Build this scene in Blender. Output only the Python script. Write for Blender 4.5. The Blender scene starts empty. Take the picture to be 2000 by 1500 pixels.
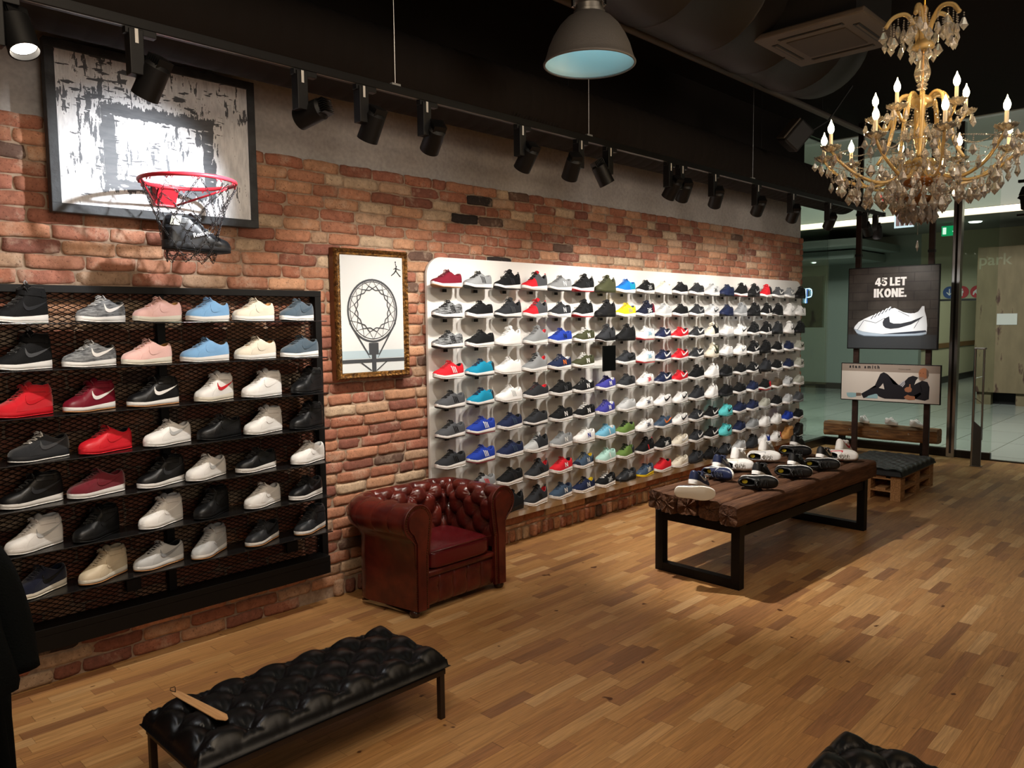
import bpy, bmesh, math, random
import numpy as np
from mathutils import Vector, Matrix, Euler

random.seed(7)
rng = np.random.RandomState(7)
S = bpy.context.scene
COL = bpy.context.collection
PI = math.pi
R = math.radians

# ------------------------------------------------------------------ camera
CAM_H = 1.70
YAW, PITCH, ROLL = R(44.03), R(-4.61), R(-0.64)
cam_d = bpy.data.cameras.new('camera')
cam_d.sensor_fit = 'HORIZONTAL'
cam_d.sensor_width = 36.0
cam_d.lens = 1520.6 / 2000 * 36.0
cam_d.clip_start = 0.05
cam_d.clip_end = 200
cam = bpy.data.objects.new('camera', cam_d)
COL.objects.link(cam)
_f = Vector((math.cos(YAW) * math.cos(PITCH), math.sin(YAW) * math.cos(PITCH), math.sin(PITCH)))
_r = _f.cross(Vector((0, 0, 1))).normalized()
_u = _r.cross(_f)
_r2 = _r * math.cos(ROLL) + _u * math.sin(ROLL)
_u2 = -_r * math.sin(ROLL) + _u * math.cos(ROLL)
M = Matrix((( _r2.x, _u2.x, -_f.x, 0), (_r2.y, _u2.y, -_f.y, 0), (_r2.z, _u2.z, -_f.z, CAM_H), (0, 0, 0, 1)))
cam.matrix_world = M
S.camera = cam

# ------------------------------------------------------------------ world, exposure
w = bpy.data.worlds.new('world')
S.world = w
w.use_nodes = True
w.node_tree.nodes['Background'].inputs[0].default_value = (0.9, 0.8, 0.7, 1)
w.node_tree.nodes['Background'].inputs[1].default_value = 0.01
S.view_settings.view_transform = 'Standard'
S.view_settings.look = 'None'
S.view_settings.gamma = 1
S.view_settings.use_curve_mapping = False
S.view_settings.exposure = 0.0
S.cycles.max_bounces = 7
S.cycles.transparent_max_bounces = 24
S.cycles.transmission_bounces = 6
S.cycles.sample_clamp_indirect = 4.0
S.cycles.caustics_reflective = False
S.cycles.caustics_refractive = False

def lamp(name, kind, loc, energy, color=(1, 1, 1), target=None, size=0.05, spot=None, blend=0.3, sy=None, parent=None):
    d = bpy.data.lights.new(name, kind)
    d.energy = energy
    d.color = color
    if kind == 'AREA':
        d.size = size
        if sy:
            d.shape = 'RECTANGLE'
            d.size_y = sy
    else:
        d.shadow_soft_size = size
    if kind == 'SPOT':
        d.spot_size = R(spot)
        d.spot_blend = blend
    o = bpy.data.objects.new(name, d)
    COL.objects.link(o)
    o.location = loc
    if target is not None:
        v = Vector(target) - Vector(loc)
        o.rotation_euler = v.to_track_quat('-Z', 'Y').to_euler()
    return o

# room fittings outside the picture: ceiling lights of the shop behind the camera; then unseen mall lamps
lamp('shop_ceiling_light', 'AREA', (2.6, -0.5, 3.85), 58, (1.0, 0.80, 0.60), (2.6, -0.5, 0), 3.0, sy=1.6)
lamp('shop_ceiling_light', 'AREA', (0.4, 1.0, 3.85), 66, (1.0, 0.80, 0.58), (0.4, 1.0, 0), 1.6, sy=1.6)
lamp('mall_hidden_light', 'AREA', (11.3, 4.0, 4.5), 620, (0.95, 1.0, 0.92), (16.0, 4.0, 0), 7.0, sy=1.2)  # added lamp hidden behind the shop ceiling edge, brightens the mall walls
lamp('mall_hidden_light', 'AREA', (21.5, 4.0, 3.15), 110, (1.0, 0.98, 0.85), (21.5, 5.0, 0), 3.0, sy=3)

# added unseen fill lamps across the shop, brightening plaster, brick and rack
for fx in (0.2, 2.6, 5.0, 7.4):
    lamp('wall_fill_light', 'SPOT', (fx, -2.6, 2.3), 560, (1.0, 0.88, 0.74), (fx + .6, 4.1, 2.98), 1.3, spot=27, blend=1.0)
lamp('wall_fill_light', 'SPOT', (1.0, -2.4, 2.4), 150, (1.0, 0.88, 0.74), (1.5, 4.1, 1.0), 1.0, spot=44, blend=1.0)  # added soft fill aimed at the rack, lifts its dark shelves

# ------------------------------------------------------------------ helpers
def srgb(h):
    if isinstance(h, str):
        h = h.lstrip('#')
        c = [int(h[i:i + 2], 16) / 255 for i in (0, 2, 4)]
    else:
        c = list(h)
    return tuple((x / 12.92 if x <= 0.04045 else ((x + 0.055) / 1.055) ** 2.4) for x in c) + (1,)

MATS = {}
def mat(name, color='#808080', rough=0.5, metal=0.0, spec=0.5, emit=None, estr=0.0, bump=0.0, bscale=80.0,
        trans=0.0, ior=1.45, color2=None, cscale=20.0, coat=0.0, sheen=0.0, stretch=None, aniso=None):
    if name in MATS:
        return MATS[name]
    m = bpy.data.materials.new(name)
    m.use_nodes = True
    nt = m.node_tree
    b = nt.nodes['Principled BSDF']
    b.inputs['Base Color'].default_value = srgb(color)
    b.inputs['Roughness'].default_value = rough
    b.inputs['Metallic'].default_value = metal
    b.inputs['Specular IOR Level'].default_value = spec
    b.inputs['IOR'].default_value = ior
    b.inputs['Transmission Weight'].default_value = trans
    b.inputs['Coat Weight'].default_value = coat
    b.inputs['Sheen Weight'].default_value = sheen
    if emit:
        b.inputs['Emission Color'].default_value = srgb(emit)
        b.inputs['Emission Strength'].default_value = estr
    if bump or color2:
        tc = nt.nodes.new('ShaderNodeTexCoord')
        mp = nt.nodes.new('ShaderNodeMapping')
        nt.links.new(tc.outputs['Object'], mp.inputs[0])
        if stretch:
            mp.inputs['Scale'].default_value = stretch
    if bump:
        n = nt.nodes.new('ShaderNodeTexNoise')
        n.inputs['Scale'].default_value = bscale
        n.inputs['Detail'].default_value = 4
        bp = nt.nodes.new('ShaderNodeBump')
        bp.inputs['Strength'].default_value = bump
        bp.inputs['Distance'].default_value = 0.01
        nt.links.new(mp.outputs[0], n.inputs['Vector'])
        nt.links.new(n.outputs['Fac'], bp.inputs['Height'])
        nt.links.new(bp.outputs[0], b.inputs['Normal'])
    if color2:
        n2 = nt.nodes.new('ShaderNodeTexNoise')
        n2.inputs['Scale'].default_value = cscale
        n2.inputs['Detail'].default_value = 6
        rp = nt.nodes.new('ShaderNodeValToRGB')
        rp.color_ramp.elements[0].position = 0.38
        rp.color_ramp.elements[1].position = 0.62
        rp.color_ramp.elements[0].color = srgb(color)
        rp.color_ramp.elements[1].color = srgb(color2)
        nt.links.new(mp.outputs[0], n2.inputs['Vector'])
        nt.links.new(n2.outputs['Fac'], rp.inputs[0])
        nt.links.new(rp.outputs[0], b.inputs['Base Color'])
    MATS[name] = m
    return m

class MB:
    def __init__(s):
        s.v = []; s.f = []
    def add(s, v, f, M=None):
        o = len(s.v)
        if M is not None:
            v = [tuple(M @ Vector(p)) for p in v]
        s.v.extend([tuple(p) for p in v]); s.f.extend([tuple(i + o for i in q) for q in f])
        return s
    def box(s, x0, x1, y0, y1, z0, z1, M=None):
        v = [(x0, y0, z0), (x1, y0, z0), (x1, y1, z0), (x0, y1, z0), (x0, y0, z1), (x1, y0, z1), (x1, y1, z1), (x0, y1, z1)]
        f = [(0, 3, 2, 1), (4, 5, 6, 7), (0, 1, 5, 4), (1, 2, 6, 5), (2, 3, 7, 6), (3, 0, 4, 7)]
        return s.add(v, f, M)
    def bbox(s, x0, x1, y0, y1, z0, z1, b=0.004, M=None):
        # bevelled box: chamfered edges
        bm = bmesh.new()
        v = [bm.verts.new(p) for p in [(x0, y0, z0), (x1, y0, z0), (x1, y1, z0), (x0, y1, z0), (x0, y0, z1), (x1, y0, z1), (x1, y1, z1), (x0, y1, z1)]]
        for q in [(0, 3, 2, 1), (4, 5, 6, 7), (0, 1, 5, 4), (1, 2, 6, 5), (2, 3, 7, 6), (3, 0, 4, 7)]:
            bm.faces.new([v[i] for i in q])
        bmesh.ops.bevel(bm, geom=bm.edges[:], offset=b, segments=2, affect='EDGES', profile=0.5)
        bm.verts.index_update()
        r = s.add([p.co[:] for p in bm.verts], [[x.index for x in fc.verts] for fc in bm.faces], M)
        bm.free()
        return r
    def lathe(s, prof, n=24, M=None, a0=0.0, a1=2 * PI):
        full = abs(a1 - a0 - 2 * PI) < 1e-6
        k = n if full else n + 1
        v = []; f = []
        for (r_, z) in prof:
            for i in range(k):
                a = a0 + (a1 - a0) * i / n
                v.append((r_ * math.cos(a), r_ * math.sin(a), z))
        for j in range(len(prof) - 1):
            for i in range(n):
                a, b = j * k + i, j * k + (i + 1) % k
                f.append((a, b, b + k, a + k))
        return s.add(v, f, M)
    def tube(s, pts, r, n=8, closed=False, cap=True, M=None):
        pts = [Vector(p) for p in pts]
        m = len(pts)
        rr = r if isinstance(r, (list, tuple)) else [r] * m
        v = []; f = []
        up = None
        for i, p in enumerate(pts):
            if closed:
                t = pts[(i + 1) % m] - pts[i - 1]
            else:
                t = pts[min(i + 1, m - 1)] - pts[max(i - 1, 0)]
            t = t.normalized() if t.length > 1e-9 else Vector((0, 0, 1))
            if up is None:
                up = Vector((0, 0, 1)) if abs(t.z) < 0.9 else Vector((1, 0, 0))
            side = t.cross(up)
            side = side.normalized() if side.length > 1e-6 else Vector((1, 0, 0))
            up = side.cross(t).normalized()
            for k in range(n):
                a = 2 * PI * k / n + PI / n
                v.append(tuple(p + side * (rr[i] * math.cos(a)) + up * (rr[i] * math.sin(a))))
        q = m if closed else m - 1
        for i in range(q):
            j = (i + 1) % m
            for k in range(n):
                k2 = (k + 1) % n
                f.append((i * n + k, i * n + k2, j * n + k2, j * n + k))
        if cap and not closed:
            f.append(tuple(range(n - 1, -1, -1)))
            f.append(tuple((m - 1) * n + k for k in range(n)))
        return s.add(v, f, M)
    def grid(s, G, M=None, close_u=False):
        # G[i][j] -> point
        nu, nv = len(G), len(G[0])
        v = [p for row in G for p in row]
        f = []
        for i in range(nu if close_u else nu - 1):
            i2 = (i + 1) % nu
            for j in range(nv - 1):
                f.append((i * nv + j, i2 * nv + j, i2 * nv + j + 1, i * nv + j + 1))
        return s.add(v, f, M)
    def prism(s, pts, z0, z1, M=None):
        n = len(pts)
        v = [(x, y, z0) for x, y in pts] + [(x, y, z1) for x, y in pts]
        f = [tuple(range(n - 1, -1, -1)), tuple(range(n, 2 * n))]
        f += [(i, (i + 1) % n, n + (i + 1) % n, n + i) for i in range(n)]
        return s.add(v, f, M)
    def ball(s, c, r, n=10, sc=(1, 1, 1), M=None):
        prof = []
        k = max(4, n // 2)
        v = []; f = []
        for j in range(k + 1):
            th = PI * j / k
            for i in range(n):
                a = 2 * PI * i / n
                v.append((c[0] + r * sc[0] * math.sin(th) * math.cos(a), c[1] + r * sc[1] * math.sin(th) * math.sin(a), c[2] + r * sc[2] * math.cos(th)))
        for j in range(k):
            for i in range(n):
                a, b = j * n + i, j * n + (i + 1) % n
                f.append((a, a + n, b + n, b))
        return s.add(v, f, M)
    def mesh(s, name, smooth=False, merge=0.0, angle=None, fix=True):
        me = bpy.data.meshes.new(name)
        me.from_pydata(s.v, [], s.f)
        if merge or fix:
            bm = bmesh.new(); bm.from_mesh(me)
            if merge:
                bmesh.ops.remove_doubles(bm, verts=bm.verts, dist=merge)
                bmesh.ops.dissolve_degenerate(bm, dist=1e-6, edges=bm.edges)
            if fix:
                bmesh.ops.recalc_face_normals(bm, faces=bm.faces)
            bm.to_mesh(me); bm.free()
        if smooth:
            me.polygons.foreach_set('use_smooth', [True] * len(me.polygons))
            if angle:
                try:
                    me.set_sharp_from_angle(angle=R(angle))
                except Exception:
                    pass
        me.update()
        return me
    def build(s, name, m, parent=None, smooth=False, merge=0.0, angle=None, fix=True):
        return put(name, s.mesh(name, smooth, merge, angle, fix), m, parent)

def put(name, me, m, parent=None):
    o = bpy.data.objects.new(name, me)
    COL.objects.link(o)
    if len(me.materials) == 0:
        me.materials.append(None)
    o.material_slots[0].link = 'OBJECT'
    o.material_slots[0].material = m
    if parent is not None:
        o.parent = parent
    return o

def tag(o, label=None, cat=None, group=None, kind=None):
    if label: o['label'] = label
    if cat: o['category'] = cat
    if group: o['group'] = group
    if kind: o['kind'] = kind
    return o

def thing(name, label, cat, loc=(0, 0, 0), rz=0.0, group=None):
    o = bpy.data.objects.new(name, None)
    o.empty_display_size = 0.05
    COL.objects.link(o)
    o.location = loc
    o.rotation_euler = (0, 0, rz)
    return tag(o, label, cat, group)

def children(o):
    return [c for c in bpy.data.objects if c.parent == o]

def dup(src, loc=None, parent=None, kids=None):
    c = src.copy(); COL.objects.link(c)
    if parent is not None: c.parent = parent
    if loc is not None: c.location = loc
    for k in (kids if kids is not None else children(src)):
        d = k.copy(); COL.objects.link(d); d.parent = c
    return c

def node_mat(name):
    m = bpy.data.materials.new(name); m.use_nodes = True
    nt = m.node_tree
    return m, nt, nt.nodes['Principled BSDF']
def nd(nt, t, **kw):
    n = nt.nodes.new(t)
    for k, v in kw.items():
        setattr(n, k, v)
    return n
def mth(nt, op, a, b=None, c=None):
    n = nt.nodes.new('ShaderNodeMath'); n.operation = op
    for i, x in enumerate((a, b, c)):
        if x is None: continue
        if isinstance(x, (int, float)): n.inputs[i].default_value = x
        else: nt.links.new(x, n.inputs[i])
    return n.outputs[0]
def ramp(nt, fac, stops):
    r_ = nt.nodes.new('ShaderNodeValToRGB')
    e = r_.color_ramp.elements
    while len(e) < len(stops): e.new(0.5)
    for i, (p, c) in enumerate(stops):
        e[i].position = p; e[i].color = srgb(c)
    nt.links.new(fac, r_.inputs[0])
    return r_.outputs[0]
def mixc(nt, fac, a, b, mode='MIX'):
    n = nt.nodes.new('ShaderNodeMix'); n.data_type = 'RGBA'; n.blend_type = mode
    for i, x in ((0, fac), (6, a), (7, b)):
        if isinstance(x, (int, float)): n.inputs[i].default_value = x
        elif isinstance(x, tuple): n.inputs[i].default_value = x
        else: nt.links.new(x, n.inputs[i])
    return n.outputs[2]

BLACKM = mat('black_painted_metal', '#0e0d0d', 0.5, 0.0, 0.25, bump=0.05, bscale=300)
DARKM = mat('matt_black_plastic', '#0b0b0c', 0.5, spec=0.35)
STEEL = mat('brushed_steel', '#a9abac', 0.28, 1.0)
CHROME = mat('chrome', '#c8c8c8', 0.12, 1.0)
WHITEP = mat('white_gloss_laminate', '#e9e6e2', 0.22, spec=0.5)
# ================================================================== the setting
# ---- parquet floor
m, nt, b = node_mat('oak_parquet')
geo = nd(nt, 'ShaderNodeNewGeometry')
sep = nd(nt, 'ShaderNodeSeparateXYZ'); nt.links.new(geo.outputs['Position'], sep.inputs[0])
X, Y = sep.outputs[0], sep.outputs[1]
PW = 0.068
yr = mth(nt, 'DIVIDE', Y, PW)
row = mth(nt, 'FLOOR', yr)
wn = nd(nt, 'ShaderNodeTexWhiteNoise', noise_dimensions='1D'); nt.links.new(row, wn.inputs['W'])
ln = mth(nt, 'ADD', mth(nt, 'MULTIPLY', wn.outputs['Value'], 0.18), 0.30)
xs = mth(nt, 'ADD', X, mth(nt, 'MULTIPLY', wn.outputs['Value'], 13.7))
wob = nd(nt, 'ShaderNodeTexNoise', noise_dimensions='2D')
xr = mth(nt, 'DIVIDE', xs, ln)
xr = mth(nt, 'ADD', xr, mth(nt, 'MULTIPLY', mth(nt, 'SINE', mth(nt, 'MULTIPLY', xr, 1.7)), 0.32))
colid = mth(nt, 'FLOOR', xr)
cmb = nd(nt, 'ShaderNodeCombineXYZ'); nt.links.new(colid, cmb.inputs[0]); nt.links.new(row, cmb.inputs[1])
wn2 = nd(nt, 'ShaderNodeTexWhiteNoise', noise_dimensions='3D'); nt.links.new(cmb.outputs[0], wn2.inputs['Vector'])
base = ramp(nt, wn2.outputs['Value'], [(0.0, '#886040'), (0.10, '#9c6f49'), (0.35, '#ab7d4e'), (0.65, '#b28554'), (0.88, '#ba905f'), (1.0, '#c69f70')])
mp = nd(nt, 'ShaderNodeMapping'); mp.inputs['Scale'].default_value = (1.6, 34, 1)
add = nd(nt, 'ShaderNodeVectorMath', operation='ADD'); nt.links.new(geo.outputs['Position'], add.inputs[0]); nt.links.new(wn2.outputs['Color'], add.inputs[1])
nt.links.new(add.outputs[0], mp.inputs[0])
gr = nd(nt, 'ShaderNodeTexNoise'); gr.inputs['Scale'].default_value = 2.6; gr.inputs['Detail'].default_value = 8; gr.inputs['Distortion'].default_value = 1.2
nt.links.new(mp.outputs[0], gr.inputs['Vector'])
gf = nd(nt, 'ShaderNodeMapRange'); nt.links.new(gr.outputs['Fac'], gf.inputs[0])
gf.inputs[1].default_value = 0.3; gf.inputs[2].default_value = 0.7; gf.inputs[3].default_value = 0.68; gf.inputs[4].default_value = 1.15
cg = mixc(nt, 1.0, base, gf.outputs[0], 'MULTIPLY')
kn = nd(nt, 'ShaderNodeTexNoise'); kn.inputs['Scale'].default_value = 9; nt.links.new(geo.outputs['Position'], kn.inputs['Vector'])
kf = ramp(nt, kn.outputs['Fac'], [(0.0, '#000000'), (0.715, '#000000'), (0.745, '#ffffff')])
cg = mixc(nt, kf, cg, srgb('#54321b'))
fy = mth(nt, 'ABSOLUTE', mth(nt, 'SUBTRACT', mth(nt, 'FRACT', yr), 0.5))
fx = mth(nt, 'ABSOLUTE', mth(nt, 'SUBTRACT', mth(nt, 'FRACT', xr), 0.5))
line = mth(nt, 'MAXIMUM', mth(nt, 'GREATER_THAN', fy, 0.488), mth(nt, 'GREATER_THAN', fx, 0.4965))
cg = mixc(nt, mth(nt, 'MULTIPLY', line, 0.45), cg, srgb('#4a2d18'))
nt.links.new(cg, b.inputs['Base Color'])
b.inputs['Roughness'].default_value = 0.42
b.inputs['Specular IOR Level'].default_value = 0.35
bp = nd(nt, 'ShaderNodeBump'); bp.inputs['Strength'].default_value = 0.25; bp.inputs['Distance'].default_value = 0.002
nt.links.new(mth(nt, 'SUBTRACT', mth(nt, 'MULTIPLY', gr.outputs['Fac'], 0.6), line), bp.inputs['Height'])
nt.links.new(bp.outputs[0], b.inputs['Normal'])
FLOORM = m

tag(MB().box(-3.5, 10.50, -4.0, 4.25, -0.08, 0.0).build('floor', FLOORM), kind='structure')

# ---- plaster wall and brick wall
m, nt, b = node_mat('grey_plaster')
tc = nd(nt, 'ShaderNodeTexCoord')
n1 = nd(nt, 'ShaderNodeTexNoise'); n1.inputs['Scale'].default_value = 2.2; n1.inputs['Detail'].default_value = 9; n1.inputs['Roughness'].default_value = 0.65
n2 = nd(nt, 'ShaderNodeTexNoise'); n2.inputs['Scale'].default_value = 40; n2.inputs['Detail'].default_value = 5
nt.links.new(tc.outputs['Object'], n1.inputs['Vector']); nt.links.new(tc.outputs['Object'], n2.inputs['Vector'])
c1 = ramp(nt, n1.outputs['Fac'], [(0.3, '#9b9591'), (0.5, '#aea8a4'), (0.7, '#bcb7b3')])
c2 = mixc(nt, 0.25, c1, ramp(nt, n2.outputs['Fac'], [(0.3, '#6f6965'), (0.7, '#c3bdb8')]))
nt.links.new(c2, b.inputs['Base Color']); b.inputs['Roughness'].default_value = 0.9
bp = nd(nt, 'ShaderNodeBump'); bp.inputs['Strength'].default_value = 0.5; bp.inputs['Distance'].default_value = 0.006
nt.links.new(mth(nt, 'ADD', n2.outputs['Fac'], n1.outputs['Fac']), bp.inputs['Height']); nt.links.new(bp.outputs[0], b.inputs['Normal'])
PLASTER = m
WX1 = 9.36
tag(MB().box(-3.5, WX1, 4.13, 4.33, 0, 4.0).build('wall_left', PLASTER), kind='structure')

# mortar bed behind the bricks
m, nt, b = node_mat('mortar')
tc = nd(nt, 'ShaderNodeTexCoord')
n1 = nd(nt, 'ShaderNodeTexNoise'); n1.inputs['Scale'].default_value = 30; n1.inputs['Detail'].default_value = 8
nt.links.new(tc.outputs['Object'], n1.inputs['Vector'])
nt.links.new(ramp(nt, n1.outputs['Fac'], [(0.3, '#806b5a'), (0.7, '#a48e79')]), b.inputs['Base Color'])
b.inputs['Roughness'].default_value = 0.95
bp = nd(nt, 'ShaderNodeBump'); bp.inputs['Strength'].default_value = 0.8; bp.inputs['Distance'].default_value = 0.006
nt.links.new(n1.outputs['Fac'], bp.inputs['Height']); nt.links.new(bp.outputs[0], b.inputs['Normal'])
MORTAR = m

BT = 2.665
BX0 = -3.5
# stepped top edge at the left of the backboard
mo = MB(); mo.box(BX0, WX1 - 0.01, 4.1025, 4.13, 0.0, BT - 0.012)
wb = tag(mo.build('wall_left_mortar', MORTAR), kind='structure')

m, nt, b = node_mat('reclaimed_brick')
at = nd(nt, 'ShaderNodeAttribute', attribute_name='Col')
tc = nd(nt, 'ShaderNodeTexCoord')
n1 = nd(nt, 'ShaderNodeTexNoise'); n1.inputs['Scale'].default_value = 22; n1.inputs['Detail'].default_value = 10; n1.inputs['Roughness'].default_value = 0.7
n2 = nd(nt, 'ShaderNodeTexNoise'); n2.inputs['Scale'].default_value = 7; n2.inputs['Detail'].default_value = 8; n2.inputs['Roughness'].default_value = 0.7
n3 = nd(nt, 'ShaderNodeTexNoise'); n3.inputs['Scale'].default_value = 90; n3.inputs['Detail'].default_value = 6
for n in (n1, n2, n3): nt.links.new(tc.outputs['Object'], n.inputs['Vector'])
f1 = nd(nt, 'ShaderNodeMapRange'); nt.links.new(n1.outputs['Fac'], f1.inputs[0]); f1.inputs[1].default_value = 0.3; f1.inputs[2].default_value = 0.7; f1.inputs[3].default_value = 0.68; f1.inputs[4].default_value = 1.25
c1 = mixc(nt, 1.0, at.outputs['Color'], f1.outputs[0], 'MULTIPLY')
sm = ramp(nt, n2.outputs['Fac'], [(0.0, '#000000'), (0.54, '#000000'), (0.72, '#ffffff')])
c2 = mixc(nt, mth(nt, 'MULTIPLY', sm, 0.55), c1, srgb('#c6ac94'))
ch = ramp(nt, n3.outputs['Fac'], [(0.0, '#ffffff'), (0.34, '#ffffff'), (0.40, '#000000')])
c3 = mixc(nt, mth(nt, 'MULTIPLY', ch, 0.5), c2, srgb('#4a2419'))
hs = nd(nt, 'ShaderNodeHueSaturation'); hs.inputs['Saturation'].default_value = 0.88; hs.inputs['Value'].default_value = 1.04; hs.inputs['Hue'].default_value = 0.505
nt.links.new(c3, hs.inputs['Color'])
nt.links.new(hs.outputs[0], b.inputs['Base Color']); b.inputs['Roughness'].default_value = 0.88
b.inputs['Specular IOR Level'].default_value = 0.3
bp = nd(nt, 'ShaderNodeBump'); bp.inputs['Strength'].default_value = 0.7; bp.inputs['Distance'].default_value = 0.006
nt.links.new(mth(nt, 'ADD', n1.outputs['Fac'], mth(nt, 'MULTIPLY', n3.outputs['Fac'], 0.5)), bp.inputs['Height']); nt.links.new(bp.outputs[0], b.inputs['Normal'])
BRICKM = m

def brick_wall():
    V = []; F = []; C = []
    pal = [('#9a5c40', 14), ('#945238', 14), ('#a96a4a', 14), ('#874a36', 10), ('#ae7855', 10), ('#a88164', 8), ('#b5977a', 6), ('#7a4233', 6), ('#98543e', 10), ('#5d4338', 2), ('#2e2624', 1.2)]
    cols = [srgb(c) for c, _ in pal]; wts = np.array([w_ for _, w_ in pal]); wts = wts / wts.sum()
    def brick(x0, x1, z0, z1, c, y=None):
        nx = max(3, int((x1 - x0) / 0.035) + 2); nz = 4 if (z1 - z0) < 0.09 else 7
        yf = (4.093 + rng.uniform(-0.005, 0.006)) if y is None else y
        o = len(V)
        tilt = rng.uniform(-0.004, 0.004)
        ph = rng.uniform(0, 6, 4)
        rnd = 0.006
        for j in range(nz + 1):
            for i in range(nx + 1):
                u, v_ = i / nx, j / nz
                x = x0 + (x1 - x0) * u; z = z0 + (z1 - z0) * v_
                edge = (i in (0, nx)) + (j in (0, nz))
                x += 0.003 * math.sin(ph[0] + v_ * 5) * (1 if i in (0, nx) else 0.3)
                z += 0.0022 * math.sin(ph[1] + u * 6) * (1 if j in (0, nz) else 0.3) + 0.0012 * math.sin(ph[3] + u * 17)
                yy = yf + tilt * (u - 0.5) + rng.uniform(-0.0012, 0.0012)
                if edge == 1: yy += 0.0028
                if edge == 2:
                    yy += 0.006
                    x += rnd * 0.5 * (1 if i == 0 else -1); z += rnd * 0.45 * (1 if j == 0 else -1)
                V.append((x, yy, z)); C.append(c)
        w_ = nx + 1
        for j in range(nz):
            for i in range(nx):
                a = o + j * w_ + i
                F.append((a, a + 1, a + 1 + w_, a + w_))
        # skirt to the mortar
        ring = [o + i for i in range(w_)] + [o + j * w_ + nx for j in range(1, nz + 1)] + [o + nz * w_ + i for i in range(nx - 1, -1, -1)] + [o + j * w_ for j in range(nz - 1, 0, -1)]
        q = len(V)
        for r_ in ring:
            p = V[r_]
            V.append((p[0], 4.107, p[2])); C.append(c)
        n = len(ring)
        for k in range(n):
            F.append((ring[(k + 1) % n], ring[k], q + k, q + (k + 1) % n))
    # soldier course at the floor
    x = BX0
    while x < WX1 - 0.05:
        wd = rng.uniform(0.052, 0.066)
        hgt = rng.uniform(0.085, 0.105)
        c = cols[rng.choice(len(cols), p=wts)]
        if x > 2.55: brick(x, x + wd, 0.004, hgt, c, 4.085 + rng.uniform(-0.012, 0.012))
        x += wd + rng.uniform(0.008, 0.03)
    pitch = 0.0702
    z = 0.0
    r_ = 0
    while z < BT - 0.03:
        z0, z1 = z + 0.003, min(z + pitch - 0.004, BT)
        x = BX0 - rng.uniform(0, 0.24)
        while x < WX1:
            L_ = rng.choice([0.245, 0.235, 0.225, 0.255, 0.12, 0.17], p=[.3, .22, .15, .12, .13, .08]) + rng.uniform(-0.006, 0.006)
            a, b_ = max(x, BX0), min(x + L_, WX1 + (rng.uniform(-0.006, 0.004)))
            skip = (a > 3.5 and b_ < 9.1 and z0 > 0.32 and z1 < 2.03)
            if r_ == 0 and b_ > 2.55: skip = True
            if r_ == 1 and a > 2.55: z0b = max(z0, 0.108)
            else: z0b = z0
            if b_ - a > 0.03 and not skip and z1 - z0b > 0.015:
                c = cols[rng.choice(len(cols), p=wts)]
                k = 0.9 + 0.2 * rng.rand()
                brick(a + 0.002, b_ - 0.002, z0b, z1, (c[0] * k, c[1] * k, c[2] * k, 1))
            x += L_ + 0.006
        z += pitch; r_ += 1
    me = bpy.data.meshes.new('wall_left_bricks')
    me.from_pydata(V, [], F)
    ca = me.color_attributes.new('Col', 'FLOAT_COLOR', 'POINT')
    ca.data.foreach_set('color', np.array(C, dtype=np.float32).ravel())
    me.polygons.foreach_set('use_smooth', [True] * len(me.polygons))
    me.update()
    return put('wall_left_bricks', me, BRICKM)
tag(brick_wall(), kind='structure')

# ---- ceiling, other shop walls
CEIL = mat('black_ceiling', '#1b1715', 0.9, spec=0.1, bump=0.2, bscale=6)
tag(MB().box(-3.5, 10.35, -4.0, 4.33, 4.0, 4.2).build('ceiling', CEIL), kind='structure')
tag(MB().box(-3.5, WX1, 4.10, 4.13, 3.10, 4.0).build('wall_left_upper', CEIL), kind='structure')
tag(MB().box(-3.7, -3.5, -4.0, 4.33, 0, 4.2).build('wall_back', PLASTER), kind='structure')
tag(MB().box(-3.7, 10.5, -4.2, -4.0, 0, 4.2).build('wall_right', PLASTER), kind='structure')

# ---- shop front glass
m, nt, b = node_mat('shop_front_glass')
out = nt.nodes['Material Output']
nt.nodes.remove(b)
tr = nd(nt, 'ShaderNodeBsdfTransparent'); tr.inputs[0].default_value = (0.88, 0.92, 0.89, 1)
gl = nd(nt, 'ShaderNodeBsdfGlossy'); gl.inputs['Roughness'].default_value = 0.02; gl.inputs[0].default_value = (0.9, 1, 0.95, 1)
fr = nd(nt, 'ShaderNodeLayerWeight'); fr.inputs[0].default_value = 0.12
mx = nd(nt, 'ShaderNodeMixShader'); nt.links.new(mth(nt, 'MINIMUM', mth(nt, 'MULTIPLY', fr.outputs[0], 0.5), 0.5), mx.inputs[0]); nt.links.new(tr.outputs[0], mx.inputs[1]); nt.links.new(gl.outputs[0], mx.inputs[2])
nt.links.new(mx.outputs[0], out.inputs[0])
GLASS = m
GX = 10.45
tag(MB().box(GX - 0.006, GX + 0.006, 2.72, 4.22, 0.10, 3.98).build('window_1', GLASS), kind='structure')
tag(MB().box(WX1 + 0.02, GX - 0.01, 4.215, 4.227, 0.10, 3.98).build('window_2', GLASS), kind='structure')
tag(MB().box(GX - 0.006, GX + 0.006, 2.26, 2.63, 0.10, 3.98).build('window_3', GLASS), kind='structure')
tag(MB().box(GX - 0.02, GX + 0.02, -4.0, 1.2, 0.0, 3.98).build('window_4', GLASS), kind='structure')
SK = mat('dark_skirting', '#17130f', 0.35)
tag(MB().box(GX - 0.04, GX + 0.04, 2.72, 4.24, 0, 0.10).box(WX1, GX, 4.19, 4.25, 0, 0.10).build('baseboard_front', SK), kind='structure')
tag(MB().box(GX - 0.03, GX + 0.03, 2.26, 2.63, 0, 0.085).build('baseboard_door', SK), kind='structure')
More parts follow.
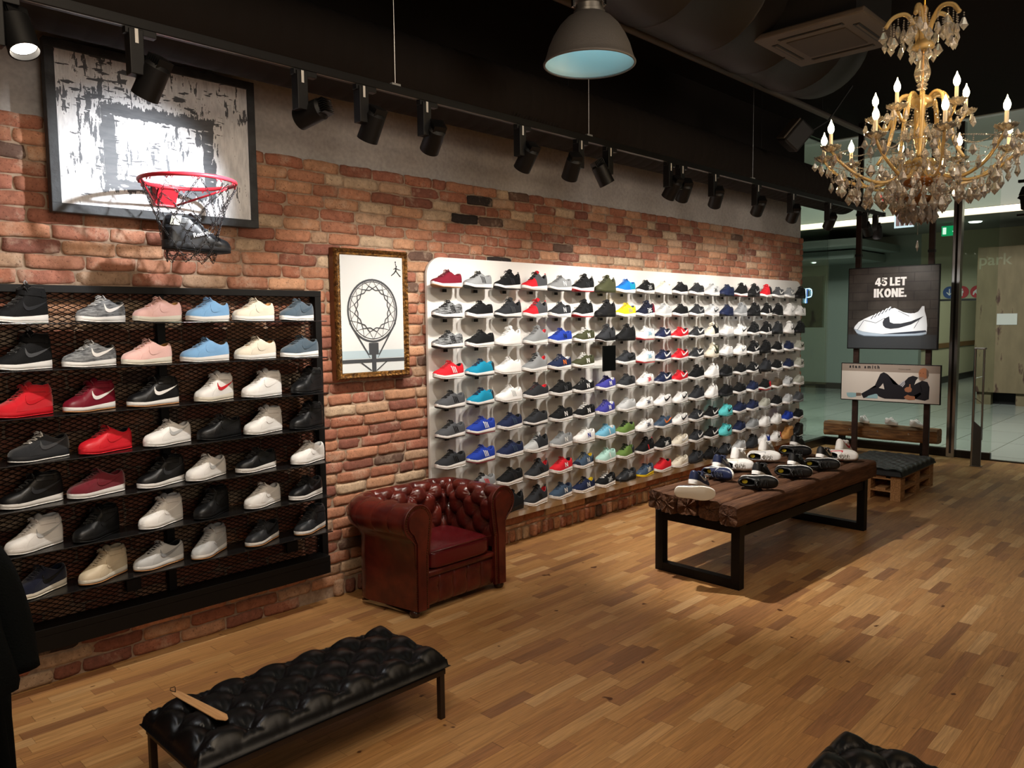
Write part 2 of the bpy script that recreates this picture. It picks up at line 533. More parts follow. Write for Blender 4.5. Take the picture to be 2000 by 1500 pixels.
tag(MB().box(GX - 0.03, GX + 0.03, -4.0, 2.26, -0.02, 0.012).build('trim_1', mat('threshold_strip', '#2c2a26', 0.4, 0.6)), kind='structure')
# stainless door post
dp = thing('door_post', 'square brushed stainless steel post between the glass panes', 'post', (10.42, 2.675, 0))
MB().bbox(-0.05, 0.05, -0.045, 0.045, 0, 3.97, 0.004).build('post', STEEL, dp)
MB().box(-0.053, -0.051, -0.012, 0.012, 0.05, 3.9).build('glass_channel', mat('dark_rubber', '#101010', 0.7), dp)

# ---- mall beyond the glass
m, nt, b = node_mat('mall_floor_tiles')
geo = nd(nt, 'ShaderNodeNewGeometry')
br = nd(nt, 'ShaderNodeTexBrick'); br.offset = 0.0; br.squash = 1.0
br.inputs['Scale'].default_value = 1.0; br.inputs['Mortar Size'].default_value = 0.006
br.inputs['Brick Width'].default_value = 1.2; br.inputs['Row Height'].default_value = 0.6
br.inputs['Color1'].default_value = srgb('#a6aba5'); br.inputs['Color2'].default_value = srgb('#9ca29c'); br.inputs['Mortar'].default_value = srgb('#5f6a64')
nt.links.new(geo.outputs['Position'], br.inputs['Vector'])
nt.links.new(br.outputs['Color'], b.inputs['Base Color']); b.inputs['Roughness'].default_value = 0.16
tag(MB().box(10.50, 30, -6, 14, -0.08, 0).build('floor_mall', m), kind='structure')
WALLM = mat('mall_wall_paint', '#8b938a', 0.6, bump=0.03, bscale=10)
CREAM = mat('mall_cream_paint', '#a9a78c', 0.7)
TEAL = mat('mall_green_panel', '#87918a', 0.25, spec=0.6)
MCEIL = mat('mall_ceiling_paint', '#7f7f78', 0.8)
# far wall, opened by the corridor between y 3.5 and 5.5, below its header
tag(MB().box(18.8, 19.0, 5.55, 14, 0, 4.0).build('wall_mall', TEAL), kind='structure')
tag(MB().box(18.8, 19.0, 1.0, 5.55, 2.06, 4.0).build('wall_mall_header', CREAM), kind='structure')
tag(MB().box(18.77, 18.8, 1.0, 5.55, 2.03, 2.075).build('trim_2', SK), kind='structure')
tag(MB().box(18.76, 18.8, 5.55, 14, 0, 0.14).build('baseboard_mall', mat('dark_stone', '#3a352f', 0.5)), kind='structure')
tag(MB().box(25.5, 25.7, 1.0, 8, 0, 3.2).build('wall_corridor_end', CREAM), kind='structure')
tag(MB().box(19.0, 25.5, 5.9, 6.1, 0, 3.2).build('wall_corridor', CREAM), kind='structure')
tag(MB().box(25.40, 25.5, 1.0, 5.9, 0, 0.16).box(19.0, 25.4, 5.86, 5.9, 0, 0.16).build('baseboard_corridor', SK), kind='structure')
tag(MB().box(25.38, 25.5, 1.0, 5.9, 0.9, 1.02).box(19.0, 25.4, 5.85, 5.9, 0.9, 1.02).build('trim_3', mat('wood_rail', '#6d5232', 0.5)), kind='structure')
tag(MB().box(19.0, 25.7, 1.0, 6.1, 3.2, 3.3).build('ceiling_corridor', MCEIL), kind='structure')
tag(MB().box(10.5, 30, 14, 14.2, 0, 4.6).build('wall_mall_left', TEAL), kind='structure')
tag(MB().box(10.5, 30, -6.2, -6, 0, 4.6).build('wall_mall_right', WALLM), kind='structure')
tag(MB().box(10.36, 19.0, -6, 14, 4.6, 4.7).build('ceiling_mall', MCEIL), kind='structure')
# lowered ceiling with lit cove along its front edge
tag(MB().box(15.0, 18.8, -6, 14, 3.52, 3.60).box(15.0, 15.06, -6, 14, 3.60, 4.6).build('ceiling_mall_lowered', MCEIL), kind='structure')
cove = tag(MB().box(14.90, 14.995, -6, 14, 3.40, 3.50).build('cove_light', mat('cove_glow', '#fff0d8', 0.5, emit='#ffe6c8', estr=1.15)), 'long warm light strip along the edge of the mall ceiling', 'light')
# soffit steps at left
tag(MB().box(16.2, 18.8, 6.0, 14, 3.15, 3.30).box(16.9, 18.8, 6.3, 14, 2.95, 3.12).build('trim_4', mat('mall_soffit', '#86908a', 0.6)), kind='structure')
# corridor doors
for i, (y0, w_) in enumerate([(5.00, 0.75), (4.45, 0.10)]):
    pass
DOORG = mat('grey_door', '#6a6b63', 0.5)
for i, y0 in enumerate([5.15, 3.85]):
    dr = tag(MB().bbox(25.33, 25.39, y0 - 0.42, y0 + 0.42, 0.01, 2.12, 0.005).build('door_%d' % (i + 1), DOORG), kind='structure')
    MB().ball((25.31, y0 - 0.33, 1.02), 0.03, 10).tube([(25.33, y0 - 0.33, 1.02), (25.29, y0 - 0.33, 1.02), (25.29, y0 - 0.22, 1.02)], 0.012, 6).build('door_handle', STEEL, dr)
for i, y0 in enumerate([5.15, 3.85]):
    sg = tag(MB().lathe([(0, 0), (0.12, 0), (0.12, 0.01), (0, 0.01)], 20, Matrix.Translation((25.33, y0 + 0.05, 1.62)) @ Matrix.Rotation(-PI / 2, 4, 'Y') @ Matrix.Scale(1.5, 4, (1, 0, 0))).build('door_sign', mat('door_sign_brown', '#77503a', 0.5)), 'small round brown sign on the %s grey corridor door' % ('left' if i == 0 else 'right'), 'sign')
# ================================================================== sneakers
SL = 0.27
def K(pts):
    xs = [p[0] for p in pts]; ys = [p[1] for p in pts]
    return lambda s: float(np.interp(s, xs, ys))
BW = K([(0, 0), (0.012, .016), (.04, .026), (.09, .036), (.17, .0435), (.27, .0475), (.36, .048), (.5, .0425), (.62, .039), (.78, .0385), (.88, .0365), (.94, .031), (.98, .021), (.995, .011), (1, 0)])
KINDS = {
 'court_low': dict(H=[(0, .030), (.03, .046), (.08, .057), (.16, .064), (.27, .072), (.36, .083), (.46, .098), (.55, .110), (.60, .108), (.68, .094), (.78, .083), (.86, .086), (.93, .098), (.97, .100), (1, .092)],
    c=[(0, 0), (.27, 0), (.29, .008), (.52, .0125), (.58, .015), (.66, .024), (.78, .027), (.88, .024), (.94, .012), (.958, 0), (1, 0)],
    zt=[(0, .026), (.3, .025), (.6, .029), (1, .036)], spring=.008, tongue=(.28, .57, .118, .60), laces=(.31, .53, 6), bulge=1.03, ost=.006),
 'court_mid': dict(H=[(0, .030), (.03, .046), (.08, .057), (.16, .064), (.27, .073), (.36, .086), (.46, .106), (.55, .128), (.60, .138), (.68, .138), (.78, .132), (.86, .136), (.93, .138), (.97, .128), (1, .10)],
    c=[(0, 0), (.27, 0), (.29, .008), (.52, .0125), (.60, .016), (.68, .024), (.78, .026), (.88, .023), (.93, .012), (.945, 0), (1, 0)],
    zt=[(0, .026), (.3, .025), (.6, .029), (1, .036)], spring=.008, tongue=(.28, .60, .155, .61), laces=(.30, .52, 6), bulge=1.03, ost=.006, strap=True),
 'boot': dict(H=[(0, .028), (.03, .042), (.08, .052), (.16, .060), (.27, .070), (.36, .084), (.46, .104), (.54, .122), (.60, .145), (.66, .160), (.78, .156), (.88, .157), (.95, .155), (.975, .135), (1, .10)],
    c=[(0, 0), (.27, 0), (.29, .008), (.56, .0125), (.63, .018), (.70, .028), (.80, .030), (.90, .026), (.94, .014), (.955, 0), (1, 0)],
    zt=[(0, .026), (.3, .027), (.6, .031), (1, .040)], spring=.010, tongue=(.30, .64, .176, .60), laces=(.30, .58, 8), bulge=1.0, ost=.006, strap=True, tab=True),
 'runner': dict(H=[(0, .034), (.03, .046), (.08, .054), (.16, .061), (.27, .069), (.36, .080), (.46, .094), (.55, .106), (.60, .104), (.68, .088), (.78, .078), (.86, .083), (.93, .096), (.97, .098), (1, .086)],
    c=[(0, 0), (.28, 0), (.30, .007), (.52, .0115), (.58, .014), (.66, .023), (.78, .026), (.88, .022), (.94, .011), (.955, 0), (1, 0)],
    zt=[(0, .030), (.2, .024), (.5, .027), (1, .036)], spring=.018, tongue=(.29, .57, .114, .60), laces=(.30, .54, 6), bulge=1.02, ost=.005, heel=.006),
 'sock': dict(H=[(0, .032), (.03, .044), (.08, .052), (.16, .059), (.27, .068), (.36, .082), (.46, .102), (.55, .122), (.60, .128), (.68, .106), (.78, .086), (.86, .088), (.93, .108), (.975, .122), (1, .108)],
    c=[(0, 0), (.56, 0), (.60, .014), (.68, .023), (.78, .026), (.88, .022), (.94, .012), (.955, 0), (1, 0)],
    zt=[(0, .028), (.2, .024), (.5, .029), (.8, .036), (1, .040)], spring=.018, tongue=(.38, .61, .148, .60), laces=(.34, .53, 5), bulge=1.0, ost=.005, heel=.010, tab=True),
 'flat': dict(H=[(0, .028), (.03, .040), (.08, .048), (.16, .054), (.27, .062), (.36, .073), (.46, .086), (.55, .095), (.60, .092), (.68, .078), (.78, .070), (.86, .076), (.93, .092), (.97, .096), (1, .084)],
    c=[(0, 0), (.24, 0), (.26, .007), (.50, .0115), (.56, .014), (.66, .024), (.78, .026), (.88, .022), (.94, .011), (.955, 0), (1, 0)],
    zt=[(0, .022), (.3, .018), (.5, .022), (.8, .030), (1, .033)], spring=.012, tongue=(.25, .55, .104, .60), laces=(.27, .51, 6), bulge=1.0, ost=.005, heel=.004),
}
for k in KINDS.values():
    k['Hf'] = K(k['H']); k['cf'] = K(k['c']); k['zf'] = K(k['zt'])
ST = [0, .006, .015, .03, .05, .08, .12, .16, .20, .235, .25, .262, .275, .29, .305, .33, .36, .39, .45, .51, .54, .57, .60, .64, .69, .74, .79, .84, .88, .92, .94, .955, .97, .982, .992, .998, 1]
def xof(s): return (s - .5) * SL
def zbf(k, s):
    sp = KINDS[k]['spring']
    z = sp * max(0.0, (.26 - s) / .26) ** 1.6
    z += KINDS[k].get('heel', 0) * 0.6 * max(0.0, (s - .9) / .1) ** 1.5
    return z
def sect(k, s, v):
    q = KINDS[k]
    b_ = BW(s) * 0.955 * q['bulge']; H = q['Hf'](s); c = min(q['cf'](s), b_ * 0.85); z0 = q['zf'](s) + zbf(k, s) * 0.6 - .003
    ph = v * PI / 2
    return c + (b_ - c) * max(0.0, math.cos(ph)) ** .62, z0 + (H - z0) * math.sin(ph) ** .92
def wid(k, s, z):
    q = KINDS[k]
    b_ = BW(s) * 0.955 * q['bulge']; H = q['Hf'](s); c = min(q['cf'](s), b_ * 0.85); z0 = q['zf'](s) + zbf(k, s) * 0.6 - .003
    t = min(1, max(0, (z - z0) / max(1e-4, H - z0))) ** (1 / .92)
    return c + (b_ - c) * max(0.0, 1 - t * t) ** .31
def patch(mb, k, G, off=.0016, sides=(-1, 1)):
    # G grid of (s, z) mapped on the sides, with a small rim
    for sd in sides:
        P = [[(xof(s), sd * (wid(k, s, z) + off), z) for s, z in row] for row in G]
        mb.grid(P)
        nu, nv = len(G), len(G[0])
        rim = [G[i][0] for i in range(nu)] + [G[-1][j] for j in range(1, nv)] + [G[i][-1] for i in range(nu - 2, -1, -1)] + [G[0][j] for j in range(nv - 2, 0, -1)]
        rim.append(rim[0])
        mb.grid([[(xof(s), sd * (wid(k, s, z) + off), z), (xof(s), sd * (wid(k, s, z) - .001), z)] for s, z in rim])
def smooth(P, k_=6):
    out = []
    Q = [P[0]] + list(P) + [P[-1]]
    for i in range(1, len(Q) - 2):
        a, b_, c, d = Q[i - 1], Q[i], Q[i + 1], Q[i + 2]
        for j in range(k_):
            t = j / k_
            out.append(tuple(.5 * (2 * b_[x] + (c[x] - a[x]) * t + (2 * a[x] - 5 * b_[x] + 4 * c[x] - d[x]) * t * t + (3 * b_[x] - 3 * c[x] + d[x] - a[x]) * t ** 3) for x in (0, 1)))
    return out + [P[-1]]
def ruled(A, B, n, m=3):
    fa = [K([(i / (len(A) - 1), p[d]) for i, p in enumerate(A)]) for d in (0, 1)]
    fb = [K([(i / (len(B) - 1), p[d]) for i, p in enumerate(B)]) for d in (0, 1)]
    G = []
    for i in range(n + 1):
        t = i / n
        a = (fa[0](t), fa[1](t)); b_ = (fb[0](t), fb[1](t))
        G.append([(a[0] + (b_[0] - a[0]) * j / m, a[1] + (b_[1] - a[1]) * j / m) for j in range(m + 1)])
    return G

def shoe_parts(k):
    q = KINDS[k]; out = {}
    n = 9
    up = MB()
    for sd in (-1, 1):
        up.grid([[(xof(s), sd * sect(k, s, j / n)[0], sect(k, s, j / n)[1]) for j in range(n + 1)] for s in ST])
    out['upper'] = up.mesh('upper', True, 3e-5)
    li = MB()
    ss = [s for s in ST if q['cf'](s) > .001]
    ss = [ss[0] - .012] + ss + [ss[-1] + .010]
    for sd in (-1, 1):
        G = []
        for s in ss:
            c = min(q['cf'](s), BW(s) * .8); H = q['Hf'](s); z0 = q['zf'](s) + .006
            G.append([(xof(s), sd * (c + .0015), H - .001), (xof(s), sd * c, H + .0012), (xof(s), sd * max(0, c - .003), H - .003), (xof(s), sd * max(0, c - .002), H - .02), (xof(s), sd * c, (z0 + H) / 2), (xof(s), sd * c * .9, z0 + .01), (xof(s), 0, z0 + .004)])
        li.grid(G)
    out['lining'] = li.mesh('lining', True, 3e-5)
    # midsole and outsole
    def sole(z_lo, z_hi, fl, name, lat=1.0):
        mb = MB()
        G = []
        for s in ST:
            b_ = BW(s); lo, hi = z_lo(s), z_hi(s)
            row = [(0, lo), (b_ * .9 * lat, lo), (b_ * .985 * lat, lo + (hi - lo) * .12), (b_ * 1.03 * lat, lo + (hi - lo) * .5), (b_ * 1.0 * lat, hi - .0008), (b_ * .93, hi), (0, hi)]
            G.append(row)
        for sd in (-1, 1):
            mb.grid([[(xof(s), sd * y, z) for y, z in r_] for s, r_ in zip(ST, G)])
        out[name] = mb.mesh(name, True, 3e-5, angle=50)
    sole(lambda s: zbf(k, s) + q['ost'], lambda s: q['zf'](s) + zbf(k, s) * .6, 1, 'midsole')
    sole(lambda s: zbf(k, s), lambda s: zbf(k, s) + q['ost'], 1, 'outsole', .985)
    # tongue
    s0, s1, zt_, _ = q['tongue']
    G = []
    for i in range(13):
        t = i / 12
        s = s0 + (s1 - s0) * t
        zc = q['Hf'](s) - .0045
        if t > .75:
            t2 = (t - .75) / .25
            zc = (q['Hf'](s) - .0045) * (1 - t2) + zt_ * t2
        wv = .015 + .008 * t * t
        G.append([(xof(s), wv * a, zc - .010 * a * a) for a in (-1, -.66, -.33, 0, .33, .66, 1)])
    G2 = [[(x + .006, y * .92, z - .003) for x, y, z in row] for row in reversed(G)]
    out['tongue'] = MB().grid(G + G2, close_u=False).mesh('tongue', True)
    # laces
    la = MB()
    a, b_, cnt = q['laces']
    for i in range(cnt):
        s = a + (b_ - a) * i / (cnt - 1)
        hw = .019 + .004 * i / cnt
        pts = []
        for u in np.linspace(-1, 1, 9):
            s2 = s + .012 * (u if i % 2 else -u)
            y = hw * u
            # surface height at y
            lo, hi = 0.0, 1.0
            z = q['Hf'](s2)
            b2 = BW(s2) * .955; c2 = q['cf'](s2)
            z0 = q['zf'](s2)
            r_ = min(1, abs(y) / b2)
            z = z0 + (q['Hf'](s2) - z0) * math.sqrt(max(0, 1 - r_ ** 3.2)) ** .92
            pts.append((xof(s2), y, z + .0030))
        la.tube(pts, .0034, 5)
    # bow
    s = b_ + .015
    z = q['Hf'](s) + .010
    for sd in (-1, 1):
        la.tube([(xof(s), 0, z), (xof(s - .03), sd * .014, z + .006), (xof(s - .055), sd * .026, z - .002), (xof(s - .03), sd * .024, z - .006), (xof(s), sd * .004, z - .001)], .0022, 5)
        la.tube([(xof(s), 0, z), (xof(s - .02), sd * .018, z), (xof(s - .04), sd * .031, z - .014)], .0022, 5)
    out['laces'] = la.mesh('laces', True)
    # overlay panels
    zl = lambda s: q['zf'](s) + zbf(k, s) * .6 + .001
    def arch(s0, s1, v0, off, n_s=4, n_v=10):
        mb = MB()
        for (o_, flip) in ((off, 0),):
            G = []
            for i in range(n_s + 1):
                s = s0 + (s1 - s0) * i / n_s
                row = []
                for j in range(-n_v, n_v + 1):
                    v = 1 - (1 - v0) * abs(j) / n_v
                    y, z = sect(k, s, v)
                    sg_ = -1 if j < 0 else 1
                    row.append((xof(s), sg_ * (y + o_ * math.cos(v * PI / 2)), z + o_ * math.sin(v * PI / 2)))
                G.append(row)
            mb.grid(G)
        return mb
    if k.startswith('court') or k == 'boot':
        out['toe_cap'] = arch(.20, .245, .02, .0011, 3, 10).mesh('toe_cap', True, 1e-5)
        for sd, nm in ((-1, 'L'), (1, 'R')):
            ov = MB(); patch(ov, k, ruled([(.24, zl(.24)), (.26, .04), (.29, .052), (.36, .062), (.47, .080)], [(.44, zl(.44)), (.40, .045), (.38, .056), (.41, .063), (.50, .077)], 12, 3), .0014, (sd,))
            out['side_panel' + nm] = ov.mesh('side_panel', True)
    elif k != 'sock':
        out['toe_cap'] = arch(.02, .13, .02, .0010, 5, 10).mesh('toe_cap', True, 1e-5)
    G = []
    top = .084 if k != 'flat' else .078
    n_ = 11
    ss_ = [.79, .83, .87, .91, .94, .965, .982, .992, .998, 1.0]
    for sd in (-1, 1):
        for s in (ss_ if sd < 0 else ss_[::-1][1:]):
            ht = zl(s) + (top - zl(s)) * min(1, .25 + .75 * (s - .79) / .12)
            G.append([(xof(s) + .0013 * (s > .98), sd * (wid(k, s, zl(s) + (ht - zl(s)) * j / 4) + .0012), zl(s) + (ht - zl(s)) * j / 4) for j in range(5)])
    out['heel_counter'] = MB().grid(G).mesh('heel_counter', True)
    if q.get('strap'):
        mb = MB()
        zc = .118 if k == 'court_mid' else .132
        ring = []
        pts = [(s, 1) for s in (.53, .57, .62, .68, .74, .80, .86, .92, .965)]
        for sd in (-1, 1):
            G = []
            for s, _ in pts:
                zz = zc - .010 * (s - .5) * 4 * .5
                row = []
                for dz in (-.011, -.009, .009, .011):
                    z = zz + dz
                    y = wid(k, s, min(z, q['Hf'](s) - .001)) + (.004 if abs(dz) < .01 else .001)
                    row.append((xof(s), sd * y, z))
                G.append(row)
            mb.grid(G)
        # front across the throat
        s = .53
        G = []
        yb = wid(k, s, min(zc, q['Hf'](s) - .001)) + .004
        for u in np.linspace(-1, 1, 7):
            G.append([(xof(s) - .012 * (1 - u * u), yb * u, zc + dz + .006 * (1 - u * u) - .001) for dz in (-.011, .011)])
        mb.grid(G)
        mb.add(*(lambda b__: (b__.v, b__.f))(MB().box(xof(.80), xof(.86), -(wid(k, .83, zc) + .006), -(wid(k, .83, zc)), zc - .018, zc + .006)))
        out['strap'] = mb.mesh('strap', True, angle=50)
    if q.get('tab'):
        mb = MB()
        lp = MB()
        for (s, hz, dx) in ((.975, q['Hf'](.97), .0),):
            mb.tube([(xof(s) - .004, 0, hz - .016), (xof(s) + .008, 0, hz - .002), (xof(s) + .008, 0, hz + .007), (xof(s) - .001, 0, hz + .009), (xof(s) - .007, 0, hz + .002)], .0028, 5)
        if k == 'boot':
            s = q['tongue'][1]
            lp.tube([(xof(s) - .004, 0, .170), (xof(s) - .010, 0, .180), (xof(s) - .002, 0, .188), (xof(s) + .006, 0, .180), (xof(s) + .004, 0, .170)], .0030, 5)
        out['pull_tab'] = mb.mesh('pull_tab', True)
        if lp.v: out['tongue_loop'] = lp.mesh('tongue_loop', True)
    return out

def logo_mesh(k, logo):
    mb = MB()
    dz = {'court_low': .004, 'court_mid': .010, 'boot': .012}.get(k, -.001)
    if logo == 'swoosh':
        sc = 1.0
        A = [(.455, .084), (.460, .070), (.490, .0615), (.55, .059), (.66, .0645), (.80, .0745), (.935, .086)]
        B = [(.455, .084), (.432, .066), (.445, .050), (.51, .0425), (.62, .0475), (.77, .0640), (.935, .086)]
        A = [(s, z + dz) for s, z in A]; B = [(s, z + dz) for s, z in B]
        patch(mb, k, ruled(smooth(A), smooth(B), 30, 4), .0026)
    elif logo == 'stripes':
        for i in range(3):
            s = .50 + .062 * i
            patch(mb, k, ruled([(s + .03, .038), (s - .035, .085 - .003 * i)], [(s + .055, .038), (s - .010, .085 - .003 * i)], 6, 2), .0022)
    elif logo == 'n':
        a, b_, z0, z1 = .50, .66, .040, .076
        t = .032
        patch(mb, k, ruled([(a + .025, z0), (a, z1)], [(a + t + .025, z0), (a + t, z1)], 5, 2), .0022)
        patch(mb, k, ruled([(b_ - t + .01, z0), (b_ - t - .015, z1)], [(b_ + .01, z0), (b_ - .015, z1)], 5, 2), .0022)
        patch(mb, k, ruled([(a, z1), (b_ - t + .01, z0)], [(a + t, z1), (b_ + .01, z0)], 6, 2), .0024)
    elif logo == 'cross':
        for (p, q_) in (((.46, .036), (.60, .078)), ((.53, .036), (.68, .076)), ((.44, .070), (.72, .050)), ((.46, .052), (.70, .040))):
            t = .018 if abs(p[0] - q_[0]) < .2 else 0
            u = 0 if t else .005
            patch(mb, k, ruled([p, q_], [(p[0] + t, p[1] + u), (q_[0] + t, q_[1] + u)], 7, 1), .0024)
    elif logo == 'bar':
        patch(mb, k, ruled([(.56, .036), (.50, .080)], [(.61, .036), (.55, .080)], 6, 2), .0022)
    return mb.mesh('logo', True)

SH = {}; LG = {}
CN = {'black': '#101113', 'charcoal': '#2a2c30', 'dark grey': '#4a4c50', 'grey': '#85888b', 'light grey': '#b4b6b8', 'stone grey': '#a5a59a',
      'white': '#e6e5e4', 'off white': '#dfdacd', 'cream': '#d8d0c0', 'red': '#c8202c', 'burgundy': '#6e1426', 'maroon': '#6a222c', 'pink': '#e7bdb8', 'light blue': '#7aa9d6',
      'slate': '#43525f', 'slate blue': '#3c4d62', 'navy': '#1b2442', 'blue': '#1f3a9a', 'bright blue': '#1668b8', 'teal': '#1583a6', 'turquoise': '#5cc4c8', 'mint': '#a9cfc6',
      'sky blue': '#6aa8c4', 'olive': '#3d3f2a', 'green': '#5f7a3c', 'yellow': '#e0c21e', 'beige': '#c9bba2', 'tan': '#b3824a', 'orange': '#e0742c', 'gum': '#a8794f', 'pink sole': '#a04a4a',
      'purple': '#3a3a8c', 'brown': '#57493a', 'dark navy': '#161a2c', 'silver': '#bfc3c8', 'tongue blue': '#3f8fb0'}
def smat(col, fin='leather', col2=None, split=None):
    key = 'sneaker_%s_%s' % (col, fin) + ('_%s_%s' % (col2, split) if col2 else '')
    key = key.replace(' ', '_')
    if key in MATS: return MATS[key]
    if fin == 'marl':
        m = mat(key, CN[col], 0.85, color2=CN[col2], cscale=55, bump=0.3, bscale=300, stretch=(0.5, 1, 2.2))
    elif fin == 'suede':
        m = mat(key, CN[col], 0.95, spec=0.15, sheen=0.3, bump=0.15, bscale=400)
    elif fin == 'knit':
        m = mat(key, CN[col], 0.8, spec=0.25, bump=0.35, bscale=350)
    elif fin == 'rubber':
        m = mat(key, CN[col], 0.5, spec=0.4)
    elif fin == 'patent':
        m = mat(key, CN[col], 0.28, spec=0.5, bump=0.05, bscale=120)
    else:
        m = mat(key, CN[col], 0.42, spec=0.45, bump=0.08, bscale=250)
    if col2 and split is not None and fin != 'marl':
        nt = m.node_tree; b = nt.nodes['Principled BSDF']
        tc = nt.nodes.new('ShaderNodeTexCoord'); sp = nt.nodes.new('ShaderNodeSeparateXYZ')
        nt.links.new(tc.outputs['Object'], sp.inputs[0])
        tt = mth(nt, 'ADD', sp.outputs[0], mth(nt, 'MULTIPLY', sp.outputs[2], 0.25))
        f = mth(nt, 'GREATER_THAN', tt, xof(split) + 0.012)
        nt.links.new(mixc(nt, f, srgb(CN[col]), srgb(CN[col2])), b.inputs['Base Color'])
    return m

NOUN = {'court_low': 'low leather sneaker', 'court_mid': 'mid-top strap sneaker', 'boot': 'tall high-top sneaker', 'runner': 'running shoe', 'sock': 'sock-fit sneaker', 'flat': 'flat retro sneaker'}
def shoe(kind, main, sole='white', logo=None, lcol='white', loc=(0, 0, 0), rz=0.0, label=None, group=None, out=None, lace=None, lining=None,
         fin=None, main2=None, split=None, panel=None, mtx=None, detail=True, tongue=None, scale=1.0):
    if kind not in SH: SH[kind] = shoe_parts(kind)
    P = SH[kind]
    name = 'high_top_sneaker' if kind in ('boot', 'court_mid') else ('running_shoe' if kind in ('runner', 'sock') else 'sneaker')
    t = thing(name, label, 'shoe', loc, rz, group)
    if mtx is not None: t.matrix_world = mtx
    if scale != 1.0: t.scale = tuple(q * scale for q in t.scale)
    fin = fin or ('leather' if kind.startswith('court') or kind == 'flat' else 'knit')
    um = smat(main, fin, main2, split)
    pm = smat(panel or main, 'leather' if fin == 'marl' else fin) if (panel or fin != 'marl') else um
    if main2 and not panel: pm = um
    put('upper', P['upper'], um, t)
    put('lining', P['lining'], smat(lining or ('black' if main in ('black', 'charcoal', 'navy', 'red') else main), 'suede'), t)
    put('midsole', P['midsole'], smat(sole, 'rubber'), t)
    put('outsole', P['outsole'], smat(out or (sole if sole != 'white' else 'white'), 'rubber'), t)
    tg = put('tongue', P['tongue'], smat(tongue or main, fin if fin not in ('marl',) else 'knit'), t)
    put('laces', P['laces'], smat(lace or main, 'suede'), t)
    if detail:
        for nm in ('side_panelL', 'side_panelR', 'toe_cap', 'heel_counter'):
            if nm in P: put(nm.rstrip('LR') if nm.startswith('side') else nm, P[nm], pm, t)
    if 'strap' in P: put('strap', P['strap'], smat(panel or main, fin if fin != 'marl' else 'leather'), t)
    if 'tongue_loop' in P: put('tongue_loop', P['tongue_loop'], smat('grey', 'suede'), t)
    if 'pull_tab' in P: put('pull_tab', P['pull_tab'], smat(lcol if logo else main, 'suede'), t)
    if logo:
        if (kind, logo) not in LG: LG[(kind, logo)] = logo_mesh(kind, logo)
        lg = put('logo', LG[(kind, logo)], smat(lcol, 'leather'), t)
    return t

ORD = ['first', 'second', 'third', 'fourth', 'fifth', 'sixth', 'seventh', 'eighth', 'ninth', 'tenth', 'eleventh', 'twelfth', 'thirteenth', 'fourteenth',
       'fifteenth', 'sixteenth', 'seventeenth', 'eighteenth', 'nineteenth', 'twentieth']

# ------------------------------------------------------------------ black steel rack on the brick wall
rack = thing('shoe_rack', 'wide black steel wall rack with mesh back and seven shoe shelves', 'shelf', (0, 0, 0))
RX0, RX1, RZ0, RZ1 = 0.10, 2.545, 0.215, 1.89
MB().bbox(RX0, RX1, 4.02, 4.075, RZ1 - .035, RZ1, .002).build('frame_rail', BLACKM, rack)
MB().bbox(RX0, RX1, 4.02, 4.075, RZ0, RZ0 + .035, .002).build('frame_rail', BLACKM, rack)
for x in (RX0, 1.60, RX1 - .04):
    MB().bbox(x, x + .04, 4.022 if x != 1.60 else 4.045, 4.075, RZ0 + .035, RZ1 - .035, .002).build('frame_post', BLACKM, rack)
ms = MB()
cw, chh = .048, .0215
W_, H_ = RX1 - RX0 - .08, RZ1 - RZ0 - .07
x0m, z0m = RX0 + .04, RZ0 + .035
sl = chh / cw
def dbar(xa, za, xb, zb):
    L_ = math.hypot(xb - xa, zb - za); ang = math.atan2(zb - za, xb - xa)
    MM = Matrix.Translation((x0m + (xa + xb) / 2, 4.058, z0m + (za + zb) / 2)) @ Matrix.Rotation(-ang, 4, 'Y') @ Matrix.Rotation(R(35), 4, 'X')
    ms.box(-L_ / 2, L_ / 2, -.0008, .0008, -.0020, .0020, MM)
for sgn in (1, -1):
    k0 = -int(W_ / cw) - 2; k1 = int(H_ / chh) + 2
    for kk in range(k0, int(H_ / chh) + int(W_ / cw) + 3):
        c0 = kk * chh
        pts = []
        xs_ = [0, W_]
        # z = c0 + sgn*sl*x
        xa, xb = 0.0, W_
        za, zb = c0 + sgn * sl * xa, c0 + sgn * sl * xb
        def clipz(xa, za, xb, zb):
            if abs(zb - za) < 1e-9: return None
            for lim in (0, H_):
                pass
            t0, t1 = 0.0, 1.0
            ta, tb = (0 - za) / (zb - za), (H_ - za) / (zb - za)
            lo, hi = min(ta, tb), max(ta, tb)
            t0, t1 = max(t0, lo), min(t1, hi)
            if t1 - t0 < 1e-3: return None
            return (xa + (xb - xa) * t0, za + (zb - za) * t0, xa + (xb - xa) * t1, za + (zb - za) * t1)
        r_ = clipz(xa, za, xb, zb)
        if r_: dbar(*r_)
ms.build('mesh_back', mat('expanded_metal', '#1d1614', 0.5, 0.3), rack, fix=False)
RZ = [1.715, 1.51, 1.305, 1.105, .905, .705, .50]
SHELFM = mat('black_shelf_metal', '#1a1a1b', 0.22, 0.2, 0.5)
for z in RZ:
    MB().bbox(RX0 + .01, RX1 - .085, 3.835, 4.05, z - .006, z - .0005, .0015).build('shelf', SHELFM, rack)
MB().bbox(RX0, RX1 - .035, 3.95, 4.07, RZ0 + .07, RZ0 + .105, .003).box(RX0, RX1 - .035, 3.95, 3.958, RZ0, RZ0 + .07).build('bottom_ledge', BLACKM, rack)
for (x, z) in ((2.31, .40), (1.42, .40)):
    MB().bbox(x - .035, x + .035, 4.03, 4.05, z - .03, z + .03, .003).build('junction_box', DARKM, rack)

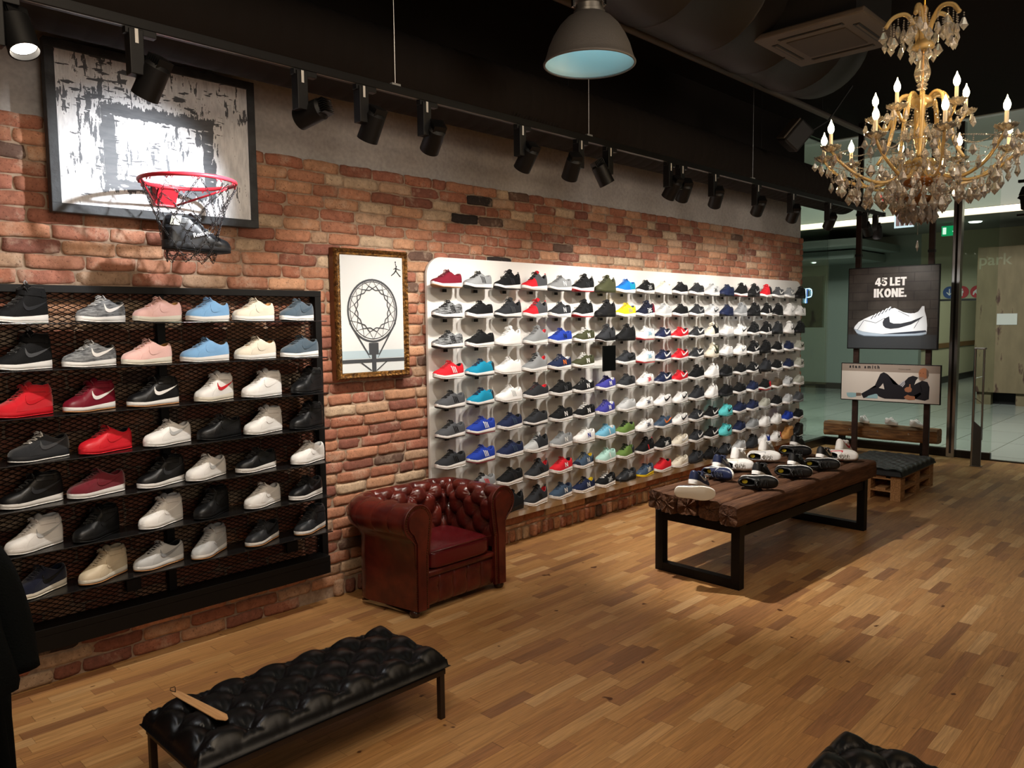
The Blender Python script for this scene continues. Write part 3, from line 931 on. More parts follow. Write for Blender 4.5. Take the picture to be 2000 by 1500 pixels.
# (kind, colour, sole, logo, logo colour, x, turn in degrees, extra)
RACK = [
 [('boot', 'black', 'white', 'swoosh', 'charcoal', .97, 30, {}), ('court_low', 'grey', 'white', 'swoosh', 'white', 1.30, 28, dict(fin='marl', main2='dark grey', lace='light grey', lining='black')), ('court_low', 'pink', 'off white', 'swoosh', 'pink', 1.56, 19, dict(fin='suede', lining='tan')),
  ('court_low', 'light blue', 'white', 'swoosh', 'light blue', 1.815, 20, dict(fin='suede', lining='brown')), ('court_low', 'cream', 'white', 'swoosh', 'cream', 2.068, 15, dict(fin='suede', lining='tan')), ('court_low', 'slate', 'white', 'swoosh', 'slate', 2.33, 24, dict(fin='suede', lining='black'))],
 [('boot', 'black', 'white', 'swoosh', 'dark grey', .97, 26, {}), ('court_low', 'grey', 'white', 'swoosh', 'white', 1.24, 22, dict(fin='marl', main2='dark grey', lace='light grey', lining='black')), ('court_low', 'pink', 'off white', 'swoosh', 'pink', 1.50, 18, dict(fin='suede', lining='tan')),
  ('court_low', 'light blue', 'white', 'swoosh', 'light blue', 1.79, 9, dict(fin='suede', lining='brown')), ('court_low', 'cream', 'white', 'swoosh', 'cream', 2.07, 15, dict(fin='suede', lining='tan')), ('court_low', 'slate', 'white', 'swoosh', 'slate', 2.34, 15, dict(fin='suede', lining='black'))],
 [('court_mid', 'red', 'red', 'swoosh', 'red', .96, 24, dict(fin='suede')), ('court_mid', 'burgundy', 'white', 'swoosh', 'white', 1.23, 25, dict(out='gum')), ('court_mid', 'black', 'white', 'swoosh', 'white', 1.52, 13, dict(out='gum')),
  ('court_mid', 'white', 'off white', 'swoosh', 'red', 1.83, 27, {}), ('court_mid', 'white', 'white', 'swoosh', 'white', 2.10, 17, {}), ('court_mid', 'black', 'black', 'swoosh', 'black', 2.38, 26, {})],
 [('court_low', 'charcoal', 'charcoal', 'swoosh', 'dark grey', 1.01, 18, dict(fin='suede', lace='white', out='white')), ('court_low', 'red', 'red', 'swoosh', 'red', 1.29, 20, {}), ('court_low', 'white', 'white', 'swoosh', 'light grey', 1.58, 19, {}),
  ('court_low', 'black', 'black', 'swoosh', 'black', 1.85, 16, dict(lace='charcoal')), ('court_mid', 'white', 'white', 'swoosh', 'white', 2.10, 20, {}), ('court_mid', 'black', 'black', 'swoosh', 'black', 2.37, 23, dict(lace='charcoal'))],
 [('court_mid', 'black', 'white', 'swoosh', 'charcoal', .97, 14, {}), ('court_low', 'maroon', 'white', 'swoosh', 'maroon', 1.24, 13, dict(fin='suede')), ('court_mid', 'black', 'white', 'swoosh', 'charcoal', 1.54, 20, {}),
  ('court_low', 'white', 'white', 'swoosh', 'light grey', 1.77, 26, {}), ('court_low', 'black', 'white', 'swoosh', 'black', 2.05, 17, {}), ('court_low', 'white', 'white', 'swoosh', 'white', 2.37, 22, {})],
 [('court_mid', 'white', 'white', 'swoosh', 'light grey', .97, 24, {}), ('court_mid', 'black', 'black', 'swoosh', 'black', 1.23, 33, {}), ('court_mid', 'white', 'white', 'swoosh', 'white', 1.53, 26, dict(tongue='light grey')),
  ('court_mid', 'black', 'black', 'swoosh', 'black', 1.79, 34, dict(lace='charcoal')), ('court_low', 'white', 'white', 'swoosh', 'white', 2.08, 24, {}), ('court_low', 'black', 'white', 'swoosh', 'charcoal', 2.35, 23, {})],
 [('court_low', 'dark navy', 'off white', 'swoosh', 'black', .98, 28, dict(fin='suede')), ('court_mid', 'beige', 'off white', 'swoosh', 'beige', 1.25, 28, dict(out='gum')), ('court_low', 'light grey', 'white', 'swoosh', 'grey', 1.51, 15, dict(out='gum', lining='black')),
  ('court_mid', 'light grey', 'white', 'swoosh', 'light grey', 1.77, 34, dict(out='gum')), ('court_low', 'charcoal', 'white', 'swoosh', 'black', 2.07, 29, dict(out='gum')), ('court_mid', 'charcoal', 'white', 'swoosh', 'charcoal', 2.37, 26, dict(out='gum'))],
]
def col_label(c): return c
for i, row in enumerate(RACK):
    for j, (kd, c, so, lg, lc, x, turn, ex) in enumerate(row):
        so_ = ex.get('out', so)
        mark = ('with %s mark' % lc) if lc != c and not (lc == 'light grey' and c == 'white') else ('with %s sole' % so if so != c else 'all over')
        kn = {'court_low': 'low sneaker', 'court_mid': 'strapped mid-top', 'boot': 'tall high-top'}[kd]
        lab = '%s %s %s, %s from left, %s rack shelf' % (c, kn, mark, ORD[j], ['top', 'second', 'third', 'fourth', 'fifth', 'sixth', 'bottom'][i])
        shoe(kd, c, so, lg, lc, (x, 3.935, RZ[i] + .0005), R(turn), lab, 'sneakers on the black wall rack', **ex)

# ------------------------------------------------------------------ white display board
board = thing('display_board', 'long white glossy wall board with rounded corners and clear shoe shelves', 'display wall', (0, 0, 0))
def rrect(x0, x1, z0, z1, r_, n=8, rs=None):
    pts = []
    rs = rs or (r_, r_, r_, r_)
    for (cx, cz, a, q) in ((x1, z0, -90, rs[0]), (x1, z1, 0, rs[1]), (x0, z1, 90, rs[2]), (x0, z0, 180, rs[3])):
        sx = -1 if cx == x1 else 1; sz = 1 if cz == z0 else -1
        for i in range(n + 1):
            t = R(a + 90 * i / n)
            pts.append((cx + sx * q + q * math.cos(t), cz + sz * q + q * math.sin(t)))
    return pts
bpts = rrect(3.39, 9.25, .205, 2.14, .13)
MY = Matrix.Rotation(PI / 2, 4, 'X')   # (x,y,z)->(x,-z,y)
m = mat('display_board_laminate', '#e2dfdb', 0.16, spec=0.5)
MB().prism(bpts, -4.082, -4.062, MY).build('panel', m, board)
gv = MB()
CXN = [3.52 + .2904 * i for i in range(20)]
RB = [1.930 - .2037 * i for i in range(9)]
for i in range(8):
    z = RB[i] - .155
    gv.box(3.42, 9.22, 4.0605, 4.0625, z, z + .0015)
gv.build('joint_line', mat('joint_grey', '#b9b5b0', 0.5), board)
m, nt, b = node_mat('clear_acrylic')
out_ = nt.nodes['Material Output']; nt.nodes.remove(b)
tr = nd(nt, 'ShaderNodeBsdfTransparent'); tr.inputs[0].default_value = (0.97, 0.975, 0.97, 1)
gl = nd(nt, 'ShaderNodeBsdfGlossy'); gl.inputs['Roughness'].default_value = 0.05
fr = nd(nt, 'ShaderNodeLayerWeight'); fr.inputs[0].default_value = 0.12
mx = nd(nt, 'ShaderNodeMixShader'); nt.links.new(mth(nt, 'MINIMUM', mth(nt, 'MULTIPLY', fr.outputs[0], 0.4), 0.3), mx.inputs[0]); nt.links.new(tr.outputs[0], mx.inputs[1]); nt.links.new(gl.outputs[0], mx.inputs[2])
nt.links.new(mx.outputs[0], out_.inputs[0])
ACR = m
def shelf_mb(mb, x, z):
    mb.box(x - .125, x + .095, 3.915, 4.060, z - .0045, z - .0005)
    mb.box(x - .125, x + .095, 4.052, 4.060, z - .045, z - .0045)
def tag_mb(mb, x, z):
    mb.box(x - .018, x + .018, 4.030, 4.034, z - .028, z - .006)
smb = MB(); shelf_mb(smb, 0, 0); tmb = MB(); tag_mb(tmb, 0, 0)
sme, tme = smb.mesh('shelf'), tmb.mesh('price_tag')
rs_, rt_ = MB(), MB()
skipcell = {(3, 6), (7, 0), (8, 0), (8, 1)}
for i in range(9):
    for j in range(20):
        if (i, j) in skipcell and i != 3: continue
        if j < 11:
            s_ = put('shelf', sme, ACR, board); s_.location = (CXN[j], 0, RB[i])
            if (i, j) != (3, 6): put('price_tag', tme, DARKM, s_)
        else:
            shelf_mb(rs_, CXN[j], RB[i]); tag_mb(rt_, CXN[j], RB[i])
so_ = tag(rs_.build('shelf', ACR, board, fix=False), kind='stuff')
tag(rt_.build('price_tag', DARKM, so_, fix=False), kind='stuff')
tag(MB().bbox(-.085, .085, -.008, .004, -.105, .105, .002).build('sign_panel', mat('black_acrylic_sign', '#060606', 0.2)), 'blank black square sign among the shoes of the white wall', 'sign').location = (5.195, 3.902, 1.385)

# kind, colour, sole, logo, logo colour, extras
r, s_k, f_, n_ = 'runner', 'sock', 'flat', 'runner'
BD = [
 [(r, 'burgundy', 'white', None, 0, dict(out='gum')), (r, 'grey', 'white', 'stripes', 'black', dict(lace='black', out='black')), (s_k, 'black', 'white', 'stripes', 'charcoal', dict(out='black')), (s_k, 'red', 'white', None, 0, dict(main2='dark grey', split=.45, lace='black')),
  (r, 'grey', 'white', 'n', 'silver', dict(out='charcoal')), (s_k, 'black', 'white', 'n', 'charcoal', dict(out='red')), (s_k, 'olive', 'olive', None, 0, {}), (r, 'bright blue', 'white', None, 0, dict(main2='teal', split=.6)), (r, 'black', 'white', 'cross', 'light grey', {}),
  (r, 'off white', 'white', None, 0, {}), (r, 'black', 'white', None, 0, {}), (r, 'charcoal', 'white', 'swoosh', 'black', {}), (r, 'light grey', 'white', 'cross', 'black', {}), (r, 'navy', 'navy', None, 0, dict(out='black')), (s_k, 'black', 'white', None, 0, dict(out='pink sole')),
  (s_k, 'black', 'black', 'swoosh', 'grey', {}), (s_k, 'red', 'white', None, 0, dict(main2='black', split=.7)), (r, 'dark grey', 'white', 'swoosh', 'white', {}), (r, 'grey', 'white', 'swoosh', 'white', {}), (s_k, 'black', 'black', None, 0, {})],
 [(r, 'grey', 'white', 'stripes', 'black', dict(fin='marl', main2='black', lace='black', out='black')), (r, 'black', 'white', None, 0, {}), (s_k, 'charcoal', 'white', 'stripes', 'dark grey', dict(out='black')), (s_k, 'red', 'white', None, 0, dict(main2='dark grey', split=.45)),
  (r, 'charcoal', 'white', 'n', 'silver', {}), (s_k, 'black', 'white', 'n', 'charcoal', dict(out='red')), (s_k, 'black', 'black', None, 0, {}), (r, 'yellow', 'white', 'cross', 'grey', dict(tongue='tongue blue', lining='slate blue')), (s_k, 'dark navy', 'white', 'cross', 'white', dict(main2='burgundy', split=.8)),
  (r, 'light grey', 'white', None, 0, {}), (r, 'black', 'white', None, 0, {}), (r, 'charcoal', 'white', 'swoosh', 'grey', {}), (r, 'light grey', 'white', 'swoosh', 'black', {}), (r, 'navy', 'navy', None, 0, dict(out='black')), (s_k, 'grey', 'light grey', None, 0, {}),
  (s_k, 'black', 'black', 'swoosh', 'charcoal', {}), (s_k, 'black', 'white', 'bar', 'white', {}), (s_k, 'black', 'black', None, 0, dict(out='white')), (s_k, 'white', 'white', 'swoosh', 'light grey', {}), (r, 'white', 'white', 'bar', 'black', dict(lining='black'))],
 [(r, 'grey', 'white', 'stripes', 'black', dict(fin='marl', main2='black', lace='black', out='black')), (r, 'black', 'white', None, 0, {}), (s_k, 'white', 'white', None, 0, {}), (s_k, 'grey', 'white', None, 0, dict(lining='red')),
  (r, 'blue', 'white', 'n', 'navy', {}), (r, 'olive', 'white', 'n', 'white', dict(lace='white')), (s_k, 'charcoal', 'black', 'bar', 'black', dict(out='white')), (s_k, 'black', 'black', None, 0, {}), (r, 'white', 'white', 'cross', 'sky blue', dict(out='red')),
  (f_, 'navy', 'white', 'swoosh', 'white', {}), (f_, 'red', 'white', 'swoosh', 'white', {}), (f_, 'charcoal', 'white', 'swoosh', 'white', {}), (s_k, 'cream', 'white', None, 0, dict(main2='black', split=.5)), (r, 'white', 'light grey', None, 0, {}), (r, 'white', 'white', 'swoosh', 'black', {}),
  (s_k, 'black', 'white', 'swoosh', 'charcoal', {}), (s_k, 'black', 'white', 'bar', 'white', {}), (s_k, 'charcoal', 'black', None, 0, {}), (s_k, 'white', 'white', 'swoosh', 'black', dict(main2='black', split=.8)), (s_k, 'black', 'black', None, 0, {})],
 [(r, 'red', 'white', 'stripes', 'white', {}), (r, 'teal', 'white', None, 0, dict(lace='navy', out='black', main2='charcoal', split=.86)), (r, 'white', 'white', None, 0, {}), (s_k, 'grey', 'white', None, 0, dict(lace='charcoal', lining='red')),
  (r, 'navy', 'white', 'n', 'orange', dict(lining='white')), (r, 'olive', 'white', 'n', 'white', dict(lace='white')), None, (r, 'charcoal', 'white', 'swoosh', 'black', {}), (r, 'white', 'white', 'cross', 'sky blue', dict(out='red')),
  (f_, 'navy', 'white', 'swoosh', 'white', {}), (f_, 'red', 'white', 'swoosh', 'white', {}), (f_, 'charcoal', 'white', 'swoosh', 'white', {}), (s_k, 'cream', 'cream', 'swoosh', 'black', dict(main2='olive', split=.6)), (r, 'white', 'light grey', None, 0, {}), (r, 'white', 'white', 'swoosh', 'grey', {}),
  (s_k, 'black', 'white', 'swoosh', 'white', {}), (s_k, 'black', 'black', None, 0, {}), (r, 'black', 'white', None, 0, dict(main2='white', split=.7)), (r, 'navy', 'white', None, 0, {}), (r, 'stone grey', 'white', 'swoosh', 'black', {})],
 [(r, 'dark grey', 'white', 'stripes', 'black', dict(lace='black', out='black')), (r, 'teal', 'white', None, 0, dict(lace='navy', out='black', main2='charcoal', split=.86)), (r, 'white', 'white', 'stripes', 'light grey', {}), (r, 'charcoal', 'white', None, 0, dict(lining='red')),
  (r, 'black', 'white', 'n', 'dark grey', {}), (r, 'black', 'white', 'n', 'white', dict(lining='white')), (r, 'purple', 'white', 'n', 'white', dict(lining='white')), (r, 'charcoal', 'white', 'cross', 'black', {}), (r, 'white', 'white', 'cross', 'red', {}),
  (f_, 'navy', 'white', 'swoosh', 'white', {}), (f_, 'red', 'white', 'swoosh', 'white', {}), (s_k, 'black', 'white', None, 0, {}), (s_k, 'white', 'white', None, 0, {}), (r, 'black', 'charcoal', None, 0, {}), (r, 'black', 'white', None, 0, {}),
  (r, 'black', 'white', 'swoosh', 'white', {}), (s_k, 'charcoal', 'black', None, 0, {}), (r, 'black', 'white', 'swoosh', 'black', dict(main2='white', split=.75)), (r, 'navy', 'white', None, 0, {}), (r, 'stone grey', 'white', 'swoosh', 'black', {})],
 [(r, 'dark grey', 'white', 'stripes', 'black', dict(lace='black', out='black')), (r, 'blue', 'white', 'stripes', 'white', dict(out='burgundy')), (r, 'navy', 'white', 'stripes', 'slate blue', {}), (r, 'charcoal', 'white', None, 0, dict(out='black')),
  (r, 'black', 'white', 'n', 'white', {}), (r, 'black', 'white', 'n', 'white', dict(lace='white')), (r, 'purple', 'white', 'n', 'white', dict(lining='white')), (r, 'light grey', 'white', None, 0, {}), (f_, 'white', 'white', 'cross', 'navy', {}),
  (f_, 'white', 'white', 'swoosh', 'black', {}), (f_, 'white', 'white', 'swoosh', 'black', {}), (s_k, 'charcoal', 'white', None, 0, {}), (s_k, 'white', 'white', None, 0, {}), (r, 'black', 'charcoal', None, 0, {}), (r, 'black', 'white', None, 0, {}),
  (r, 'navy', 'white', None, 0, {}), (r, 'black', 'white', None, 0, dict(out='red', main2='red', split=.7)), (r, 'brown', 'white', None, 0, {}), (r, 'light grey', 'white', 'swoosh', 'black', {}), (r, 'stone grey', 'white', None, 0, {})],
 [(r, 'charcoal', 'white', 'stripes', 'black', dict(lace='black')), (r, 'blue', 'white', 'stripes', 'white', dict(out='burgundy')), (r, 'navy', 'white', 'stripes', 'slate blue', {}), (s_k, 'light grey', 'white', None, 0, dict(main2='charcoal', split=.42, lining='black')),
  (r, 'grey', 'white', 'n', 'white', {}), (r, 'white', 'white', 'n', 'blue', {}), (r, 'sky blue', 'white', 'bar', 'white', dict(lining='white')), (r, 'green', 'white', None, 0, dict(lace='black', lining='black')), (f_, 'white', 'white', 'cross', 'navy', {}),
  (f_, 'slate blue', 'white', 'swoosh', 'orange', {}), (f_, 'white', 'white', 'swoosh', 'charcoal', {}), (r, 'charcoal', 'white', 'swoosh', 'white', {}), (r, 'black', 'white', 'swoosh', 'white', {}), (r, 'turquoise', 'turquoise', 'swoosh', 'black', {}), (r, 'navy', 'white', None, 0, {}),
  (r, 'navy', 'white', 'swoosh', 'navy', {}), (r, 'stone grey', 'light grey', None, 0, {}), (r, 'black', 'white', None, 0, {}), (r, 'light grey', 'white', None, 0, {}), (r, 'dark grey', 'grey', None, 0, {})],
 [None, (r, 'grey', 'white', 'stripes', 'red', dict(lace='black')), (r, 'black', 'white', 'stripes', 'charcoal', {}), (s_k, 'charcoal', 'white', 'stripes', 'black', dict(lining='red')),
  (r, 'red', 'white', 'n', 'white', {}), (r, 'slate blue', 'white', 'n', 'silver', dict(panel='dark navy', lining='yellow')), (r, 'mint', 'white', 'bar', 'white', {}), (r, 'green', 'white', None, 0, dict(lace='black', main2='charcoal', split=.75)), (s_k, 'black', 'white', 'bar', 'red', {}),
  (r, 'black', 'white', 'cross', 'white', {}), (f_, 'cream', 'white', 'swoosh', 'white', {}), (r, 'charcoal', 'white', 'swoosh', 'white', {}), (r, 'black', 'white', 'swoosh', 'white', {}), (r, 'turquoise', 'turquoise', 'swoosh', 'black', {}), (r, 'navy', 'white', None, 0, {}),
  (r, 'grey', 'light grey', None, 0, {}), (r, 'white', 'white', None, 0, dict(main2='light grey', split=.75)), (r, 'white', 'white', None, 0, {}), (r, 'blue', 'white', None, 0, {}), (r, 'black', 'white', None, 0, {})],
 [None, None, (s_k, 'black', 'black', None, 0, dict(scale=1.06)), (s_k, 'charcoal', 'white', 'stripes', 'black', dict(lining='red')),
  (r, 'slate blue', 'white', 'n', 'white', dict(lining='navy')), (r, 'navy', 'white', 'n', 'silver', dict(lining='yellow')), (r, 'black', 'white', 'cross', 'light grey', dict(lace='white')), (f_, 'charcoal', 'black', 'cross', 'grey', {}), (f_, 'slate blue', 'yellow', 'cross', 'cream', {}),
  (r, 'red', 'white', None, 0, {}), (f_, 'cream', 'white', 'swoosh', 'cream', {}), (r, 'charcoal', 'charcoal', 'swoosh', 'dark grey', {}), (r, 'black', 'black', 'swoosh', 'dark grey', {}), (r, 'charcoal', 'black', 'swoosh', 'grey', {}), (r, 'light grey', 'white', None, 0, {}),
  (s_k, 'charcoal', 'charcoal', None, 0, {}), (r, 'white', 'white', None, 0, dict(main2='blue', split=.6)), (r, 'white', 'white', 'swoosh', 'black', dict(main2='red', split=.8)), ('court_mid', 'tan', 'tan', None, 0, {}), ('court_mid', 'black', 'black', None, 0, dict(out='white'))],
]
ROWN = ['top', 'second', 'third', 'fourth', 'fifth', 'sixth', 'seventh', 'eighth', 'bottom']
for i, row in enumerate(BD):
    nth = -1
    for j, it in enumerate(row):
        if it is None: continue
        nth += 1
        kd, c, so, lg, lc, ex = it
        ex = dict(ex)
        kn = {'runner': 'running shoe', 'sock': 'sock sneaker', 'flat': 'flat sneaker', 'court_mid': 'high-top'}[kd]
        nm = c if c != 'pink sole' else 'pink'
        cc = nm + (' and ' + ex['main2'] if 'main2' in ex and ex['main2'] != c else '')
        lab = '%s %s, %s sole, %s from left, %s row, white wall' % (cc, kn, so, ORD[nth], ROWN[i])
        jig = random.uniform(-3, 3)
        shoe(kd, c, so, lg, lc or 'white', (CXN[j] - .030 + random.uniform(-.008, .008), 3.972, RB[i]), R(5 + jig), lab, 'shoes on the white display wall', detail=(j < 12), **ex)
# ================================================================== tufted benches
LEATHER = mat('black_leather', '#0a0a0b', 0.33, spec=0.38, bump=0.05, bscale=420)
def tuft(x, y, a, b_, A):
    p = x / a + y / b_; q = x / a - y / b_
    dp, dq = abs(math.sin(PI * p)), abs(math.sin(PI * q))
    # nearest button
    pr, qr = round(p), round(q)
    bx, by = a * (pr + qr) / 2, b_ * (pr - qr) / 2
    r2 = (x - bx) ** 2 + (y - by) ** 2
    ang = math.atan2(y - by, x - bx)
    h = A * (.55 * (dp * dq) ** .42 + .45 * (1 - math.exp(-r2 / (.20 * a) ** 2)))
    h += .0034 * math.cos(9 * ang + bx * 40) * math.exp(-((math.sqrt(r2) - .16 * a) / (.10 * a)) ** 2)
    return h
def cushion(L_, W_, z0, th, a, b_, A, ox=0.0, oy=0.0, step=.0075, rad=.035, name='seat_cushion', m=None, parent=None, mtx=None):
    nx, ny = int(L_ / step), int(W_ / step)
    xs_ = [L_ * i / nx - L_ / 2 for i in range(nx + 1)]; ys_ = [W_ * j / ny - W_ / 2 for j in range(ny + 1)]
    G = []
    for x in xs_:
        row = []
        for y in ys_:
            t = min(L_ / 2 - abs(x), W_ / 2 - abs(y))
            u = min(1, max(0, t / rad))
            e = math.sqrt(max(0, 1 - (1 - u) ** 2))
            # rounded corner
            z = z0 + th * .45 + (th * .55) * e + tuft(x - ox, y - oy, a, b_, A) * min(1, u * .9 + .1) - A
            row.append((x, y, z))
        G.append(row)
    mb = MB(); mb.grid(G)
    rim = [G[i][0] for i in range(nx + 1)] + [G[-1][j] for j in range(1, ny + 1)] + [G[i][-1] for i in range(nx - 1, -1, -1)] + [G[0][j] for j in range(ny - 1, 0, -1)]
    rim.append(rim[0])
    S_ = []
    for (x, y, z) in rim:
        ex = 1 if abs(abs(x) - L_ / 2) < 1e-6 else 0; ey = 1 if abs(abs(y) - W_ / 2) < 1e-6 else 0
        col = [(x, y, z)]
        for k_ in range(1, 6):
            t = k_ / 5
            zz = z * (1 - t) + z0 * t
            o = .005 * math.sin(PI * min(1, t * .9))
            cr = 1
            col.append((x + math.copysign(o * ex, x), y + math.copysign(o * ey, y), zz))
        S_.append(col)
    mb.grid(S_)
    mb.add([(-L_ / 2, -W_ / 2, z0), (L_ / 2, -W_ / 2, z0), (L_ / 2, W_ / 2, z0), (-L_ / 2, W_ / 2, z0)], [(0, 3, 2, 1)])
    o = mb.build(name, m or LEATHER, parent, smooth=True, merge=1e-5, fix=True)
    # buttons
    bt = MB().ball((0, 0, 0), .0085, 10, (1, 1, .55)).mesh('button', True)
    n = int(L_ / a) + 3
    for p in range(-2 * n, 2 * n):
        for q in range(-2 * n, 2 * n):
            x, y = a * (p + q) / 2 + ox, b_ * (p - q) / 2 + oy
            if abs(x) < L_ / 2 - .035 and abs(y) < W_ / 2 - .035:
                u = min(1, min(L_ / 2 - abs(x), W_ / 2 - abs(y)) / rad)
                e = math.sqrt(max(0, 1 - (1 - u) ** 2))
                k_ = put('button', bt, m or LEATHER, o)
                k_.location = (x, y, z0 + th * .45 + th * .55 * e - A + .002)
    return o
def bench(name, label, cx, cy, L_, W_, h, th=.082):
    t = thing(name, label, 'bench', (cx, cy, 0), 0, 'black tufted leather benches')
    FR = mat('bench_dark_metal', '#2a201b', 0.5, 0.2)
    cushion(L_, W_, h - th + .014, th, .182, .172, .038, ox=.03, oy=0.0, parent=t, rad=.05)
    MB().bbox(-L_ / 2 + .012, L_ / 2 - .012, -W_ / 2 + .012, W_ / 2 - .012, h - th - .022, h - th + .001, .002).build('seat_base', FR, t)
    for sx in (-1, 1):
        for sy in (-1, 1):
            x, y = sx * (L_ / 2 - .028), sy * (W_ / 2 - .028)
            MB().bbox(x - .0125, x + .0125, y - .0125, y + .0125, 0, h - th - .02, .0015).build('leg', FR, t)
    return t
bench('tufted_bench', 'black tufted leather bench holding a shoehorn, in front of the red armchair', 1.575, 2.68, 1.10, .47, .30)
bench('tufted_bench', 'black tufted leather bench cut off at the bottom right corner', 2.085, .765, 1.10, .47, .30)
sh = thing('shoehorn', 'light wooden shoehorn lying on the front black tufted bench', 'shoehorn', (1.165, 2.73, .312), 0)
# measured from the picture: long thin blade
G = []
for i in range(13):
    t = i / 12
    x = -.14 + .28 * t
    wd = .013 + .006 * t if t < .93 else .019 * math.sqrt(max(0.02, 1 - ((t - .93) / .075) ** 2))
    if t < .05: wd = .010
    G.append([(x, wd * a_, .002 + .003 * a_ * a_ * t + .004) for a_ in (-1, -.5, 0, .5, 1)])
G2 = [[(x, y, z - .003) for x, y, z in row] for row in G]
hb = MB(); hb.grid(G); hb.grid(G2)
rim = [(G[i][0], G2[i][0]) for i in range(13)] + [(G[-1][j], G2[-1][j]) for j in range(5)] + [(G[i][-1], G2[i][-1]) for i in range(12, -1, -1)] + [(G[0][j], G2[0][j]) for j in range(4, -1, -1)]
hb.grid([list(r_) for r_ in rim])
hb.build('blade', mat('light_wood', '#c59a6c', 0.4, color2='#b5875a', cscale=12, stretch=(1, 12, 1)), sh, smooth=True, angle=40)
MB().tube([(-.132, 0, .006), (-.15, .010, .012), (-.165, .018, .008), (-.172, .006, .006), (-.155, -.004, .007), (-.132, 0, .007)], .0014, 5).build('cord', mat('dark_cord', '#2a1d14', 0.8), sh)
sh.rotation_euler = (0, 0, R(-84))
sh.scale = (1.25, 1.15, 1)

# ================================================================== chesterfield armchair
OX = mat('oxblood_leather', '#441714', 0.24, spec=0.6, bump=0.08, bscale=150, color2='#5a2018', cscale=9)
ch = thing('armchair', 'oxblood leather chesterfield armchair with buttoned back and rolled arms', 'armchair', (0, 0, 0))
XL, XR_, YF, YB, RAD = 2.752, 3.435, 3.43, 3.945, .135
def upath(n=90):
    pts = []
    La = YB - RAD - YF
    for i in range(n): pts.append((XL - .065 * (i / n), YF + La * i / n, (-1, 0)))
    for i in range(14):
        a = PI - PI / 2 * i / 14
        pts.append((XL - .065 + RAD + RAD * math.cos(a), YB - RAD + RAD * math.sin(a), (math.cos(a), math.sin(a))))
    Lb = XR_ - XL + .065 - 2 * RAD
    for i in range(14): pts.append((XL - .065 + RAD + Lb * i / 14, YB, (0, 1)))
    for i in range(14):
        a = PI / 2 - PI / 2 * i / 14
        pts.append((XR_ - RAD + RAD * math.cos(a), YB - RAD + RAD * math.sin(a), (math.cos(a), math.sin(a))))
    for i in range(n + 1): pts.append((XR_, YB - RAD - La * i / n, (1, 0)))
    return pts
UP = upath()
acc = [0.0]
for i in range(1, len(UP)):
    acc.append(acc[-1] + math.hypot(UP[i][0] - UP[i - 1][0], UP[i][1] - UP[i - 1][1]))
TOT = acc[-1]
ROLLR, ZC = .100, .562
# outer profile (outer panel + underside of the roll + roll up to its crown)
outer = [(.022, .045), (.020, .30), (.020, .43)]
for i in range(0, 13):
    a = R(-62 + 152 * i / 12)
    outer.append((ROLLR * math.cos(a), ZC + ROLLR * math.sin(a)))
mb = MB()
G = []
for (x, y, nrm), s in zip(UP, acc):
    row = []
    for d, z in outer:
        pl = 0
        k_ = abs(math.sin(PI * (s / .125)))
        if z > .48: d = d * (1 - .08 * (1 - k_ ** .25))
        row.append((x + nrm[0] * d, y + nrm[1] * d, z - (.008 * (1 - k_ ** .22) if z > .6 else 0)))
    G.append(row)
mb.grid(G)
mb.build('outer_shell', OX, ch, smooth=True)
# inner: crown of the roll, inward and down to the seat, buttoned
prof = []
for i in range(0, 11):
    a = R(90 + 95 * i / 10)
    prof.append((ROLLR * math.cos(a), ZC + ROLLR * math.sin(a)))
for i in range(1, 15):
    t = i / 14
    prof.append((-ROLLR + .004 + .022 * t, ZC - .01 - (ZC - .29) * t))
pl = [0.0]
for i in range(1, len(prof)):
    pl.append(pl[-1] + math.hypot(prof[i][0] - prof[i - 1][0], prof[i][1] - prof[i - 1][1]))
# resample finer
NS, NP = 330, 70
G = []
ta, tb_ = .155, .185
def frame(s):
    j = min(len(acc) - 2, max(0, int(np.searchsorted(acc, s)) - 1))
    t = (s - acc[j]) / max(1e-9, acc[j + 1] - acc[j])
    x = UP[j][0] * (1 - t) + UP[j + 1][0] * t; y = UP[j][1] * (1 - t) + UP[j + 1][1] * t
    nx = UP[j][2][0] * (1 - t) + UP[j + 1][2][0] * t; ny = UP[j][2][1] * (1 - t) + UP[j + 1][2][1] * t
    l_ = math.hypot(nx, ny)
    return x, y, nx / l_, ny / l_
def profile(p):
    d = float(np.interp(p, pl, [q[0] for q in prof])); z = float(np.interp(p, pl, [q[1] for q in prof]))
    d2 = float(np.interp(p + .004, pl, [q[0] for q in prof])); z2 = float(np.interp(p + .004, pl, [q[1] for q in prof]))
    tx, tz = d2 - d, z2 - z
    l_ = math.hypot(tx, tz) or 1
    return d, z, tz / l_, -tx / l_        # normal (pointing away from the body: into the seat / up)
PT = pl[-1]
for i in range(NS + 1):
    s = TOT * i / NS
    x, y, nx, ny = frame(s)
    row = []
    for j in range(NP + 1):
        p = PT * .985 * j / NP
        d, z, nd_, nz_ = profile(p)
        w_ = min(1, p / .05)
        h = (tuft(s - TOT / 2, p - .115, ta, tb_, .048) - .040) * w_ * (1 - .6 * max(0, (p - .30) / .12))
        wend = min(1, s / .03, (TOT - s) / .03)
        h *= max(0, wend)
        if w_ < 1: h -= .0045 * (1 - abs(math.sin(PI * s / .125)) ** .25) * (1 - w_)
        row.append((x + nx * (d + nd_ * h), y + ny * (d + nd_ * h), z + nz_ * h))
    G.append(row)
MB().grid(G).build('tufted_lining', OX, ch, smooth=True)
bm_ = MB().ball((0, 0, 0), .010, 10, (1, 1, 1)).mesh('button', True)
lin = [o for o in children(ch) if o.name.startswith('tufted_lining')][0]
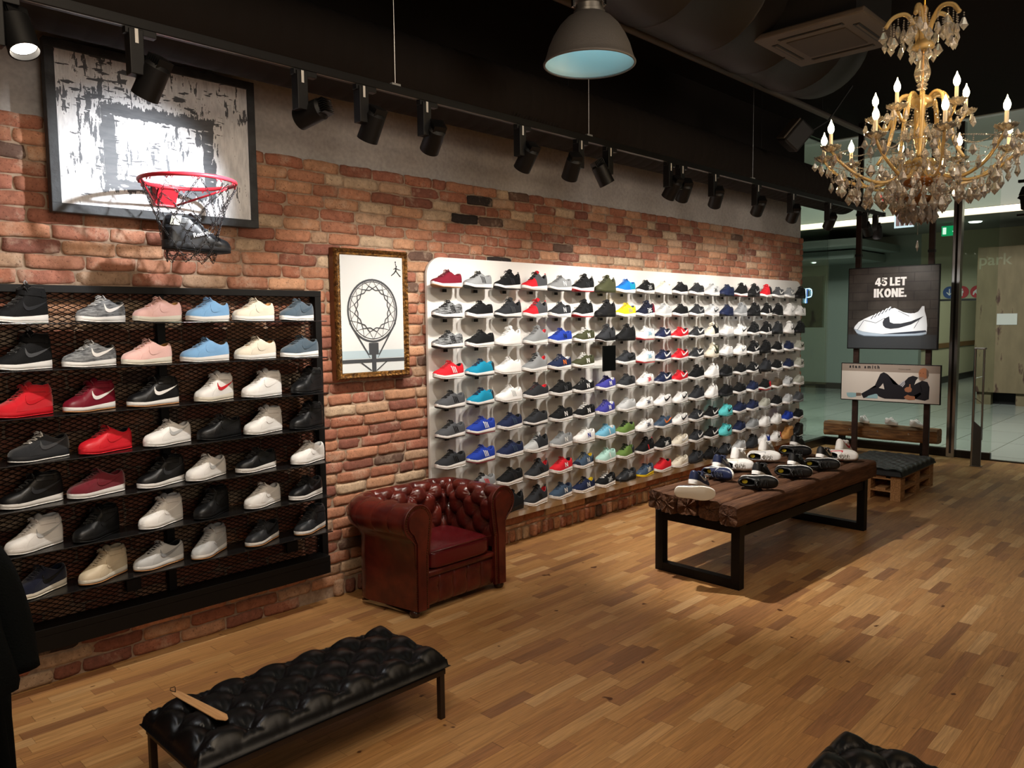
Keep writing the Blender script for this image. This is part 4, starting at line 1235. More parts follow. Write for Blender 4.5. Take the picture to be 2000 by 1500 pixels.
for pp in range(-30, 30):
    for qq in range(-30, 30):
        s = ta * (pp + qq) / 2 + TOT / 2; p = tb_ * (pp - qq) / 2 + .115
        if .05 < s < TOT - .05 and .04 < p < .36:
            x, y, nx, ny = frame(s); d, z, nd_, nz_ = profile(p)
            h = -.040
            k_ = put('button', bm_, OX, lin); k_.location = (x + nx * (d + nd_ * h), y + ny * (d + nd_ * h), z + nz_ * h)
# arm fronts: scroll and post
for (xc, sgn) in ((XL, -1), (XR_, 1)):
    pts = [(sgn * .022, .045), (sgn * .020, .30), (sgn * .020, .44)]
    for i in range(0, 27):
        a = R(-58 + 243 * i / 26)
        pts.append((sgn * ROLLR * math.cos(a), ZC + ROLLR * math.sin(a)))
    pts += [(-sgn * .088, .46), (-sgn * .075, .36), (-sgn * .070, .045)]
    if sgn < 0: pts = pts[::-1]
    af = MB().prism(pts, -(YF + .012), -(YF - .014), Matrix.Translation((xc, 0, 0)) @ MY).build('arm_front', OX, ch, smooth=True, angle=35)
    inner = [(x * .72 if z > .45 else x * .62, ZC + (z - ZC) * .74 if z > .45 else z) for x, z in pts]
    MB().prism(inner, -(YF - .012), -(YF - .024), Matrix.Translation((xc, 0, 0)) @ MY).build('facing_panel', OX, af, smooth=True, angle=35)
    MB().tube([(xc + x * 1.0, YF - .013, z) for x, z in pts if z > .10], .0055, 6).build('piping', OX, af, smooth=True)
    nl = MB()
    path = [(x * .86 if z > .45 else x * .8, ZC + (z - ZC) * .87 if z > .45 else z) for x, z in pts]
    for i in range(len(path) - 1):
        (xa, za), (xb, zb) = path[i], path[i + 1]
        L_ = math.hypot(xb - xa, zb - za); n = max(1, int(L_ / .013))
        for k_ in range(n):
            t = k_ / n
            nl.ball((xc + xa + (xb - xa) * t, YF - .0145, za + (zb - za) * t), .0045, 6, (1, .6, 1))
    tag(nl.build('nailheads', mat('antique_brass', '#4a2f1a', 0.35, 0.9), af, smooth=True, fix=False), kind='stuff')
# seat platform, front rail with buttoned pleats
G = []
x0, x1 = XL + .055, XR_ - .055
for i in range(81):
    x = x0 + (x1 - x0) * i / 80
    u = (x - x0) / (x1 - x0) * 5
    pl_ = .010 * (1 - abs(math.sin(PI * u)) ** .35)
    row = []
    for j in range(11):
        z = .045 + .178 * j / 10
        e = math.sin(PI * j / 10) ** .4 if 0 < j < 10 else 0
        btn = .008 * math.exp(-(((u - round(u)) * (x1 - x0) / 5) ** 2 + (z - .15) ** 2) / .018 ** 2)
        row.append((x, YF + .020 - .018 * e + pl_ + btn, z))
    G.append(row)
MB().grid(G).build('front_rail', OX, ch, smooth=True)
MB().bbox(x0, x1, YF - .004, YB - .08, .218, .254, .012).build('seat_platform', OX, ch, smooth=True, angle=50)
MB().bbox(x0 - .0, x1 + .0, YF + .035, YB - .1, .05, .22, .004).build('inner_frame', OX, ch)
# seat cushion
G = []
cx0, cx1, cy0, cy1, cz0, cz1 = XL + .090, XR_ - .090, YF - .012, YB - .095, .252, .372
def cush():
    bm = bmesh.new()
    bmesh.ops.create_cube(bm, size=1)
    bmesh.ops.subdivide_edges(bm, edges=bm.edges[:], cuts=13, use_grid_fill=True)
    for v in bm.verts:
        x, y, z = v.co * 2
        n = 7
        l_ = (abs(x) ** n + abs(y) ** n + abs(z) ** n) ** (1 / n)
        f_ = 1 / max(1e-6, l_) ** .9
        x, y, z2 = x * f_, y * f_, z * f_
        dome = (1 - x * x) * (1 - y * y)
        zz = (cz0 + cz1) / 2 + z2 * (cz1 - cz0) / 2 + (dome * .016 if z > 0 else 0) + .002 * math.sin(x * 7 + y * 3) * (z > 0) * (1 - x * x)
        v.co = ((cx0 + cx1) / 2 + x * (cx1 - cx0) / 2, (cy0 + cy1) / 2 + y * (cy1 - cy0) / 2, zz)
    me = bpy.data.meshes.new('seat_cushion'); bm.to_mesh(me); bm.free()
    me.polygons.foreach_set('use_smooth', [True] * len(me.polygons))
    return me
cu = put('seat_cushion', cush(), mat('oxblood_seat_leather', '#571318', 0.25, spec=0.6, bump=0.08, bscale=90), ch)
pp_ = []
MB().tube([(cx0 + .01, cy0 + .003, cz1 - .006), ((cx0 + cx1) / 2, cy0 - .001, cz1 - .003), (cx1 - .01, cy0 + .003, cz1 - .006)], .004, 6).build('piping', OX, cu, smooth=True)
for (x, y) in ((XL, YF + .03), (XR_, YF + .03), (XL, YB - .03), (XR_, YB - .03)):
    MB().lathe([(0, 0), (.022, 0), (.032, .012), (.034, .028), (.026, .042), (.018, .048), (.024, .052), (0, .052)], 20, Matrix.Translation((x, y, 0))).build('foot', mat('dark_walnut', '#2c1610', 0.3, coat=0.3), ch, smooth=True, angle=50)

# ================================================================== rustic display table
m, nt, b = node_mat('old_dark_timber')
tc = nd(nt, 'ShaderNodeTexCoord'); mp = nd(nt, 'ShaderNodeMapping'); mp.inputs['Scale'].default_value = (1.2, 16, 16)
nt.links.new(tc.outputs['Object'], mp.inputs[0])
n1 = nd(nt, 'ShaderNodeTexNoise'); n1.inputs['Scale'].default_value = 3; n1.inputs['Detail'].default_value = 10; n1.inputs['Distortion'].default_value = 1.0
nt.links.new(mp.outputs[0], n1.inputs['Vector'])
n2 = nd(nt, 'ShaderNodeTexNoise'); n2.inputs['Scale'].default_value = 5; n2.inputs['Detail'].default_value = 8; nt.links.new(tc.outputs['Object'], n2.inputs['Vector'])
cc = mixc(nt, 0.5, ramp(nt, n1.outputs['Fac'], [(0.3, '#2b1a12'), (0.5, '#4e3120'), (0.7, '#76523a')]), ramp(nt, n2.outputs['Fac'], [(0.3, '#321f15'), (0.7, '#66462f')]))
nt.links.new(cc, b.inputs['Base Color']); b.inputs['Roughness'].default_value = 0.85
b.inputs['Specular IOR Level'].default_value = 0.3
bp = nd(nt, 'ShaderNodeBump'); bp.inputs['Strength'].default_value = 0.9; bp.inputs['Distance'].default_value = 0.008
nt.links.new(n1.outputs['Fac'], bp.inputs['Height']); nt.links.new(bp.outputs[0], b.inputs['Normal'])
TIMBER = m
tb = thing('display_table', 'long low table of dark rough timber slabs on black steel legs', 'table', (5.335, 2.535, 0), R(-2.0))
TL, TW, TZ, TT = 2.10, .68, .575, .135
from mathutils import noise as mnoise
def slab(y0, y1, zt, th, seed, xe0=0, xe1=0):
    nx, npf = 60, 28
    G = []
    for i in range(nx + 1):
        x = -TL / 2 + xe0 + (TL + xe1 - xe0) * i / nx
        row = []
        yc, hw, zc, hh = (y0 + y1) / 2, (y1 - y0) / 2, zt - th / 2, th / 2
        endk = min(1, min(i, nx - i) / 1.6 + .90)
        for k_ in range(npf):
            a = 2 * PI * k_ / npf
            n = 7
            c_, s_ = math.cos(a), math.sin(a)
            r_ = 1 / (abs(c_) ** n + abs(s_) ** n) ** (1 / n)
            Y_, Z_ = c_ * r_, s_ * r_
            ns = mnoise.noise(Vector((x * 3 + seed, Y_ * 1.2, Z_ * 1.2))) * .006 + mnoise.noise(Vector((x * 14 + seed, Y_ * 4, Z_ * 4))) * .003
            if i < 3 or i > nx - 3: ns += mnoise.noise(Vector((seed * 3, Y_ * 4, Z_ * 4))) * .010
            yy = yc + Y_ * (hw + (ns if abs(Z_) < .95 else 0)) * (1 if 0 < i < nx else .97)
            zz = zc + Z_ * (hh + (ns * (.3 if Z_ > 0 else 1.2))) * (1 if 0 < i < nx else .93)
            xx = x + (mnoise.noise(Vector((seed, Y_ * 3, Z_ * 3 + 5))) * .012 if i in (0, nx) else 0)
            row.append((xx, yy, zz))
        row.append(row[0])
        G.append(row)
    mb = MB(); mb.grid(G)
    for row, flip in ((G[0], 1), (G[-1], -1)):
        # rough end grain: rings towards the middle
        cx_ = sum(p[0] for p in row[:-1]) / npf; cy_ = sum(p[1] for p in row[:-1]) / npf; cz_ = sum(p[2] for p in row[:-1]) / npf
        E_ = []
        for f_ in (1, .85, .65, .45, .25, .02):
            rr = []
            for k_, p in enumerate(row[:-1]):
                dx = mnoise.noise(Vector((p[1] * 28 * f_ + seed, p[2] * 28 * f_, f_ * 6))) * .006 * (f_ < 1)
                rr.append((p[0] + flip * -.002 + dx, cy_ + (p[1] - cy_) * f_, cz_ + (p[2] - cz_) * f_))
            rr.append(rr[0]); E_.append(rr)
        mb.grid(E_)
    return mb
cuts = [-.34, -.205, -.04, .11, .225, .34]
for i in range(5):
    slab(cuts[i] + .005, cuts[i + 1] - .005, TZ + random.uniform(-.004, .004), TT + random.uniform(-.01, .004), i * 7.3, random.uniform(-.02, .03), random.uniform(-.03, .02)).build('timber_slab', TIMBER, tb, smooth=True, merge=1e-5, angle=45)
# leg frames: U frames and two rails
for x in (-.90, 1.02):
    fm = MB()
    y0, y1 = -.275, .30
    fm.bbox(x - .03, x + .03, y0, y0 + .06, 0, .415, .002).bbox(x - .03, x + .03, y1, y1 + .06, 0, .415, .002).bbox(x - .03, x + .03, y0 + .06, y1, 0, .06, .002).bbox(x - .03, x + .03, y0 + .06, y1, .355, .415, .002)
    fm.build('leg_frame', BLACKM, tb)
for y in (-.265, .31):
    MB().bbox(-.87, .99, y, y + .04, .335, .40, .002).build('side_rail', BLACKM, tb)
for (x, y) in ((-.87, -.25), (.0, -.25), (.98, -.25), (-.87, .32), (.0, .32), (.98, .32)):
    MB().bbox(x - .03, x + .03, y - .02, y + .02, .40, .455, .002).build('spacer_block', BLACKM, tb)

# ------------------------------------------------------------------ sneaker pairs on the table
def fx_(x, y, z):   # picture point on the horizontal plane z
    f = Vector((_f.x, _f.y, _f.z)) + _r2 * ((x - 1000) / 1520.6) - _u2 * ((y - 750) / 1520.6)
    t = (z - CAM_H) / f.z
    return Vector((f.x * t, f.y * t, z))
def lying(p, tdir, facing=1, sole_out=False, hw=.050):
    # p centre on the table, tdir horizontal direction of the toe; the opening faces the camera side
    t = Vector((tdir[0], tdir[1], 0)).normalized()
    xl = -t
    c = Vector((t.y, -t.x, 0)) * facing
    if sole_out: c = -c
    yl = c.cross(xl)
    Mx = Matrix(((xl.x, yl.x, c.x, p[0] - c.x * .04), (xl.y, yl.y, c.y, p[1] - c.y * .04), (xl.z, yl.z, c.z, TZ + hw), (0, 0, 0, 1)))
    return Mx
def standing(p, tdir, z, pitch=0.0):
    a = math.atan2(-tdir[1], -tdir[0])
    return Matrix.Translation((p[0], p[1], z)) @ Matrix.Rotation(a, 4, 'Z') @ Matrix.Rotation(pitch, 4, 'Y')
PAIRS = [
 # lying shoe centre px, standing shoe px, main, swoosh, mode
 ((1358, 965), (1362, 932), 'navy', 'light grey', 'sole', 'navy'),
 ((1403, 928), (1400, 905), 'navy', 'light grey', 'heel', 'navy'),
 ((1438, 912), (1445, 885), 'white', 'off white', 'open', 'white'),
 ((1492, 895), (1494, 870), 'white', 'light grey', 'open', 'bright white'),
 ((1481, 946), (1484, 918), 'black', 'black', 'open', 'black'),
 ((1550, 925), (1550, 897), 'black', 'black', 'open', 'black'),
 ((1553, 884), (1556, 863), 'black', 'black', 'open', 'black'),
 ((1605, 910), (1604, 888), 'black', 'tan', 'open', 'black'),
 ((1642, 893), (1635, 871), 'white', 'red', 'open', 'white'),
]
WHERE = ['nearest the rough table end', 'second from the near table end, white wall side', 'third along the white wall side of table', 'fourth along the white wall side of table',
         'nearest pair on the room side of table', 'second pair on the room side of table', 'farthest on the white wall side of table', 'third pair on the room side of table', 'at the far right table end']
for (pl_, ps_, c, lc, mode, nm), wh in zip(PAIRS, WHERE):
    L0 = fx_(pl_[0], pl_[1], TZ + .035)
    view = Vector((L0.x, L0.y, 0)).normalized()
    right = Vector((view.y, -view.x, 0))
    td = (right * .98 - view * .12)
    ex = dict(lining='black', out='off white' if c != 'black' else 'black', lace=c if c != 'black' else 'black')
    if mode == 'sole':
        Mx = lying(L0, td, 1, True)
    elif mode == 'heel':
        Mx = lying(L0, (right * .55 + view * -.62), 1)
    else:
        Mx = lying(L0, td, 1)
    g_ = 'sneaker pairs on the timber table'
    sh1 = shoe('flat', c, 'white' if c != 'white' else 'white', 'swoosh', lc if lc != 'tan' else 'black', label='%s sneaker lying on its side, %s' % (nm, wh), group=g_, mtx=Mx, scale=.93, fin='leather', **ex)
    # yellow insole patch seen in the opening
    if mode != 'sole':
        ip = MB().lathe([(0, 0), (.015, .0002), (.0151, .001), (0, .0012)], 16, Matrix.Translation((xof(.84), 0, .052)) @ Matrix.Scale(1.35, 4, (1, 0, 0)))
        ip.build('insole_print', mat('insole_yellow', '#d8c83a', 0.6), sh1)
    # standing shoe with its heel to the camera, propped on the lying one
    back = L0 + view * .122 + right * (-.005)
    md = (view * .93 + right * .36)
    s2 = shoe('flat', c, 'white', 'swoosh', lc if lc != 'tan' else 'beige', label='%s sneaker propped up heel first, %s' % (nm, wh), group=g_,
              mtx=standing(back + md.normalized() * .072, md, TZ + .044, R(-17)), scale=.95, fin='leather', **dict(ex, lining=('tan' if lc == 'tan' else 'black')))

# ================================================================== pallets with cushion
m = mat('pallet_pine', '#b48a5e', 0.75, color2='#8f6840', cscale=9, stretch=(1, 10, 10), bump=0.3, bscale=60)
PX, PY = 7.54, 2.34
PLX, PLY = .98, .62
PHH = .115
for lv in range(2):
    z = lv * PHH
    pt = thing('wooden_pallet', 'rough pine pallet %s under the black tufted cushion' % ('on the floor, lower one' if lv == 0 else 'stacked on another, upper one'), 'pallet', (PX, PY, z), 0)
    pt['group'] = 'stacked pine pallets'
    for j in range(3):
        y = j * (PLY - .09) / 2
        MB().bbox(0, PLX, y, y + .09, 0, .016, .002).build('bottom_board', m, pt)
        for i in range(3):
            x = i * (PLX - .12) / 2
            MB().bbox(x, x + .12, y, y + .09, .016, .078, .003).build('block', m, pt)
    for i in range(3):
        x = i * (PLX - .12) / 2
        MB().bbox(x, x + .12, 0, PLY, .078, .094, .002).build('cross_board', m, pt)
    for j in range(5):
        y = j * (PLY - .09) / 4
        MB().bbox(0, PLX, y, y + .09, .094, PHH, .002).build('deck_board', m, pt)
cw_ = thing('tufted_cushion', 'black tufted leather seat cushion lying on the pine pallets', 'cushion', (PX + PLX / 2 - .01, PY + PLY / 2, 0), 0)
cushion(PLX + .03, PLY + .03, 2 * PHH + .001, .070, .135, .12, .016, ox=.02, oy=0.0, step=.0085, parent=cw_, name='cushion_cover')
# ================================================================== backboard, hoop, shoe in the net
m, nt, b = node_mat('distressed_backboard_paint')
geo = nd(nt, 'ShaderNodeNewGeometry'); sp = nd(nt, 'ShaderNodeSeparateXYZ'); nt.links.new(geo.outputs['Position'], sp.inputs[0])
mp = nd(nt, 'ShaderNodeMapping'); mp.inputs['Scale'].default_value = (27, 1, 6); nt.links.new(geo.outputs['Position'], mp.inputs[0])
n1 = nd(nt, 'ShaderNodeTexNoise'); n1.inputs['Scale'].default_value = 1.6; n1.inputs['Detail'].default_value = 7; n1.inputs['Roughness'].default_value = 0.62; nt.links.new(mp.outputs[0], n1.inputs['Vector'])
mp2 = nd(nt, 'ShaderNodeMapping'); mp2.inputs['Scale'].default_value = (8, 1, 34); nt.links.new(geo.outputs['Position'], mp2.inputs[0])
n2 = nd(nt, 'ShaderNodeTexNoise'); n2.inputs['Scale'].default_value = 1.6; n2.inputs['Detail'].default_value = 6; nt.links.new(mp2.outputs[0], n2.inputs['Vector'])
n3 = nd(nt, 'ShaderNodeTexNoise'); n3.inputs['Scale'].default_value = 4.2; n3.inputs['Detail'].default_value = 2; nt.links.new(geo.outputs['Position'], n3.inputs['Vector'])
dx = mth(nt, 'ABSOLUTE', mth(nt, 'SUBTRACT', sp.outputs[0], 1.64)); dz = mth(nt, 'ABSOLUTE', mth(nt, 'SUBTRACT', sp.outputs[2], 2.548))
j1 = mth(nt, 'MULTIPLY', mth(nt, 'SUBTRACT', n1.outputs['Fac'], 0.5), 0.16)
do = mth(nt, 'MAXIMUM', mth(nt, 'SUBTRACT', dx, 0.278), mth(nt, 'SUBTRACT', dz, 0.205))
di = mth(nt, 'MAXIMUM', mth(nt, 'SUBTRACT', dx, 0.212), mth(nt, 'SUBTRACT', dz, 0.148))
band = mth(nt, 'MULTIPLY', mth(nt, 'LESS_THAN', mth(nt, 'ADD', do, j1), 0.0), mth(nt, 'GREATER_THAN', mth(nt, 'ADD', di, mth(nt, 'MULTIPLY', j1, 0.25)), 0.0))
# flaked dabs, denser at the upper left of the painted square
dl = mth(nt, 'ADD', mth(nt, 'ABSOLUTE', mth(nt, 'SUBTRACT', sp.outputs[0], 1.50)), mth(nt, 'ABSOLUTE', mth(nt, 'SUBTRACT', sp.outputs[2], 2.80)))
thr = mth(nt, 'ADD', 0.545, mth(nt, 'MULTIPLY', mth(nt, 'MINIMUM', dl, 0.6), 0.13))
dab = mth(nt, 'GREATER_THAN', n1.outputs['Fac'], mth(nt, 'ADD', thr, mth(nt, 'MULTIPLY', mth(nt, 'SUBTRACT', 0.5, n3.outputs['Fac']), 0.25)))
dab2 = mth(nt, 'MULTIPLY', mth(nt, 'GREATER_THAN', n2.outputs['Fac'], mth(nt, 'ADD', 0.53, mth(nt, 'MULTIPLY', dl, 0.22))), mth(nt, 'GREATER_THAN', n3.outputs['Fac'], 0.42))
chip = mth(nt, 'GREATER_THAN', n2.outputs['Fac'], 0.33)
msk = mth(nt, 'MULTIPLY', mth(nt, 'MAXIMUM', band, mth(nt, 'MAXIMUM', dab, dab2)), chip)
st = ramp(nt, n1.outputs['Fac'], [(0.3, '#b9bbc0'), (0.55, '#dcdde0')])
gy = ramp(nt, n2.outputs['Fac'], [(0.3, '#5b5e64'), (0.7, '#45484e')])
nt.links.new(mixc(nt, msk, st, gy), b.inputs['Base Color']); b.inputs['Roughness'].default_value = 0.55
BBP = m
bb = thing('basketball_backboard', 'distressed grey and white basketball backboard in a black frame', 'backboard', (0, 0, 0))
BX_0, BX_1, BZ_0, BZ_1 = 1.137, 2.150, 2.222, 2.997
MB().box(BX_0 + .03, BX_1 - .03, 3.998, 4.03, BZ_0 + .03, BZ_1 - .03).build('panel', BBP, bb)
FRB = mat('worn_black_frame', '#26282b', 0.6, bump=0.3, bscale=40, color2='#34373b', cscale=14)
fr_ = MB()
fr_.bbox(BX_0, BX_1, 3.990, 4.04, BZ_1 - .042, BZ_1, .003).bbox(BX_0, BX_1, 3.990, 4.04, BZ_0, BZ_0 + .042, .003)
fr_.bbox(BX_0, BX_0 + .042, 3.990, 4.04, BZ_0 + .04, BZ_1 - .04, .003).bbox(BX_1 - .042, BX_1, 3.990, 4.04, BZ_0 + .04, BZ_1 - .04, .003)
fr_.build('frame', FRB, bb)
MB().box(BX_0 + .15, BX_0 + .22, 4.03, 4.10, BZ_0 + .1, BZ_1 - .1).box(BX_1 - .22, BX_1 - .15, 4.03, 4.10, BZ_0 + .1, BZ_1 - .1).build('wall_bracket', FRB, bb)

HC = Vector((1.64, 3.705, 2.375)); HR = .213
REDM = mat('red_painted_steel', '#c8303c', 0.35, spec=0.5)
hp = thing('basketball_hoop', 'red steel basketball hoop with a chain net', 'hoop', HC)
MB().tube([(HR * math.cos(a), HR * math.sin(a), 0) for a in np.linspace(0, 2 * PI, 49)[:-1]], .0095, 10, closed=True).build('rim', REDM, hp, smooth=True)
pm = MB()
pm.bbox(-.055, .055, .272, .286, -.085, .025, .002)
pm.bbox(-.050, .050, HR - .01, .28, .004, .012, .002)
pm.add([(-.050, .275, -.08), (.050, .275, -.08), (.050, HR - .005, .0), (-.050, HR - .005, .0)], [(0, 1, 2, 3)])
pm.add([(-.052, .275, -.08), (-.052, .275, .01), (-.052, HR, .01)], [(0, 1, 2)]).add([(.052, .275, -.08), (.052, .275, .01), (.052, HR, .01)], [(0, 1, 2)])
pm.build('mounting_bracket', REDM, hp)
for sx in (-1, 1):
    MB().tube([(sx * .05, .272, -.078), (sx * HR * .82, HR * .35, -.022), (sx * HR * .97, HR * .1, -.004)], .0055, 8).build('brace', REDM, hp, smooth=True)
for i in range(12):
    a = 2 * PI * (i + .5) / 12
    pass
hk = MB()
for i in range(12):
    a = 2 * PI * (i + .5) / 12
    c = Vector((HR * math.cos(a), HR * math.sin(a), -.012)); t_ = Vector((-math.sin(a), math.cos(a), 0))
    hk.tube([c + t_ * .018 + Vector((0, 0, .006)), c + t_ * .012 - Vector((0, 0, .006)), c + t_ * .004 + Vector((0, 0, .004)), c - t_ * .004 + Vector((0, 0, .004)), c - t_ * .012 - Vector((0, 0, .006)), c - t_ * .018 + Vector((0, 0, .006))], .0022, 5)
hk.build('net_hook', REDM, hp, smooth=True)
# chain net: zigzag of links between rings that get narrower
link = []
def chain(mb, p0, p1, r=.0075):
    d = (p1 - p0); L_ = d.length; n = max(2, int(L_ / .0165)); ax = d.normalized()
    q = ax.to_track_quat('Z', 'X').to_matrix().to_4x4()
    for i in range(n):
        c = p0 + d * ((i + .5) / n)
        MM = Matrix.Translation(c) @ q @ Matrix.Rotation(PI / 2 * (i % 2) + .4, 4, 'Z')
        hl = L_ / n * .66
        mb.tube([(0, .0048 * math.cos(a), hl * math.sin(a)) for a in np.linspace(0, 2 * PI, 9)[:-1]], .0013, 4, closed=True, M=MM)
cn = MB()
rings = [(HR, -.018, 0), (.175, -.10, 1), (.145, -.185, 0), (.125, -.265, 1), (.112, -.335, 0)]
SHOEC = Vector((.02, -.01, 0))
def rp(k_, i):
    r_, z, ph = rings[k_]
    a = 2 * PI * (i + .5 + ph * .5) / 9
    sag = .012 * math.sin(i * 2.3 + k_)
    return Vector((r_ * math.cos(a), r_ * math.sin(a), z + sag))
for k_ in range(4):
    for i in range(9):
        if rings[k_][2] == 0:
            chain(cn, rp(k_, i), rp(k_ + 1, i)); chain(cn, rp(k_, i), rp(k_ + 1, i - 1))
        else:
            chain(cn, rp(k_, i), rp(k_ + 1, i)); chain(cn, rp(k_, i), rp(k_ + 1, i + 1))
for i in range(9):
    a_, b2 = rp(4, i), rp(4, i + 1)
    mid = (a_ + b2) / 2 - Vector((0, 0, .038))
    chain(cn, a_, mid); chain(cn, mid, b2)
# slings crossing under the shoe
for i in (1, 3, 5):
    a_, b2 = rp(4, i), rp(4, (9 - i) % 9)
    chain(cn, a_, b2)
cn.build('chain_net', mat('chain_steel', '#5a5a5c', 0.3, 1.0), hp, smooth=True, fix=False)
# big black high-top carried in the net, toe to the right
Mx = Matrix.Translation((1.665, 3.695, 2.046)) @ Matrix.Rotation(R(174), 4, 'Z') @ Matrix.Rotation(R(-3), 4, 'Y') @ Matrix.Scale(1.18, 4)
hs = shoe('court_mid', 'charcoal', 'charcoal', None, 0, label='black padded high-top basketball shoe caught in the chain net', mtx=Mx, lace='dark grey', fin='patent', panel='black', out='black', lining='black', tongue='charcoal')
hs['group'] = 'shoe in the hoop'
del hs['group']
pf = MB()
patch(pf, 'court_mid', ruled([(.80, .095), (.76, .135)], [(.93, .095), (.90, .13)], 5, 4), .004)
pf.build('ankle_panel', smat('stone grey', 'patent'), hs, smooth=True)
pf = MB()
patch(pf, 'court_mid', ruled([(.60, .075), (.56, .105)], [(.74, .082), (.70, .112)], 5, 4), .004)
pf.build('side_pad', smat('dark grey', 'patent'), hs, smooth=True)

def text(name, s_, size, M_, m_, parent=None, ext=.001, off=0.0, align='LEFT', spacing=1.0, sx=1.0, shear=0):
    cu_ = bpy.data.curves.new('txt', 'FONT'); cu_.body = s_; cu_.size = size; cu_.extrude = ext; cu_.offset = off; cu_.align_x = align
    cu_.space_character = spacing; cu_.shear = shear
    cu_.resolution_u = 4
    to = bpy.data.objects.new('txt', cu_); COL.objects.link(to)
    dg = bpy.context.evaluated_depsgraph_get(); dg.update()
    me = bpy.data.meshes.new_from_object(to.evaluated_get(dg))
    bpy.data.objects.remove(to)
    me.materials.clear()
    me.transform(M_ @ Matrix.Scale(sx, 4, (1, 0, 0)))
    me.name = name
    return put(name, me, m_, parent)
def MX(x, y, z):   # facing the camera along -x
    return Matrix(((0, 0, -1, x), (-1, 0, 0, y), (0, 1, 0, z), (0, 0, 0, 1)))
def MYW(x, y, z):  # on the brick wall side, facing -y
    return Matrix(((1, 0, 0, x), (0, 0, -1, y), (0, 1, 0, z), (0, 0, 0, 1)))
text('lettering', 'Reebok', .024, Matrix(((-1, 0, 0, .030), (0, 0, 1, .0505), (0, 1, 0, .052), (0, 0, 0, 1))) @ Matrix.Rotation(R(18), 4, 'Z') , mat('white_print', '#e8e8e8', 0.5), hs, ext=.0012, off=.0002)

# ================================================================== framed hoop picture
GOLD = mat('antique_gold_frame', '#8a6230', 0.35, 0.75, bump=0.6, bscale=130, color2='#4c321a', cscale=45)
GOLD2 = mat('brown_gold_edge', '#6a3f22', 0.45, 0.3)
pic = thing('framed_picture', 'ornate gold frame holding a pale picture of a basketball hoop from below', 'picture', (0, 0, 0))
fx0, fx1, fz0, fz1 = 2.650, 3.205, 1.352, 2.155
y0_ = 4.088
MB().box(fx0, fx1, 4.045, y0_, fz0, fz1).build('backing_board', GOLD2, pic)
fm = MB()
fw = .042
def mould(pa, pb, inw):
    # profile sweep along a side with a carved repeat
    pa, pb, inw = Vector(pa), Vector(pb), Vector(inw)
    L_ = (pb - pa).length; n = int(L_ / .006)
    prof = [(0, 0), (.004, .018), (.012, .026), (.020, .020), (.026, .010), (.034, .012), (.042, .004), (.042, 0)]
    G = []
    for i in range(n + 1):
        t = i / n; d = L_ * t
        row = []
        for k_, (u, h) in enumerate(prof):
            mit = max(0.0, min(1.0, 1.0))
            cl = min(max(d, u), L_ - u)
            hh = h * (1 + (.25 * math.sin(d / .0135 * PI) * math.cos(k_) if 0 < k_ < 6 else 0))
            p = pa + (pb - pa).normalized() * cl + inw * u
            row.append((p.x, 4.045 - hh, p.z))
        G.append(row)
    fm.grid(G)
mould((fx0, 0, fz1), (fx1, 0, fz1), (0, 0, -1)); mould((fx0, 0, fz0), (fx1, 0, fz0), (0, 0, 1))
mould((fx0, 0, fz0), (fx0, 0, fz1), (1, 0, 0)); mould((fx1, 0, fz0), (fx1, 0, fz1), (-1, 0, 0))
fm.build('frame', GOLD, pic, smooth=True, angle=60)
bd_ = MB()
for i in range(60):
    t = i / 59
    for (a_, b2) in (((fx0 + .038, fz0 + .038), (fx1 - .038, fz0 + .038)), ((fx0 + .038, fz1 - .038), (fx1 - .038, fz1 - .038)), ((fx0 + .038, fz0 + .038), (fx0 + .038, fz1 - .038)), ((fx1 - .038, fz0 + .038), (fx1 - .038, fz1 - .038))):
        bd_.ball((a_[0] + (b2[0] - a_[0]) * t, 4.038, a_[1] + (b2[1] - a_[1]) * t), .0042, 6)
tag(bd_.build('beading', GOLD, pic, smooth=True, fix=False), kind='stuff')
m, nt, b = node_mat('pale_print')
geo = nd(nt, 'ShaderNodeNewGeometry'); sp = nd(nt, 'ShaderNodeSeparateXYZ'); nt.links.new(geo.outputs['Position'], sp.inputs[0])
nt.links.new(ramp(nt, mth(nt, 'DIVIDE', mth(nt, 'SUBTRACT', sp.outputs[2], 1.39), 0.73), [(0.0, '#ccd2d4'), (0.35, '#d6d9da'), (1.0, '#bfc0c0')]), b.inputs['Base Color'])
b.inputs['Roughness'].default_value = 0.35
px0, px1 = fx0 + .041, fx1 - .041
MB().box(px0, px1, 4.036, 4.044, fz0 + .041, fz1 - .041).build('print', m, pic)
hm = MB()
cxp, czp = 2.925, 1.775
def arc(mb, cx, cz, rx, rz, w_, y=4.0345, a0=0, a1=2 * PI, n=48):
    P = []
    for i in range(n + 1):
        a = a0 + (a1 - a0) * i / n
        P.append([(cx + (rx + s_ * w_ / 2) * math.cos(a), y, cz + (rz + s_ * w_ / 2) * math.sin(a)) for s_ in (-1, 1)])
    mb.grid(P)
SEGN = [0]
def seg(mb, p, q, w_, y=4.0343):
    SEGN[0] += 1; y = y - .00003 * (SEGN[0] % 37)
    d = Vector((q[0] - p[0], q[1] - p[1])); n_ = Vector((-d.y, d.x)).normalized() * w_ / 2
    mb.add([(p[0] + n_.x, y, p[1] + n_.y), (p[0] - n_.x, y, p[1] - n_.y), (q[0] - n_.x, y, q[1] - n_.y), (q[0] + n_.x, y, q[1] + n_.y)], [(0, 1, 2, 3)])
strip = MB(); strip.box(px0, px1, 4.0348, 4.0357, 1.478, 1.528)
strip.build('printed_backboard', mat('print_pale_blue', '#a9bcc6', 0.5), pic)
hm.box(px0, px1, 4.0336, 4.0346, 1.452, 1.474)
arc(hm, cxp, czp, .185, .192, .013); arc(hm, cxp, czp + .002, .170, .178, .005)
